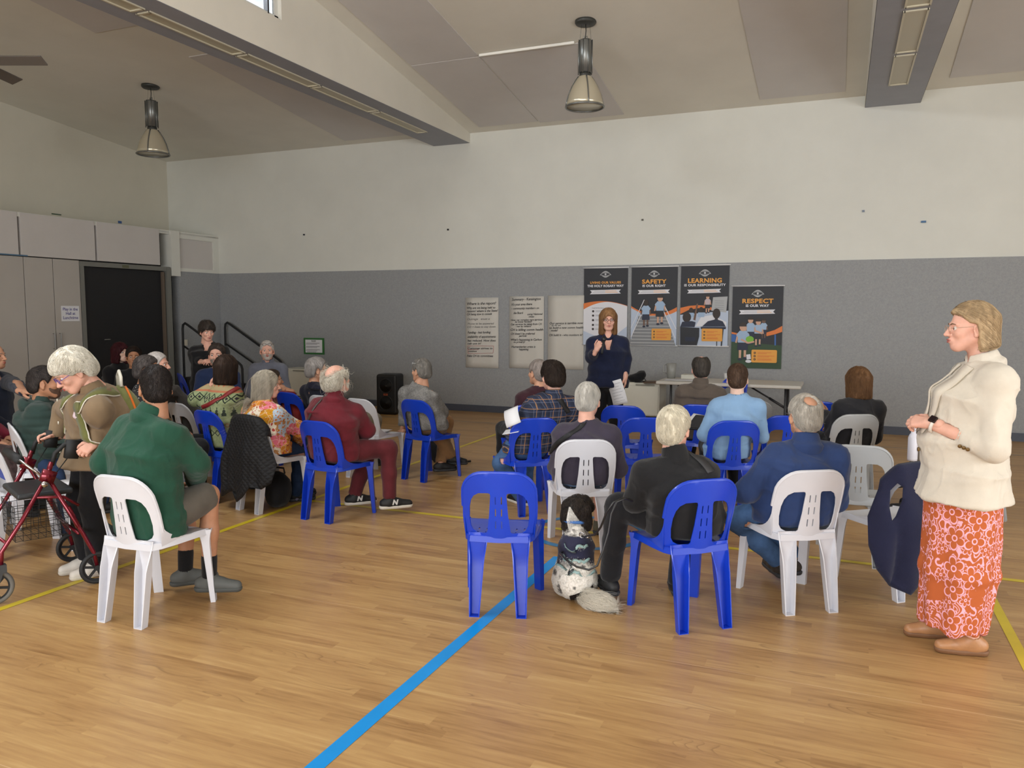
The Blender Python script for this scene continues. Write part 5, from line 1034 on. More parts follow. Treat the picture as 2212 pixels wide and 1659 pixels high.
sit('person with dark red hair and black clothes leaning in front of the dark door', None, -80, (261, 762), 0, -95, dict(sex='f', b=1.0, skin='pale', hair='bob', ht=.018, hl=.12, hairc=(66, 24, 30), hairc2=(34, 14, 18), nstr=900, slen=.2, mess=.15, top=dict(m=M_blk, t=.024, name='jumper'), bottom=dict(m=M_blk), shoe=dict(m=M_shoe, sole=M_soleg)), at=('d', 9.75), ch=('b', 'blue plastic chair under the person with dark red hair'))
sit('person with greying hair in a navy suit seated in front of the standing woman', None, -150, (468, 768), 0, -148, dict(b=1.05, skin='pink', hair='short', ht=.013, hairc=(74, 64, 58), hairc2=(46, 40, 38), nstr=900, mess=.4, beard=(150, 140, 132), top=dict(m=fabric('navy_suit', (38, 52, 88)), t=.022, name='suit_jacket', collar='v'), under=fabric('pale_blue_shirt', (190, 200, 216)), bottom=dict(m=fabric('navy_suit', (38, 52, 88))), shoe=dict(m=M_shoe, sole=M_soleg)), at=('d', 8.5), ch=('b', 'blue plastic chair under the person in the navy suit'))
sit('person in a grey shirt with glasses on the head seated by the wall', None, -150, (577, 758), 0, -140, dict(b=1.05, skin='pink', hair='crop', ht=.008, hairc=(196, 190, 184), hairc2=(150, 144, 140), nstr=900, slen=.03, beard=(196, 186, 178), glasses=dict(c=(60, 54, 52), up=True, r=.002), top=dict(m=fabric('grey_chambray', (112, 116, 130)), t=.022, name='shirt', collar='collar'), bottom=dict(m=M_jdark), shoe=dict(m=M_shoe, sole=M_soleg)), at=('d', 9.6), ch=('w', 'white plastic chair under the person in the grey shirt by the wall'))
def stander():
    d = 9.6; p = Dpt(449, 716, d); loc = (p.x, p.y); yaw = 212; J = stand_J(1.60, .15); J['H'] = P3(0, .04, p.z); J['neck'] = J['H']+P3(0, -.06, -.155); J['shL'] = J['neck']+P3(-.155, 0, -.1); J['shR'] = J['neck']+P3(.155, 0, -.1)
    L = lambda u, v, dd: tl(Dpt(u, v, d+dd), loc, yaw); J['elR'] = L(421, 775, .0); J['wrR'] = L(438, 782, -.2); J['elL'] = L(490, 778, 0); J['wrL'] = L(462, 781, -.25); J['pel'][2] = p.z-.62
    put_person('person in black with curly dark hair standing by the handrail', loc, yaw, J, dict(sex='f', b=1.15, skin='pink', head=(30, -14, 0), hair='wavy', ht=.017, hairc=(74, 66, 60), hairc2=(44, 38, 36), nstr=1500, slen=.06, mess=.9, curl=.9, lift=.012, hn=.008, top=dict(m=M_blk, t=.022, hem=J['pel'][2]-.10, cuff=.7, collar='v', name='jumper'), bottom=dict(m=fabric('khaki_trousers2', (128, 110, 86))), shoe=dict(m=M_shoe, sole=M_soleg), handR=dict(d=(-.8, .5, .1), n=(.2, .5, .8), curl=.6), handL=dict(d=(.8, .5, .1), n=(-.2, .5, .8), curl=.6)))
stander()
def walker_lady():
    d = 4.72; p = Dpt(158, 803, d); yaw = 150; base = Vector((-4.34, 3.56, 0)); loc = (base.x, base.y); H = tl(p, loc, yaw); J = stand_J(1.62, .15); J['H'] = H; J['neck'] = H+P3(0, -.10, -.135); L = lambda u, v, dd: tl(Dpt(u, v, d+dd), loc, yaw)
    J['hemr'] = (.195, .185); J['pel'] = P3(0, -.02, .88); J['chest'] = J['pel']*.40+J['neck']*.60+P3(0, -.02, 0); J['waist'] = J['pel']*.70+J['neck']*.30+P3(0, .0, 0); J['shL'] = J['neck']+P3(-.15, .0, -.10); J['shR'] = J['neck']+P3(.15, .02, -.10)
    J['wrL'] = L(205, 956, .02); J['elL'] = L(232, 905, .14); J['wrR'] = L(124, 940, .42); J['elR'] = L(140, 885, .5); J['anL'] = P3(-.07, .04, .085); J['anR'] = P3(.07, .08, .085); J['knL'] = P3(-.08, .06, .48); J['knR'] = P3(.08, .1, .48)
    look = dict(sex='f', vox=.0085, b=1.12, hs=1.03, skin='pink', head=(6, -34, 0), hair='wavy', ht=.021, hairc=(238, 233, 220), hairc2=(196, 188, 170), nstr=2600, slen=.10, srad=.0013, flow='fwd', mess=.35, curl=.5, lift=.006, hn=.007, brow=(190, 170, 150), glasses=dict(c=(104, 78, 150), r=.0022),
        top=dict(m=fabric('olive_brown_coat', (128, 108, 84), var=.08, bump=.15), t=.032, hem=.70, collar='fold', name='coat', fold=.010, ff=6, cuff=.9), under=fabric('pale_pink_top', (226, 206, 216)), bottom=dict(m=M_blk, t=.016), shoe=dict(m=mat('white_trainer', (224, 218, 210), .6), sole=M_solew, sock=fabric('white_sock', (225, 225, 225)), sockh=.05, toeL=8, toeR=4),
        handL=dict(d=(-.1, .8, -.55), n=(-.75, .3, .5), curl=.95, thumb=.9), handR=dict(d=(.1, .95, .1), n=(.3, -.1, .9), curl=.8, thumb=.9))
    r = put_person('person with fluffy white hair in a brown coat pushing the red walking frame', loc, yaw, J, look)
    g = G(); nb = J['neck']
    for i, z in enumerate((1.12, .98, .80)): g.lathe([(.0001, 0), (.010, 0), (.010, .005), (.0001, .006)], (.02, .205+.0*i, z), 10, 0, (0, 1, 0))
    g.build('buttons', mat('pearl_button', (224, 220, 206), .3), r, True); return r, J, loc, yaw
WL = walker_lady()
# straps worn across the back
def worn(label, part_, px, w, m_, name='bag_strap'):
    for o in bpy.data.objects:
        if o.get('label') == label: return band(o, part_, on_part(o, part_, px), w, m_, name)
M_strapb = mat('black_webbing', (22, 22, 24), .7); M_strapr = mat('red_leather', (132, 34, 34), .5); M_strapg = mat('brown_grey_leather', (72, 62, 60), .5)
worn('person in a mauve-grey sweater with white hair and a dark strap across the back', 'sweater', [(1284, 898), (1262, 915), (1230, 940), (1200, 963), (1188, 978)], .036, M_strapb)
worn('person in a dark plaid shirt and jeans holding papers', 'plaid_shirt', [(1168, 836), (1184, 840), (1200, 855), (1216, 874), (1228, 892)], .045, M_strapb)
worn('person in a maroon jacket with wispy white hair round a bald head', 'jacket', [(738, 848), (716, 848), (696, 862), (678, 884), (664, 912)], .018, M_strapg)
worn('person in a patterned green knit sweater with a red strap, one hand raised', 'sweater', [(522, 832), (502, 845), (475, 862), (452, 874), (436, 880)], .036, M_strapr)
worn('person in a black fleece with white hair seated beside the dog', 'fleece_jacket', [(1440, 972), (1462, 970), (1490, 980), (1515, 996), (1535, 1022)], .04, mat('camera_strap', (46, 46, 48), .6))
# ------------------------------------------------------------------ walking frame
M_mar = mat('maroon_metallic', (120, 22, 40), .28, .55, coat=.4); M_rub = mat('black_rubber', (30, 31, 33), .65); M_rubg = mat('grey_tyre', (104, 102, 98), .7); M_chr = mat('chrome', (200, 200, 204), .2, 1.0); M_pad = mat('dark_seat_vinyl', (46, 50, 54), .45)
def rollator():
    yaw = 155; r = empty('walking_frame', (-4.43, 3.50, 0), math.radians(yaw), 'red wheeled walking frame pushed by the white-haired person in brown', 'walking frame')
    fr = G()
    for s in (-1, 1):
        x = .285*s; J = (x*.93, .24, .70)
        fr.tube([J, (x*.96, .38, .46), (x, .49, .30), (x, .50, .19)], .0125, 10); fr.tube([J, (x, .07, .33), (x, .015, .20), (x, .0, .11)], .0125, 10); fr.tube([J, (x*.9, .21, .78)], .015, 10)
        fr.tube([(x*.95, .31, .585), (x*.95, .16, .565), (x*.95, .08, .50)], .009, 8)
        fr.box((x*.94, .235, .70), (.034, .075, .07), Matrix.Rotation(.4, 3, 'X')); fr.tube([(x*.95, .14, .50), (x*.98, .09, .37)], .016, 8)
    fr.tube([(-.28, .09, .33), (.28, .09, .33)], .009, 8); fr.tube([(-.28, .46, .34), (0, .5, .36), (.28, .46, .34)], .009, 8); fr.build('frame', M_mar, r, True)
    for s in (-1, 1):
        x = .285*s; g = G(); g.tube([(x*.9, .21, .76), (x*.9, .19, .83), (x*.9, .14, .875), (x*.9, .05, .885), (x*.9, -.06, .875)], [.0135, .0135, .0135, .016, .0165], 10); g.box((x*.9, .10, .845), (.05, .07, .11), Matrix.Rotation(.15, 3, 'X')); h = g.build('handle', M_rub, r, True)
        g = G(); g.tube([(x*.9, .09, .80), (x*.9, .02, .80), (x*.9, -.05, .815)], .007, 6); g.build('brake_lever', M_rub, h, True)
        g = G(); g.tube([(x*.9, .12, .80), (x*.8, .22, .66), (x*.98, .14, .45), (x, .03, .22)], .003, 6); g.build('brake_cable', M_rub, r, True)
        for (y, nm, zc) in ((.50, 'front', .10), (0, 'rear', .10)):
            rad = .10; yy = y+(.035 if y else 0); g = G(); g.torus((x, yy, zc), rad-.013, .0135, (1, 0, 0), 32, 8); w = g.build('wheel', M_rubg if y else M_rub, r, True)
            g = G(); g.torus((x, yy, zc), rad-.027, .006, (1, 0, 0), 32, 6)
            for i in range(6): a = i*PI/3+.2; g.box((x, yy+.037*math.cos(a), zc+.037*math.sin(a)), (.012, .075, .013), Matrix.Rotation(a, 3, 'X'))
            g.lathe([(.0001, -.018), (.017, -.018), (.017, .018), (.0001, .018)], (x, yy, zc), 14, 0, (1, 0, 0)); g.build('hub', M_rub, w)
            if y:
                g = G()
                for q in (-1, 1): g.add([(x+q*.02, .485, .20), (x+q*.02, .515, .20), (x+q*.02, yy+.016, zc), (x+q*.02, yy-.016, zc)], [(0, 1, 2, 3)])
                g.box((x, .50, .205), (.046, .05, .04)); g.build('fork', mat('fork_grey', (58, 60, 62), .5), r, solid=.006)
    g = G(); g.box((0, .24, .585), (.44, .30, .035)); g.build('seat', M_pad, r, bevel=.015)
    g = G(); g.tube([(-.27, .27, .71), (-.2, .36, .80), (.2, .36, .80), (.27, .27, .71)], .0075, 8); b_ = g.build('back_bar', M_chr, r, True); g = G(); g.tube([(-.19, .36, .80), (.19, .36, .80)], .026, 12); g.build('back_pad', M_rub, b_, True)
    g = G()
    for k in range(7):
        z = .52-.035*k; w_ = .20-.006*k; g.tube([(-w_, .12, z), (w_, .12, z), (w_, .40, z), (-w_, .40, z), (-w_, .12, z)], .0018, 4)
    for k in range(15): x = -.2+.4*k/14; g.tube([(x, .12, .52), (x*.82, .12, .31), (x*.82, .40, .31), (x, .40, .52)], .0016, 4)
    for k in range(8): y = .12+.28*k/7; g.tube([(-.2, y, .52), (-.164, y, .31), (.164, y, .31), (.2, y, .52)], .0016, 4)
    g.build('wire_basket', M_rub, r)
    g = G()
    for s in (-1, 1): g.lathe([(.0001, 0), (.018, 0), (.018, .018), (.0001, .02)], (s*.285, .26, .66), 12, 0, (s, 0, 0))
    g.build('knobs', M_chr, r, True)
rollator()
# ------------------------------------------------------------------ backpack on the lady's back
def backpack():
    root, J, loc, yaw = WL; M_ol = fabric('olive_nylon', (108, 110, 64), bump=.2); M_or = fabric('orange_piping', (206, 106, 36)); M_wp = fabric('white_strap_padding', (216, 212, 198))
    r = empty('backpack', (loc[0], loc[1], 0), math.radians(yaw), 'olive green backpack with orange piping on the back of the person in brown', 'backpack')
    c = J['chest']*.8+J['neck']*.2+P3(.05, -.185, -.11); F = Field(c-.36, c+.36, .009); F.ell(c, (.155, .10, .24), Rot(0, -14, 0), .02); F.ell(c+P3(0, -.05, -.09), (.13, .09, .13), k=.03); V, Q = F.mesh(1); V = folds(V, Q, .005, 8, 2); sdf_obj('bag', (V, Q), M_ol, r)
    g = G(); R_ = Rot(0, -14, 0)
    for sx in (-1, 1): g.tube([tuple(c+R_ @ P3(sx*.152*math.cos(t), -.03-.045*abs(math.cos(t))*0, .24*math.sin(t))) for t in np.linspace(-1.2, 1.25, 14)], .007, 6)
    g.build('piping', M_or, r, True)
    g = G(); t = c+P3(0, .05, .24); g.tube([t+P3(-.05, 0, -.01), t+P3(-.05, .0, .05), t+P3(0, .0, .085), t+P3(.05, 0, .05), t+P3(.05, 0, -.01)], .010, 8, flat=(0, 1, 0)); g.build('grab_handle', M_wp, r, True)
    for s in (-1, 1):
        n = J['neck']; pts = [c+P3(s*.08, .09, .19), n+P3(s*.105, -.02, .01), n+P3(s*.125, .12, -.06), J['chest']+P3(s*.150, .20, .04), J['chest']+P3(s*.185, .12, -.16), J['chest']+P3(s*.16, -.10, -.22)]
        me = child(root, 'coat').data; 
        o = band(root, 'coat', pts, .062, M_ol, 'shoulder_strap', .004, 44, .010); o.parent = r; e2 = band(root, 'coat', pts, .075, M_wp, 'strap_edging', .002, 44, .006); e2.parent = o
backpack()
# ------------------------------------------------------------------ small things held
def held(name, label, cat, fn, group=None, loc=(0, 0, 0)):
    r = empty(name, loc, 0, label, cat, group); fn(r); return r
def wp(J, loc, yaw, p):
    c, s = math.cos(math.radians(yaw)), math.sin(math.radians(yaw)); return Vector((loc[0]+p[0]*c-p[1]*s, loc[1]+p[0]*s+p[1]*c, p[2]))
def sheet(name, label, cat, c, ux, uy, w, h, m_, group=None, curl=.0, lines=0):
    """a page: centre, two direction vectors, size"""
    r = empty(name, c, 0, label, cat, group); ux = Vector(ux).normalized(); uy = (Vector(uy)-ux*Vector(uy).dot(ux)).normalized(); n = ux.cross(uy); g = G(); N = 8; V = []
    for j in range(2):
        for i in range(N+1): t = i/N-.5; V.append(ux*(w*(j-.5))+uy*(h*t)+n*(curl*(1-4*t*t)))
    g.add(V, [(i, i+1, N+2+i, N+1+i) for i in range(N)]); g.build('page', m_, r, True, solid=.0012)
    if lines:
        g = G()
        for k in range(lines):
            t = .36-.72*k/max(lines-1, 1)
            for q in (-1, 1): p = uy*(h*t)+n*(curl*(1-4*t*t)+q*.0012); a, b_ = p-ux*w*.36, p+ux*w*(.36-.15*((k*7) % 3)/2); g.add([a-uy*.0015, b_-uy*.0015, b_+uy*.0015, a+uy*.0015], [(0, 1, 2, 3)])
        g.build('print', mat('grey_print', (150, 150, 156), .8), r)
    return r
J, loc, yaw = PR
hp_ = wp(J, loc, yaw, J['wrR']); ra = Dpt(1293, 742, 8.50)
def mic(r):
    a, b_ = Dpt(1300, 764, 8.44), Dpt(1304, 737, 8.50); ax = (b_-a).normalized(); g = G(); g.tube([a, a.lerp(b_, .6), b_], [.012, .016, .018], 12); g.build('handle', M_rub, r, True); g = G(); g.lathe([(.016, 0), (.024, .012), (.026, .03), (.02, .05), (.0001, .056)], b_, 16, 0, ax); g.build('grille', mat('mic_grille', (58, 58, 60), .4, .8), r, True)
held('microphone', 'black microphone held up by the person speaking', 'microphone', mic)
sheet('paper_sheet', 'white printed pages hanging from the hand of the person speaking', 'paper', Dpt(1333, 848, 8.62), (.8, -.25, .25), (.35, 0, -1), .19, .27, M_paper, None, .012, 7)
sheet('paper_sheet', 'white page held by the person in the plaid shirt', 'paper', Dpt(1107, 900, 6.42), (1, .1, .45), (-.1, .7, 1), .13, .17, M_paper, None, .02)
sheet('paper_sheet', 'white paper corner showing under the elbow of the plaid shirt', 'paper', Dpt(1106, 931, 6.45), (1, .1, .2), (.4, 1, .3), .14, .12, M_paper)
sheet('paper_sheet', 'white page beside the black tablet in the light blue jumper\'s hands', 'paper', Dpt(1502, 904, 6.75), (1, -.3, -.1), (.2, 1, .5), .10, .14, M_paper)
def tablet(r):
    c = Dpt(1510, 913, 6.62); g = G(); R = Matrix.Rotation(-.3, 3, 'Z') @ Matrix.Rotation(.5, 3, 'X'); g.box(c, (.15, .20, .015), R); g.build('cover', mat('tablet_black', (22, 22, 24), .45), r, bevel=.004); g = G(); g.box(c+R @ Vector((0, 0, .009)), (.13, .18, .002), R); g.build('screen', mat('screen_off', (40, 42, 48), .15), r)
held('tablet', 'black tablet held by the person in the light blue jumper', 'tablet', tablet)
def bottle(r):
    c = Dpt(1972, 962, 6.02); g = G(); g.lathe([(.0001, -.12), (.034, -.118), (.036, -.10), (.036, .06), (.026, .085), (.018, .095), (.018, .115)], c, 18); g.build('bottle_body', mat('white_bottle', (226, 226, 238), .35), r, True); g = G(); g.lathe([(.02, .0), (.021, .03), (.0001, .032)], c+Vector((0, 0, .113)), 14); g.build('cap', mat('white_bottle', (226, 226, 238), .35), r, True)
held('bottle', 'white bottle held beside the knee just left of the cream jacket', 'bottle', bottle)
x, y, a = CHAIRS['C18']
for k, (dx, dy, rz) in enumerate(((.02, .03, .3), (-.06, .0, -.2))):
    c, s = math.cos(a+rz), math.sin(a+rz); sheet('paper_sheet', ['upper white page lying on the empty white seat', 'lower white page on the empty white seat'][k], 'paper', Vector((x+dx, y+dy, .452-.004*k)), (c, s, 0), (-s, c, 0), .2, .28, M_paper, 'papers on the empty white chair', 0, 6)
x, y, a = CHAIRS['C27']; sheet('paper_sheet', 'white page on the chair seat behind the walking frame', 'paper', Vector((x+.08, y+.12, .455)), (math.cos(a), math.sin(a), 0), (-math.sin(a), math.cos(a), 0), .2, .28, M_paper)
def umbrella(r):
    a, b_ = atZ(968, 1001, .02), atZ(1008, 997, .02); g = G(); g.tube([a, a.lerp(b_, .5), b_], [.02, .022, .012], 8); g.build('folded_canopy', M_blk, r, True); g = G(); g.tube([b_, b_+(b_-a).normalized()*.05], .012, 8); g.build('handle', M_rub, r, True)
held('umbrella', 'folded black umbrella on the floor by the grey jumper\'s feet', 'umbrella', umbrella)
def bag(name, label, c, r3, m_=None, cat='bag'):
    r = empty(name, (c[0], c[1], 0), 0, label, cat); F = Field(P3(-.35, -.35, -.02), P3(.35, .35, .6), .011); F.ell((0, 0, r3[2]), r3, k=.03); F.ell((.03, -.05, r3[2]*.7), (r3[0]*.8, r3[1], r3[2]*.7), k=.04); F.plane((0, 0, .003), (0, 0, -1)); V, Q = F.mesh(1); V = folds(V, Q, .009, 9, 5); V[:, 2] = np.maximum(V[:, 2], .001); sdf_obj('bag_body', (V, Q), m_ or M_blk, r)
    g = G(); g.tube([(-.07, 0, r3[2]*1.9), (-.05, .01, r3[2]*2.2), (.05, .01, r3[2]*2.2), (.07, 0, r3[2]*1.9)], .008, 6); g.build('handle', M_rub, r, True); return r
p = atZ(935, 1000, 0); bag('backpack', 'black bag on the floor under the grey jumper\'s blue chair', (p.x, p.y+.12), (.13, .10, .17))
p = atZ(590, 1075, 0); bag('backpack', 'black bag on the floor under the floral shirt\'s chair', (-4.43, 5.40), (.12, .10, .15))
# ------------------------------------------------------------------ coats hung over chair backs
def coat(label, key, outline, holes, m_, seed, amp=.014):
    x, y, a = CHAIRS[key]; r = empty('coat', (x, y, 0), a, label, 'coat'); P, F = cdt_sheet(outline, holes, .022); V = []
    for px, t in P:           # px across, t down from the top of the back (negative: on the seat side)
        ex = max(0, abs(px)-.17); z = .826-abs(t)-ex*.9-(px/.2)**2*.02; yb = back3(max(-.2, min(.2, px)), min(.8, max(.45, z))).y
        yy = (-.262-.055*min(1, max(0, t-.02)*3.5)+ex*.5+px*px*.3*max(0, 1-t*3)) if t > .02 else (yb+.02+.03*max(0, -t)*2 if t < -.02 else yb+(-.022+.021*(.02-t)/.02 if t > 0 else -.001+.021*(-t)/.02))
        V.append((px, yy, z))
    V = np.array(V); k = np.clip(np.array([p[1] for p in P])*3, 0, 1)[:, None]; n = vnoise(np.stack([V[:, 0]*8, V[:, 1]*0, V[:, 2]*2.2], 1), seed); n2 = vnoise(np.stack([V[:, 0]*17, V[:, 1]*0, V[:, 2]*5], 1), seed+2)
    V[:, 1] -= (np.abs(n)*amp*2.4+n2*amp*.7)*k[:, 0]; g = G(); g.add(V, F); o = g.build('cloth', m_, r, True, solid=.010); return r
M_nv = fabric('navy_wool', (36, 38, 62), var=.08, bump=.5); mq, nt, b = new_mat('black_quilted'); X, Y, Z = XYZ(nt, OBJC(nt))[:3]
b.inputs['Base Color'].default_value = (*lin((13, 14, 19)), 1); b.inputs['Roughness'].default_value = .7; qd = MA(nt, 'MULTIPLY', MA(nt, 'ABSOLUTE', MA(nt, 'SINE', MA(nt, 'MULTIPLY', MA(nt, 'ADD', X, Z), 75))), MA(nt, 'ABSOLUTE', MA(nt, 'SINE', MA(nt, 'MULTIPLY', MA(nt, 'SUBTRACT', X, Z), 75)))); BUMP(nt, b, qd, .6, .006)
coat('navy blue coat hung over the white chair beside the standing person', 'C4', [(-.225, -.10), (.21, -.12), (.225, .1), (.23, .34), (.235, .50), (.12, .56), (-.05, .66), (-.16, .73), (-.25, .60), (-.32, .42), (-.345, .26), (-.33, .12), (-.27, .03)], [[(-.225, .09), (-.195, .08), (-.175, .12), (-.185, .18), (-.215, .24), (-.24, .24), (-.24, .17)]], M_nv, 4, .022)
coat('black quilted coat hung over the white chair behind the floral shirt', 'C21', [(-.20, -.14), (.20, -.14), (.245, .06), (.34, .18), (.33, .34), (.27, .46), (.17, .56), (.10, .66), (0, .72), (-.07, .63), (-.24, .62), (-.33, .50), (-.42, .40), (-.40, .24), (-.31, .12), (-.225, .03)], [], mq, 9, .024)
# ------------------------------------------------------------------ the dog
def dog():
    base = atZ(1234, 1296, 0); r = empty('dog', (base.x, base.y+.06, 0), math.radians(12), 'small white dog with black spots sitting beside the empty blue chair, seen from behind', 'dog'); r.scale = (.93, .93, .93)
    mt, nt, b = new_mat('dog_fur'); v = OBJC(nt); X, Y, Z = XYZ(nt, v)[:3]
    sp = NOISE(nt, v, 15, 1, .4); sp2 = NOISE(nt, v, 50, 2)
    mott = RAMP(nt, NOISE(nt, v, 44, 3), [(.42, lin((236, 230, 222))), (.60, lin((168, 162, 156)))]); mid = MA(nt, 'MULTIPLY', MA(nt, 'GREATER_THAN', Z, .22), MA(nt, 'LESS_THAN', Z, .42)); c = MIX(nt, mid, lin((240, 235, 226)), mott)
    spot = RAMP(nt, sp, [(.64, (0, 0, 0)), (.69, (.8, .8, .8))]); c = MIX(nt, spot, c, lin((44, 36, 34)))
    rb = MA(nt, 'MULTIPLY', MA(nt, 'LESS_THAN', Z, MA(nt, 'ADD', .055, MA(nt, 'MULTIPLY', X, .42))), MA(nt, 'MULTIPLY', MA(nt, 'GREATER_THAN', X, -.02), MA(nt, 'LESS_THAN', Y, -.06))); c = MIX(nt, rb, c, lin((46, 38, 36)))
    nt.links.new(c, b.inputs['Base Color']); b.inputs['Roughness'].default_value = .8; b.inputs['Specular IOR Level'].default_value = .15
    mh, nt, b = new_mat('dog_head_fur'); v = OBJC(nt); X, Y, Z = XYZ(nt, v)[:3]
    bl = MA(nt, 'LESS_THAN', MA(nt, 'ABSOLUTE', MA(nt, 'ADD', X, MA(nt, 'ADD', .030, MA(nt, 'MULTIPLY', MA(nt, 'SUBTRACT', Z, .50), .25)))), MA(nt, 'SUBTRACT', .042, MA(nt, 'MULTIPLY', MA(nt, 'MAXIMUM', MA(nt, 'SUBTRACT', Z, .47), 0), .42)))
    bl = MA(nt, 'MULTIPLY', bl, MA(nt, 'LESS_THAN', Z, .555)); dk = RAMP(nt, NOISE(nt, v, 30, 3), [(.35, lin((24, 20, 19))), (.68, lin((70, 58, 48)))])
    nt.links.new(MIX(nt, bl, dk, lin((238, 234, 226))), b.inputs['Base Color']); b.inputs['Roughness'].default_value = .7
    F = Field((-.26, -.26, -.01), (.26, .42, .52), .008)
    F.ell((0, -.01, .125), (.128, .135, .13), k=.02); F.loft((0, .0, .13), (0, .10, .30), (.115, .115), (.100, .105), (1, 0, 0), .05, .06); F.loft((0, .10, .30), (-.005, .135, .40), (.098, .105), (.062, .07), (1, 0, 0), .05, .04); F.cone((-.005, .135, .40), (-.008, .15, .47), .060, .055, .03)
    for s in (-1, 1):
        F.ell((s*.085, .05, .085), (.055, .11, .085), k=.03); F.cone((s*.10, .13, .035), (s*.11, .20, .025), .030, .026, .02)           # thigh and hind paw
        F.chain([(s*.06, .19, .27), (s*.06, .215, .14), (s*.06, .21, .04)], [.045, .03, .024], .03); F.cone((s*.06, .21, .03), (s*.06, .25, .022), .028, .023, .02)
    F.plane((0, 0, .002), (0, 0, -1)); V, Q = F.mesh(1); V = V+vnormals(V, Q)*(.004*vnoise(V*60, 3)+.003*vnoise(V*110, 5))[:, None]; V[:, 2] = np.maximum(V[:, 2], .001)
    fl = lambda P: np.stack([.2*np.sign(P[:, 0]), -.35+0*P[:, 0], -1+0*P[:, 0]], 1)
    st = strands(F, 7000, .022, .0011, fl, 3, .9, .006, 4, .8); st[0][:, 2] = np.maximum(st[0][:, 2], .001); sdf_obj('body', join([(V, Q), st]), mt, r)
    # head with muzzle turned to the right
    Rh = Rot(-32, 6, 4); H = P3(-.004, .165, .515); F = Field((-.16, -.14, -.12), (.16, .20, .14), .006); F.ell((0, 0, .02), (.078, .085, .072), k=.01); F.ell((0, .085, -.012), (.036, .055, .032), k=.03); F.ell((0, .125, -.012), (.028, .03, .026), k=.02); F.ell((0, .06, .045), (.05, .04, .03), k=.03); F.cone((0, -.04, -.02), (0, -.05, -.09), .062, .06, .03)
    V, Q = F.mesh(1); V = V+vnormals(V, Q)*(.005*vnoise(V*50, 1))[:, None]; st = strands(F, 3600, .035, .0011, lambda P: np.stack([.8*np.sign(P[:, 0]), -.4+0*P[:, 0], -.7+0*P[:, 0]], 1), 2, .6, .010, 5, .8); V, Q = join([(V, Q), st]); sdf_obj('head', (xf(V, Rh, H), Q), mh, r)
    for s in (-1, 1):
        F = Field((-.14, -.1, -.18), (.14, .12, .10), .006); F.ell((s*.078, -.012, -.035), (.024, .042, .072), Rot(0, 0, s*-14), .02); F.ell((s*.07, -.01, .025), (.028, .035, .03), k=.03); V, Q = F.mesh(1); st = strands(F, 1500, .05, .0012, lambda P: np.stack([.1*s+0*P[:, 0], 0*P[:, 0], -1+0*P[:, 0]], 1), 5, .35, .008, 5, .5); V, Q = join([(V, Q), st])
        sdf_obj('ear', (xf(V, Rh, H), Q), mat('dog_ear_fur', (52, 42, 36), .7, var=.5, scale=30), r)
    g = G(); g.v = []; g.lathe([(.0001, .008), (.009, .005), (.011, -.003), (.0001, -.008)], (0, .155, -.004), 10, 0, (0, 1, 0)); g.v = [tuple(p) for p in xf(np.array(g.v), Rh, H)]; g.build('nose', mat('dog_nose', (16, 14, 14), .3), r, True)
    g = G()
    for s in (-1, 1): g.lathe([(.0001, .007), (.006, .004), (.007, -.002), (.0001, -.006)], (s*.03, .078, .022), 10, 0, (0, 1, 0))
    g.v = [tuple(p) for p in xf(np.array(g.v), Rh, H)]; g.build('eyes', mat('dog_eye', (20, 14, 10), .15), r, True)
    # tail plume on the floor
    F = Field((-.05, -.40, -.01), (.40, .10, .14), .007); F.chain([(.07, -.10, .045), (.12, -.155, .04), (.175, -.17, .035), (.215, -.18, .028)], [.024, .028, .028, .016], .02); F.plane((0, 0, .002), (0, 0, -1)); V, Q = F.mesh(1); V[:, 2] = np.maximum(V[:, 2], .001); st = strands(F, 3000, .12, .0008, lambda P: np.stack([.9+0*P[:, 0], -.35+0*P[:, 0], -.12+0*P[:, 0]], 1), 8, .32, .030, 7, .35); st[0][:, 2] = np.maximum(st[0][:, 2], .001)
    sdf_obj('tail', join([(V, Q), st]), mat('dog_tail_fur', (240, 232, 216), .75), r)
    # collar and harness
    me = child(r, 'body'); M_hn = fabric('harness_navy', (48, 48, 70)); M_hw = mat('harness_aqua_webbing', (150, 178, 176), .6); M_col = mat('blue_collar', (72, 120, 190), .6)
    g = G(); g.torus((-.007, .146, .447), .079, .011, (0, .18, 1), 28, 6, 0, 1, 1); g.build('collar', M_col, r, True)
    F = Field((-.26, -.26, .05), (.26, .42, .45), .008); t = .010; F.loft((0, .02, .16), (0, .10, .30), (.115+t, .120+t), (.100+t, .108+t), (1, 0, 0), .04, .05); F.loft((0, .10, .30), (-.005, .13, .385), (.100+t, .108+t), (.072+t, .08+t), (1, 0, 0), .04, .02)
    F.plane((0, 0, .385), (0, .1, 1)); F.plane((0, 0, .185), (0, -.15, -1)); F.cone((.055, -.16, .29), (.065, -.12, .33), .062, .05, .01, True); F.ell((.045, -.13, .235), (.075, .10, .036), k=.01, sub=True); F.ell((.06, -.1, .33), (.07, .1, .034), k=.01, sub=True); V, Q = F.mesh(1); sdf_obj('harness', (V, Q), M_hn, r)
    for z, nm in ((.365, 0), (.285, 1), (.205, 2)):
        band(r, 'body', [(-.11, -.06, z+.005), (-.05, -.12, z), (.0, -.13, z-.004), (.05, -.11, z-.012), (.11, -.04, z-.03)], .018, M_hw, 'harness_strap', .022, 30, .003)
        q = band(r, 'body', [(-.035, -.12, z), (.0, -.13, z-.004)], .026, mat('buckle_grey', (70, 76, 78), .4), 'buckle', .026, 6, .006)
    g = G(); g.torus((.045, -.018, .405), .018, .003, (.3, 1, .2), 20, 6); g.build('ring', M_chr, r, True); return r
DOG = dog()
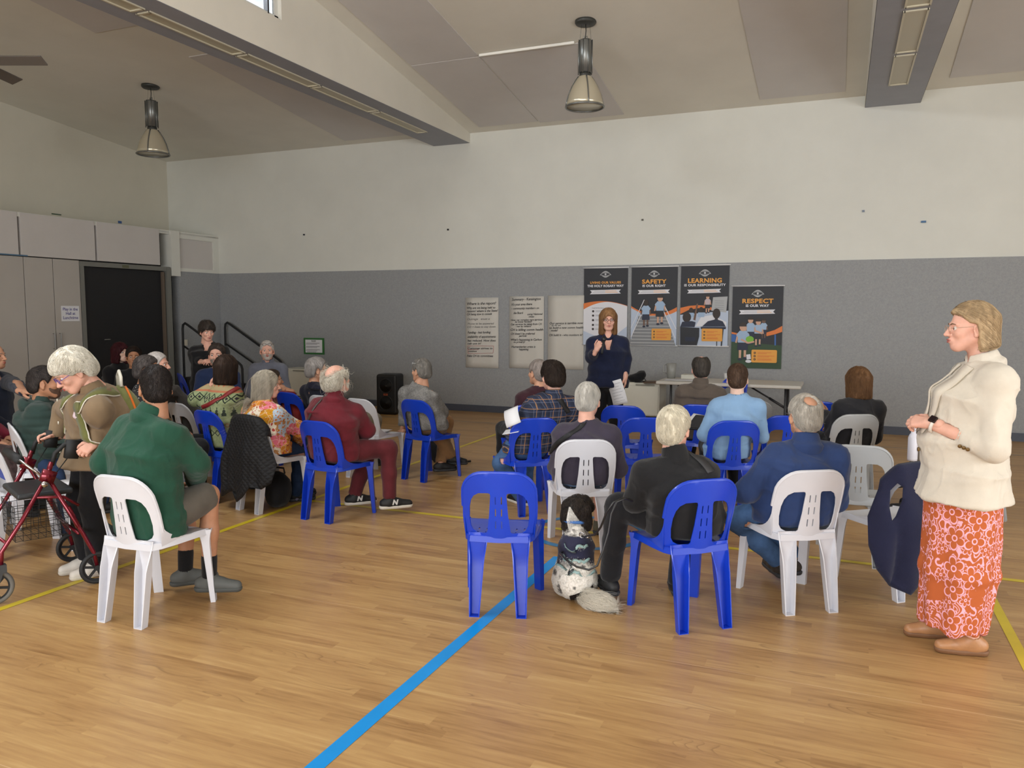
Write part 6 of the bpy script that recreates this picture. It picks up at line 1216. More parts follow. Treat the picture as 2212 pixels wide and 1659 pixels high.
def leash(r):
    kn = Dpt(1352, 1079, 4.02); g = G(); A = DOG.location; z = Vector
    DM = Matrix.Translation(A) @ Matrix.Rotation(math.radians(12), 4, 'Z') @ Matrix.Scale(.93, 4); a1 = DM @ Vector((.062, -.03, .40)); a2 = DM @ Vector((-.085, -.075, .30))
    g.tube([DM @ Vector((.045, -.012, .398)), a1, Dpt(1286, 1155, 4.05), Dpt(1298, 1138, 4.0), Dpt(1311, 1105, 3.97), Dpt(1325, 1086, 3.95), Dpt(1345, 1076, 3.97), Dpt(1362, 1079, 4.05)], .0055, 8)
    g.tube([DM @ Vector((-.07, -.05, .30)), a2, Dpt(1222, 1208, 4.0), Dpt(1245, 1224, 3.96), Dpt(1272, 1231, 3.93), Dpt(1290, 1222, 3.92), Dpt(1302, 1190, 3.93), Dpt(1314, 1150, 3.94), Dpt(1320, 1110, 3.94), Dpt(1332, 1084, 3.94), Dpt(1350, 1077, 3.97), Dpt(1366, 1082, 4.05)], .0055, 8)
    g.build('lead', mat('black_lead_leather', (26, 25, 26), .4), r, True); g = G(); g.tube([a1, a1+Vector((.03, -.01, .004))], .009, 8); g.tube([a2, a2+Vector((.025, -.01, -.02))], .008, 8); g.build('clips', M_chr, r, True)
held('dog_lead', 'black lead running from the dog\'s harness over the knee of the person in black', 'lead', leash)
# ------------------------------------------------------------------ flat prints on the far wall
YP = YW-.028
def FM(n, c, r=.6): return mat('print_'+n, c, r)
P_BLK, P_OR, P_YO, P_WH, P_GR = FM('charcoal', (42, 44, 50)), FM('orange', (222, 124, 62)), FM('amber', (232, 164, 72)), FM('white', (226, 226, 232)), FM('grey', (132, 134, 138))
P_SKY, P_NAV, P_SK, P_SK2, P_HR, P_GRN, P_BALL, P_STEEL, P_LB, P_TXT, P_DOT, P_PINK = FM('shirt_blue', (160, 184, 212)), FM('navy', (40, 46, 66)), FM('skin_light', (206, 164, 140)), FM('skin_dark', (110, 84, 70)), FM('hair', (54, 44, 40)), FM('grass', (52, 76, 52)), FM('ball_green', (122, 184, 62)), FM('steel', (176, 178, 180)), FM('light_blue', (188, 200, 220)), FM('text_grey', (168, 168, 174)), FM('bullet', (56, 48, 48)), FM('polo_pink', (196, 180, 186))
PM = [P_BLK, P_OR, P_YO, P_WH, P_GR, P_SKY, P_NAV, P_SK, P_SK2, P_HR, P_GRN, P_BALL, P_STEEL, P_LB, P_TXT, P_DOT, P_PINK]
BLK, OR, YO, WHT, GR, SKY, NAV, SK, SK2, HR, GRN, BALL, STEEL, LB, TXT, DOT, PINK = range(17)
class Print:
    """x to the right in banner px, y down, mapped to metres on the sheet; later shapes lie on top"""
    def __init__(s, x0, y0, x1, y1, w, h): s.a = (x0, y0, x1, y1, w, h); s.g = G(); s.k = 1
    def pt(s, x, y): x0, y0, x1, y1, w, h = s.a; return ((x-x0)/(x1-x0)-.5)*w, -((y-y0)/(y1-y0))*h
    def poly(s, pts, m_):
        x0, y0, x1, y1, w, h = s.a; s.k += 1; q = [s.pt(min(max(x, x0), x1), min(max(y, y0), y1)) for x, y in pts]
        P, F = q, [tuple(range(len(q)))]
        A = sum(q[i][0]*q[(i+1) % len(q)][1]-q[(i+1) % len(q)][0]*q[i][1] for i in range(len(q)))
        if A < 0: F = [tuple(reversed(F[0]))]
        s.g.add([(x, -.0012-.00035*s.k, z) for x, z in P], F, m_); return s
    def ell(s, x, y, rx, ry, m_, n=16): return s.poly([(x+rx*math.cos(2*PI*i/n), y+ry*math.sin(2*PI*i/n)) for i in range(n)], m_)
    def box(s, x0, y0, x1, y1, m_): return s.poly([(x0, y0), (x1, y0), (x1, y1), (x0, y1)], m_)
    def rr(s, x0, y0, x1, y1, r, m_): return s.poly(rrect(x0, y0, x1, y1, r), m_)
    def line(s, x0, y0, x1, y1, w, m_):
        dx, dy = x1-x0, y1-y0; L_ = math.hypot(dx, dy); nx, ny = -dy/L_*w/2, dx/L_*w/2; return s.poly([(x0+nx, y0+ny), (x1+nx, y1+ny), (x1-nx, y1-ny), (x0-nx, y0-ny)], m_)
    def text(s, t, x, y, wpx, hpx, m_, bold=.018, **k):
        x0, y0, x1, y1, w, h = s.a; s.k += 1; X, Z = s.pt(x, y); sz = hpx/(y1-y0)*h/.72; text_into(s.g, t, sz, X, Z, m_, -.0012-.00035*s.k, bold=bold*sz*2, fit=wpx/(x1-x0)*w if wpx else None, spacing=1.08, **k); return s
    def strip(s, top, bot, m_): return s.poly(top+bot[::-1], m_)
    def kid(s, x, y, sc, shirt=SKY, skin=SK, short=NAV, hair=HR, back=False):
        s.poly([(x-14*sc, y+62*sc), (x-4*sc, y+62*sc), (x-5*sc, y+118*sc), (x-13*sc, y+118*sc)], skin); s.poly([(x+4*sc, y+62*sc), (x+14*sc, y+62*sc), (x+13*sc, y+114*sc), (x+5*sc, y+114*sc)], skin)
        s.ell(x-9*sc, y+120*sc, 8*sc, 5*sc, NAV, 8); s.ell(x+9*sc, y+116*sc, 8*sc, 5*sc, NAV, 8); s.poly([(x-21*sc, y+22*sc), (x-28*sc, y+58*sc), (x-22*sc, y+60*sc), (x-14*sc, y+30*sc)], skin); s.poly([(x+21*sc, y+22*sc), (x+28*sc, y+58*sc), (x+22*sc, y+60*sc), (x+14*sc, y+30*sc)], skin)
        s.poly([(x-17*sc, y+52*sc), (x+17*sc, y+52*sc), (x+20*sc, y+86*sc), (x-20*sc, y+86*sc)], short); s.poly([(x-12*sc, y+14*sc), (x+12*sc, y+14*sc), (x+25*sc, y+30*sc), (x+18*sc, y+38*sc), (x+18*sc, y+58*sc), (x-18*sc, y+58*sc), (x-18*sc, y+38*sc), (x-25*sc, y+30*sc)], shirt)
        s.ell(x, y, 13*sc, 16*sc, hair if back else skin); 
        if not back: s.poly([(x+13*sc*math.cos(a), y-3*sc-14*sc*math.sin(a)) for a in np.linspace(-.1, PI+.1, 10)], hair)
        return s
    def emblem(s, x, y, w):
        h = w*.30; n = 18; eye = lambda k, q: [(x-w/2*k+w*k*i/n, y-q*math.sin(PI*i/n)) for i in range(n+1)]
        s.strip(eye(1, h*1.05), eye(1, h*.62), STEEL); s.strip(eye(1, -h*.62), eye(1, -h*1.05), STEEL); s.strip(eye(.86, h*.52), eye(.86, h*.40), STEEL); s.strip(eye(.86, -h*.40), eye(.86, -h*.52), STEEL)
        for q in (-1, 1): s.poly([(x+q*w*.42, y-h*.2), (x+q*w*.56, y+h*.25), (x+q*w*.40, y+h*.3)], STEEL)
        s.ell(x, y-h*.02, w*.10, h*.30, STEEL, 14); s.box(x-w*.012, y-h*.30, x+w*.012, y+h*.42, WHT); s.box(x-w*.06, y-h*.10, x+w*.06, y-h*.02, WHT); return s
    def ribbon(s, x0, x1, y0, y1):
        d = (y1-y0)*.45; s.poly([(x0, y0+6), ((x0+x1)/2, y0+2), (x1, y0-4), (x1-d, (y0+y1)/2-4), (x1, y1-8), ((x0+x1)/2, y1-2), (x0, y1+2), (x0+d, (y0+y1)/2+4)], WHT)
        w = x1-x0; h = y1-y0; s.box(x0+w*.14, y0+h*.26, x0+w*.5, y0+h*.36, TXT); s.box(x0+w*.5, y0+h*.24, x1-w*.14, y0+h*.34, YO); s.box(x0+w*.09, y0+h*.60, x0+w*.5, y0+h*.70, TXT); s.box(x0+w*.5, y0+h*.58, x1-w*.1, y0+h*.68, YO); return s
    def panel(s, x0, y0, x1, y1):
        s.rr(x0, y0, x1, y1, (x1-x0)*.05, YO); h = y1-y0; w = x1-x0
        for i in range(3): y = y0+h*(.25+.25*i); s.ell(x0+w*.13, y, w*.045, w*.045, DOT, 10); s.ell(x0+w*.13, y, w*.018, w*.018, YO, 6); s.box(x0+w*.24, y-h*.05, x0+w*(.78 if i != 1 else .9), y-h*.01, OR); s.box(x0+w*.24, y+h*.03, x0+w*(.6+.1*i), y+h*.07, OR)
        return s
def banner(cx, ztop, label, px, draw, w=.70, h=1.19, foot=True):
    r = empty('banner', (cx, YP, ztop), 0, label, 'banner', 'black and orange school banners on the wall'); g = G(); g.box((0, 0, -h/2), (w, .002, h)); g.build('sheet', P_BLK, r)
    M_rail = mat('white_rail', (226, 226, 228), .35)
    for z in ((0, -h) if foot else (0,)): g = G(); g.tube([(-w/2-.02, -.004, z), (w/2+.02, -.004, z)], .010, 10); g.build('rail', M_rail, r, True)
    p = Print(*px, w, h); draw(p); p.g.build('artwork', PM, r); return r
def d1(p):
    p.emblem(600, 225, 190).text('LIVING OUR VALUES', 600, 378, 565, 40, YO).text('THE HOLY ROSARY WAY', 600, 440, 670, 42, WHT).ribbon(315, 885, 508, 588)
    X = np.linspace(200, 1005, 24); t = (X-200)/805; top = 760-250*t*(1-t)+45*t; bot = 872-430*t*(1-t)-62*t+ 0; bot = np.maximum(bot, top+8)
    p.strip(list(zip(X, bot)), [(1005, 1525), (200, 1525)][::-1], WHT); p.strip(list(zip(X, top)), list(zip(X, bot)), OR)
    p.text('Inspired by Jesus...', 480, 845, 245, 20, DOT, .004)
    for i, y in enumerate((905, 985, 1070, 1158, 1235)): p.ell(380, y, 21, 21, DOT, 12).box(425, y-16, 800-60*(i % 2), y-8, TXT).box(425, y+4, 620, y+12, TXT)
    p.poly([(200, 1270), (420, 1360), (520, 1525), (200, 1525)], LB); p.poly([(1005, 1180), (820, 1330), (760, 1525), (1005, 1525)], LB)
def d2(p):
    p.emblem(1515, 210, 195).text('SAFETY', 1515, 355, 460, 74, YO).text('IS OUR RIGHT', 1515, 432, 435, 42, WHT).ribbon(1212, 1815, 503, 580)
    X = np.linspace(1090, 1950, 20); t = (X-1090)/860; top = 805+540*t*(1-t)+20*t; p.strip(list(zip(X, top)), [(1090, 1535), (1950, 1535)], LB); p.strip(list(zip(X, top)), list(zip(X, top+30+50*np.abs(t-.1))), OR)
    for i in range(9): y0 = 985+62*i; k = i/8; p.poly([(1230-150*k, y0), (1765+160*k, y0), (1772+165*k, y0+62), (1224-155*k, y0+62)], GR).poly([(1230-150*k, y0), (1765+160*k, y0), (1766+160*k, y0+14+5*k), (1229-150*k, y0+14+5*k)], STEEL)
    for a in ((1340, 690, 1090, 1220), (1360, 800, 1095, 1390), (1700, 760, 1945, 1230), (1680, 840, 1930, 1400)): p.line(*a, 15, WHT)
    p.kid(1375, 745, 3.7, back=True, skin=SK2).kid(1640, 660, 4.0, short=BLK, skin=SK).panel(1490, 1225, 1855, 1440)
def d3(p):
    p.emblem(420, 205, 160).text('LEARNING', 420, 315, 485, 62, YO).text('IS OUR RESPONSIBILITY', 420, 378, 595, 33, WHT).ribbon(170, 655, 435, 492)
    p.strip([(70, 700), (200, 672), (330, 662), (450, 668), (540, 700)], [(70, 790), (200, 730), (330, 705), (450, 706), (540, 740)], OR); p.poly([(70, 800), (765, 740), (765, 1245), (70, 1245)], LB); p.poly([(380, 830), (540, 800), (740, 900), (740, 960), (300, 965)], WHT)
    p.poly([(545, 550), (750, 540), (735, 765), (525, 740)], STEEL)
    for i in range(5): p.line(570, 600+30*i, 700, 604+30*i, 5, GR)
    p.kid(470, 545, 1.9, shirt=PINK, short=BLK); p.ell(235, 735, 32, 38, HR).poly([(195, 770), (275, 770), (275, 830), (195, 830)], SKY).ell(380, 725, 32, 38, HR).poly([(335, 765), (430, 765), (425, 830), (335, 830)], SKY)
    p.poly([(270, 870), (300, 880), (335, 640), (312, 640)], SK2).ell(175, 835, 62, 72, HR).poly([(80, 975), (110, 900), (250, 890), (305, 905), (290, 975)], NAV).ell(600, 780, 55, 72, HR).ell(600, 870, 22, 60, HR).poly([(400, 965), (480, 890), (600, 860), (690, 890), (735, 965)], NAV)
    p.poly([(80, 975), (360, 985), (360, 1110), (330, 1235), (85, 1235)], BLK).poly([(150, 1120), (310, 1120), (300, 1180), (160, 1180)], NAV).poly([(380, 970), (740, 970), (735, 1000), (380, 1000)], NAV).line(700, 990, 680, 1240, 16, BLK).line(610, 1000, 615, 1240, 10, BLK).panel(395, 995, 690, 1175)
def d4(p):
    p.emblem(1178, 500, 165).text('RESPECT', 1178, 610, 440, 62, YO).text('IS OUR WAY', 1175, 676, 330, 36, WHT).ribbon(918, 1430, 732, 796)
    p.poly([(820, 1060), (900, 1075), (1535, 1090), (1535, 1575), (820, 1575)], BLK); p.poly([(820, 1190), (1535, 1240), (1535, 1575), (820, 1575)], GRN); p.poly([(820, 1085), (920, 1100), (920, 1200), (820, 1195)], FM_BLUE).strip([(820, 1055), (900, 1070)], [(820, 1080), (900, 1095)], OR)
    p.strip([(1310, 1060), (1430, 1020), (1535, 960)], [(1320, 1110), (1440, 1080), (1535, 1045)], OR); p.line(1440, 1085, 1445, 1240, 22, FM_BLUE)
    p.kid(1275, 890, 2.2, skin=SK2).kid(1200, 905, 2.9, short=BLK).kid(1090, 880, 2.9, hair=HR); p.kid(985, 980, 3.9, hair=HR); p.ell(1085, 1155, 58, 45, BALL).line(960, 1160, 1060, 1210, 26, SK).line(1060, 1210, 1150, 1190, 24, SK).line(1150, 1030, 1260, 1070, 26, SK)
    p.poly([(1040, 1380), (1100, 1370), (1110, 1440), (1050, 1450)], WHT).ell(1075, 1475, 45, 22, WHT).panel(1115, 1305, 1475, 1490)
PM.append(FM('play_blue', (60, 104, 170))); FM_BLUE = 17
banner(-3.39, 2.352, 'leftmost banner reading LIVING OUR VALUES behind the speaker', (200, 105, 1005, 1525), d1); banner(-2.63, 2.355, 'banner reading SAFETY IS OUR RIGHT with children on steps', (1090, 75, 1950, 1540), d2)
banner(-1.88, 2.36, 'banner reading LEARNING IS OUR RESPONSIBILITY with a classroom', (75, 95, 765, 1245), d3); banner(-1.125, 2.05, 'lowest banner reading RESPECT IS OUR WAY with a child holding a green ball', (820, 390, 1535, 1575), d4, foot=False)
# hand-written sheets
M_flip = mat('flip_chart_paper', (206, 202, 194), .85, var=.03, scale=3); M_red = mat('red_marker', (176, 62, 66), .6); M_faint = mat('faded_marker', (122, 120, 118), .6)
def flip(cx, zt, w, h, lines, label, extra=None):
    r = empty('flip_chart_sheet', (cx, YP+.006, zt), 0, label, 'paper sheet', 'handwritten flip-chart sheets on the wall'); N = 12; g = G(); V = []
    for j in range(N+1):
        for i in range(5): V.append(((i/4-.5)*w, -.004-.004*abs(math.sin(j*.9+i)), -h*j/N))
    g.add(V, [(j*5+i+5, j*5+i+6, j*5+i+1, j*5+i) for j in range(N) for i in range(4)]); g.build('sheet', M_flip, r, True, solid=.001); g = G()
    for t, x, y, fw, hh, mi in lines: text_into(g, t, hh*h*1.5, -w/2+w*(x+fw/2), -h*y, mi, -.0125, shear=.25, bold=hh*h*.02, fit=fw*w, tilt=.02)
    if extra: extra(g, w, h)
    g.build('handwriting', [M_ink, M_faint, M_red], r)
def redbox(g, w, h):
    for a, b_ in (((-.44, .69), (.36, .685)), ((.36, .685), (.34, .785)), ((.34, .785), (-.42, .80)), ((-.42, .80), (-.44, .69)), ((-.42, .745), (-.1, .74))): g.tube([(a[0]*w, -.0125, -a[1]*h), (b_[0]*w, -.0125, -b_[1]*h)], .0022, 4, 2)
flip(-5.5, 1.905, .60, 1.165, [('Where is the report?', .04, .085, .88, .036, 0), ('Why are we being held to', .04, .145, .86, .03, 0), ('ransom? where is the State?', .04, .19, .94, .03, 0), ('CH being slow to consult', .04, .235, .76, .028, 0), ('Outrage   trust x', .04, .305, .70, .027, 1), ('Phone to be answered', .06, .37, .80, .026, 1), ('CO + State to stay down', .05, .415, .86, .026, 1), ('Funding - lost funding', .06, .495, .70, .03, 0), ('availability of appointments', .06, .555, .86, .03, 0), ('has reduced. How does', .06, .61, .86, .03, 0), ('cab use it?', .05, .655, .42, .026, 0), ('Customer strives to', .06, .722, .76, .026, 0), ('continue', .08, .765, .26, .024, 0), ('Fake CH its committees', .04, .83, .80, .028, 0)], 'leftmost handwritten sheet, with a red box near its bottom', redbox)
flip(-4.705, 1.92, .60, 1.165, [('Summary - Kensington', .07, .04, .84, .034, 0), ('It\'s your area there', .06, .11, .60, .03, 0), ('- community members on', .06, .165, .80, .028, 0), ('the Board', .12, .23, .28, .028, 0), ('using National', .52, .245, .44, .024, 0), ('ideas', .56, .28, .16, .024, 0), ('How can complex care services', .04, .325, .92, .024, 0), ('be lower funded?', .16, .352, .50, .024, 0), ('Can services be taken from CH', .04, .385, .90, .026, 0), ('- run by others?', .16, .415, .48, .024, 0), ('CH is killing comm health', .03, .462, .95, .03, 0), ('CH doesn\'t be preferred', .04, .518, .70, .028, 0), ('partner', .28, .548, .24, .026, 0), ('What\'s happening in Carlton', .04, .60, .90, .028, 0), ('re primary?', .12, .635, .34, .026, 0), ('Humanitarian crisis is', .06, .70, .70, .028, 0), ('happening', .28, .735, .28, .028, 0)], 'middle handwritten sheet headed with the word Summary')
flip(-4.035, 1.93, .60, 1.17, [('Our service is terrible now', .04, .375, .93, .028, 0), ('so do we', .10, .405, .26, .02, 0), ('to build a new comm health', .04, .435, .95, .026, 0), ('model?', .08, .475, .20, .026, 0), ('CH build it - who monitors it?', .03, .535, .93, .027, 0)], 'rightmost handwritten sheet, blank at its top, next to the banners')
r = empty('framed_notice', (-8.88, YP+.004, 1.04), 0, 'green-framed notice with printed lines on the grey wall', 'notice'); g = G(); g.box((0, -.004, 0), (.45, .008, .30)); g.build('frame', mat('notice_green', (52, 112, 56), .6), r); g = G(); g.box((0, -.009, .0), (.37, .003, .235)); g.build('paper', M_paper, r); g = G(); text_into(g, 'RULES', .035, 0, .092, y=-.0118, bold=.001)
for i in range(9): 
    if i not in (2, 5): g.box((-.02+.0*i-(.03 if i % 3 else 0), -.0112, .055-.02*i), (.30-.05*(i % 3), .0006, .006))
g.build('print', M_ink, r)
# ------------------------------------------------------------------ handrails and steps by the left corner
for k, (y, lab) in enumerate(((10.75, 'black tube handrail nearer the dark door, behind the standing person in black'), (11.80, 'black tube handrail against the grey wall behind the grey-shirted person'))):
    r = empty('handrail', (-10.85, y, 0), 0, lab, 'handrail', 'black stair handrails'); g = G(); g.tube([(0, 0, 0), (0, 0, 1.36), (.015, 0, 1.43), (.06, 0, 1.46), (.12, 0, 1.43), (1.25, 0, .78), (1.30, 0, .74), (1.32, 0, .68), (1.32, 0, 0)], .021, 10); g.build('rail', M_rub, r, True); g = G(); g.tube([(0, 0, 1.06), (1.32, 0, .34)], .017, 8); g.build('mid_rail', M_rub, r, True)
r = empty('steps', (-10.4, 11.28, 0), 0, 'black portable steps between the two handrails', 'steps')
for i in range(3): g = G(); g.box((-.42+.36*i, 0, .24-.08*i), (.34, .95, .48-.16*i)); g.build('step', mat('step_black', (30, 30, 32), .7), r, bevel=.006)
# ------------------------------------------------------------------ white cabinets, folding table and what lies there
M_cab = mat('white_cabinet_plastic', (212, 210, 198), .45, var=.03, scale=3); M_cabd = mat('cabinet_grille', (70, 70, 70), .6)
def cabinet(x, y, w, lab):
    r = empty('cabinet', (x, y, 0), 0, lab, 'cabinet', 'low white cabinets'); g = G(); g.box((0, .0, .445), (w, .46, .47)); g.build('body', M_cab, r, bevel=.012); g = G(); g.box((0, -.236, .43), (w-.03, .014, .41)); dd = g.build('door', M_cab, r, bevel=.005); g = G(); g.box((.06, -.242, .652), (w*.5, .014, .022)); g.build('grip', mat('grip_grey', (150, 148, 138), .5), dd, bevel=.004)
    g = G(); g.box((0, .02, .13), (w-.06, .38, .16)); q = g.build('base', M_cabd, r); g = G()
    for i in range(5): g.box((0, -.176, .07+.028*i), (w-.09, .01, .008))
    g.build('grille_bars', M_cab, q); g = G(); g.box((0, -.02, .025), (w, .44, .05)); g.build('plinth', M_cab, r, bevel=.008); return r
cabinet(-2.57, 11.12, .53, 'low white cabinet at the left end of the folding table'); cabinet(-8.6, 11.35, .80, 'low white cabinet by the wall under the green-framed notice')
r = empty('storage_case', (-9.32, 11.45, 0), 0, 'grey case with a black rim left of the low white cabinet', 'case'); g = G(); g.box((0, 0, .33), (.42, .34, .64)); g.build('shell', mat('case_grey', (120, 118, 110), .5), r, bevel=.05, seg=4); g = G(); g.tube([(-.2, -.172, .60), (-.17, -.172, .65), (.17, -.172, .65), (.2, -.172, .60), (.2, -.172, .1)], .012, 8); g.build('rim', M_rub, r, True)
r = empty('folding_table', (-1.37, 10.98, 0), 0, 'long white folding table with dark folding legs against the far wall', 'table'); g = G(); g.box((0, 0, .715), (1.86, .76, .045)); g.build('tabletop', mat('table_white_plastic', (206, 202, 194), .5), r, bevel=.014)
M_leg = mat('table_leg_grey', (62, 63, 66), .45, .4)
for s in (-1, 1):
    g = G(); x = s*.74
    for y in (-.28, .28): g.tube([(x, y, .69), (x, y, .0)], .016, 8)
    g.tube([(x, -.28, .06), (x, .28, .06)], .012, 8); g.tube([(x, -.28, .40), (x, .28, .40)], .012, 8); q = g.build('leg', M_leg, r, True); g = G(); g.tube([(x, 0, .40), (x-s*.50, 0, .69)], .011, 8); g.tube([(x-s*.02, -.02, .41), (x-s*.22, -.02, .53)], .017, 8); g.build('brace', M_leg, q, True)
TZ = .7375
def on_table(name, x, y, lab, cat, z=TZ, grp=None): return empty(name, (x, y, z), 0, lab, cat, grp)
r = on_table('water_jug', -2.20, 11.15, 'translucent plastic water jug on the folding table', 'jug'); mj, nt, b = new_mat('jug_plastic'); b.inputs['Base Color'].default_value = (*lin((214, 214, 208)), 1); b.inputs['Transmission Weight'].default_value = .55; b.inputs['Roughness'].default_value = .3
g = G(); g.lathe([(.055, 0), (.062, .10), (.072, .21), (.068, .21), (.058, .10), (.050, .006), (.0001, .006)], (0, 0, 0), 20); g.build('jug_body', mj, r, True); g = G(); g.tube([(-.064, 0, .19), (-.105, 0, .185), (-.108, 0, .09), (-.062, 0, .06)], .009, 8); g.build('handle', mj, r, True)
r = on_table('paper_tray', -1.88, 11.2, 'flat white box behind the brown-jacketed person on the table', 'box'); g = G(); g.box((0, 0, .03), (.34, .24, .06)); g.build('tray', M_cab, r, bevel=.006); g = G(); g.box((.05, 0, .066), (.09, .03, .012)); g.build('marker', M_leg, r)
sheet('paper_sheet', 'printed pages lying on the folding table by the jug', 'paper', Vector((-2.02, 10.85, TZ+.004)), (1, .1, 0), (-.1, 1, 0), .40, .28, M_paper, None, 0, 5)
for i, (x, y) in enumerate(((-1.335, 10.92), (-1.42, 11.05))):
    r = on_table('cup', x, y, ['white cup on the table just left of the cropped brown head', 'white cup further back on the table'][i], 'cup', grp='white cups'); g = G(); g.lathe([(.03, 0), (.038, .10), (.036, .10), (.028, .006), (.0001, .006)], n=16); g.build('cup_body', mat('cup_white', (224, 224, 224), .4), r, True)
r = on_table('folder', -2.44, 10.98, 'brown folder lying on the low white cabinet', 'folder', .681); g = G(); g.box((0, 0, .006), (.24, .30, .012), .3); g.build('cover', mat('folder_brown', (92, 70, 52), .6), r)
r = on_table('camera_bag', -2.66, 11.02, 'crumpled black bag on the low white cabinet beside the speaker\'s hand', 'bag', .681); F = Field(P3(-.2, -.2, -.01), P3(.24, .2, .25), .009); F.ell((-.03, 0, .05), (.12, .10, .06), k=.02); F.ell((.06, .02, .10), (.07, .06, .06), k=.03); F.ell((.03, -.02, .08), (.1, .05, .05), Rot(0, 0, -30), .03); F.plane((0, 0, .002), (0, 0, -1)); V, Q = F.mesh(1); V = folds(V, Q, .010, 12, 4); V[:, 2] = np.maximum(V[:, 2], .001); sdf_obj('bag_body', (V, Q), M_blk, r); g = G(); g.tube([(.10, -.06, .08), (.15, -.09, .03), (.10, -.12, .006), (.0, -.13, .006)], .006, 6); g.build('strap', M_strapb, r, True)
r = empty('loudspeaker', (-6.80, 11.12, 0), .12, 'tall black loudspeaker standing on the floor against the grey wall', 'speaker'); M_sp = mat('speaker_black', (20, 20, 22), .45); g = G(); g.box((0, 0, .33), (.36, .33, .66)); g.build('cabinet_shell', M_sp, r, bevel=.045, seg=4); g = G(); g.box((0, -.162, .33), (.30, .02, .58)); gr = g.build('grille', mat('speaker_mesh', (14, 14, 16), .7, bump=.4, bscale=500), r, bevel=.03, seg=3)
g = G()
for z in (.47, .19): g.torus((0, -.170, z), .115, .010, (0, 1, 0), 28, 8); g.lathe([(.0001, .0), (.04, -.006), (.1, .01)], (0, -.168, z), 24, 0, (0, -1, 0))
g.build('cone_rings', M_sp, gr, True); g = G(); g.box((0, -.176, .33), (.075, .005, .032)); q = g.build('badge', mat('badge_orange', (150, 70, 40), .5), r); g = G(); text_into(g, 'JBL', .028, 0, .33, y=-.1795, bold=.0006); g.build('badge_lettering', mat('badge_dark', (50, 26, 20), .5), r)
# ------------------------------------------------------------------ pendant lamps and the fan
mdome, nt, b = new_mat('prismatic_dome'); b.inputs['Base Color'].default_value = (*lin((206, 198, 176)), 1); b.inputs['Roughness'].default_value = .22; b.inputs['Metallic'].default_value = .45
M_lm = mat('lamp_grey_metal', (128, 130, 128), .35, .7); M_dk = mat('lamp_dark', (52, 53, 50), .5)
def pendant(x, y, zc, lab):
    r = empty('pendant_lamp', (x, y, zc), 0, lab, 'lamp', 'bell-shaped pendant lamps'); g = G(); g.lathe([(.0001, -.03), (.11, -.03), (.125, -.012), (.125, .015), (.0001, .03)], n=24); g.build('canopy', M_dk, r, True)
    g = G(); g.tube([(0, 0, -.02), (.006, 0, -.1), (-.004, 0, -.2)], .006, 6); g.tube([(.05, 0, -.03), (.07, 0, -.22)], .0015, 4); g.tube([(-.05, 0, -.03), (-.07, 0, -.22)], .0015, 4); g.build('cord', M_dk, r, True)
    g = G(); g.lathe([(.0001, -.20), (.07, -.205), (.078, -.22), (.078, -.57), (.0001, -.575)], n=28); g.tube([(-.02, 0, -.2), (-.02, 0, -.165), (.02, 0, -.165), (.02, 0, -.2)], .006, 6)
    for i in range(8): a = i*PI/4; g.box((.083*math.cos(a), .083*math.sin(a), -.40), (.012, .006, .38), a)
    g.build('gear_housing', M_lm, r, True); g = G(); g.lathe([(.066, -.575), (.066, -.63)], n=20); g.build('neck', M_dk, r, True)
    prof = [(.075, -.62), (.105, -.66), (.148, -.73), (.187, -.82), (.212, -.91), (.222, -.96)]; g = G(); g.lathe(prof+[(q-.006, z) for q, z in prof[::-1]], n=36); g.f = [f for f in g.f if len(f) == 4]; g.build('dome', mdome, r, True)
    g = G()
    for i in range(4): a = i*PI/2+.5; g.tube([((q+.004)*math.cos(a), (q+.004)*math.sin(a), z) for q, z in prof], .008, 6)
    g.build('ribs', M_lm, r, True); g = G(); g.torus((0, 0, -.965), .224, .011, n=40); g.build('rim', M_lm, r, True); g = G(); g.lathe([(.0001, -.955), (.215, -.955), (.215, -.962), (.0001, -.962)], n=32); g.build('lens', mat('frosted_lens', (206, 206, 190), .3), r, True)
pendant(-2.874, 9.11, zR(9.11)-.002, 'bell-shaped pendant lamp hanging right of centre'); pendant(-9.365, 8.84, zL(8.84)-.002, 'bell-shaped pendant lamp hanging near the left corner')
zf = 4.05; t1, t2 = atZ(96, 131, zf), atZ(38, 177, zf); mid = (t1+t2)/2; dd = (t2-t1); Rf = .70; pr = Vector((-dd.y, dd.x, 0)).normalized(); hh = math.sqrt(max(.01, Rf**2-(dd.length/2)**2)); cf = mid+pr*hh if (mid+pr*hh-Vector((0, 0, 0))).x < (mid-pr*hh).x else mid-pr*hh
r = empty('ceiling_fan', cf, 0, 'grey ceiling fan whose two blade tips show at the left edge', 'fan'); g = G(); g.lathe([(.0001, -.08), (.09, -.07), (.11, 0), (.08, .06), (.0001, .07)], n=24); g.tube([(0, 0, .05), (0, 0, zL(cf.y)-zf-.01)], .014, 8); g.build('motor', M_dk, r, True); M_bl = mat('fan_blade_grey', (108, 102, 96), .5)
a1 = math.atan2(t1.y-cf.y, t1.x-cf.x); a2 = math.atan2(t2.y-cf.y, t2.x-cf.x); a3 = (a1+a2)/2+PI
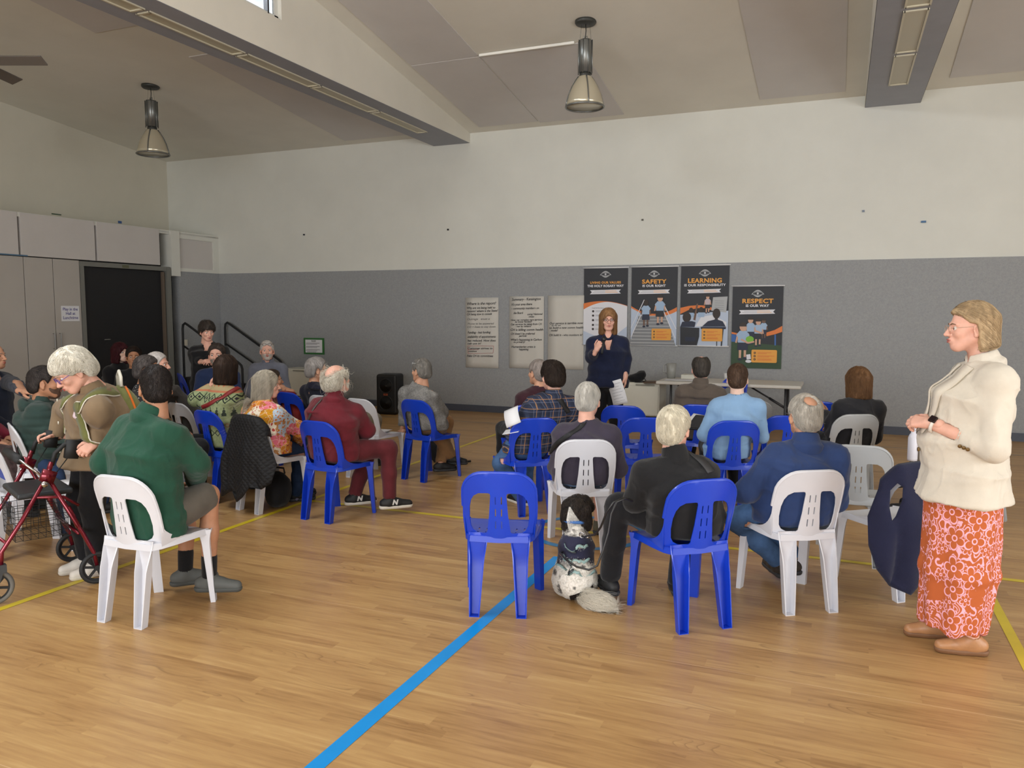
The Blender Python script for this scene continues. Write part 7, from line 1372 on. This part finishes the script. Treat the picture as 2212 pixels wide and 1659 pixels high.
for a in (a1, a2, a3): g = G(); g.box((Rf*.56*math.cos(a), Rf*.56*math.sin(a), 0), (Rf*.88, .125, .012), Matrix.Rotation(a, 3, 'Z') @ Matrix.Rotation(.42 if (Matrix.Rotation(a, 3, 'Z') @ Vector((0, 1, 0))).dot(Vector((0, 0, CAMH))-cf) > 0 else -.42, 3, 'X')); g.build('blade', M_bl, r, bevel=.004)
# ------------------------------------------------------------------ odd marks on the high walls
for i, (u, v, c) in enumerate(((657, 507, (40, 44, 60)), (968, 496, (30, 30, 34)), (1388, 475, (90, 84, 74)), (1865, 456, (120, 132, 150)), (1995, 479, (70, 110, 150)))):
    p = atY(u, v, YW-.006); r = empty('wall_hook', p, 0, ['dark hook low on the white wall at the left', 'dark hook on the white wall above the handwritten sheets', 'brownish hook on the white wall above the banners', 'upper pale hook on the white wall at the right', 'bluish hook on the white wall at the far right'][i], 'hook', 'small hooks on the white wall'); g = G(); g.box((0, -.006, 0), (.03 if i < 4 else .06, .012, .026)); g.build('hook_plate', mat('hook_%d' % i, c, .5), r)
for i, (u, v, w_, c) in enumerate(((122, 463, .16, (62, 84, 66)), (259, 480, .07, (56, 88, 140)), (24, 550, .5, (84, 116, 142)))):
    p = atX(u, v, XL+.012); r = empty('tape_scrap', p, 0, ['dark green tape scrap on top of the pin panels', 'blue paper scrap stuck on top of the pin panels', 'blue tape along the foot of the pin panels'][i], 'tape'); g = G(); g.box((0, 0, 0), (.004, w_, .018 if i != 1 else .04)); g.build('strip', mat('tape_%d' % i, c, .6), r)

# white N marks on the outer sides of the maroon sitter's black trainers
for o in bpy.data.objects:
    if o.get('label') == 'person in a maroon jacket with wispy white hair round a bald head':
        J, loc, yaw = PJ[o['label']]
        for s, tw in (('R', -42), ('L', -40)):
            an = J['an'+s]; a = math.radians(tw); d_ = Vector((-math.sin(a), math.cos(a), 0)); n_ = Vector((d_.y, -d_.x, 0)); c = Vector((an[0], an[1], max(.012, an[2]-.075)+.045))+d_*.035+n_*.0415; me = text_mesh('N', .055, .003, .25); g = G(); g.add([c+d_*v.co.x+Vector((0, 0, 1))*v.co.y-n_*(v.co.y*.12) for v in me.vertices], [tuple(p.vertices) for p in me.polygons]); g.build('shoe_mark', mat('shoe_mark_pale', (206, 204, 200), .5), o, solid=.003); bpy.data.meshes.remove(me)
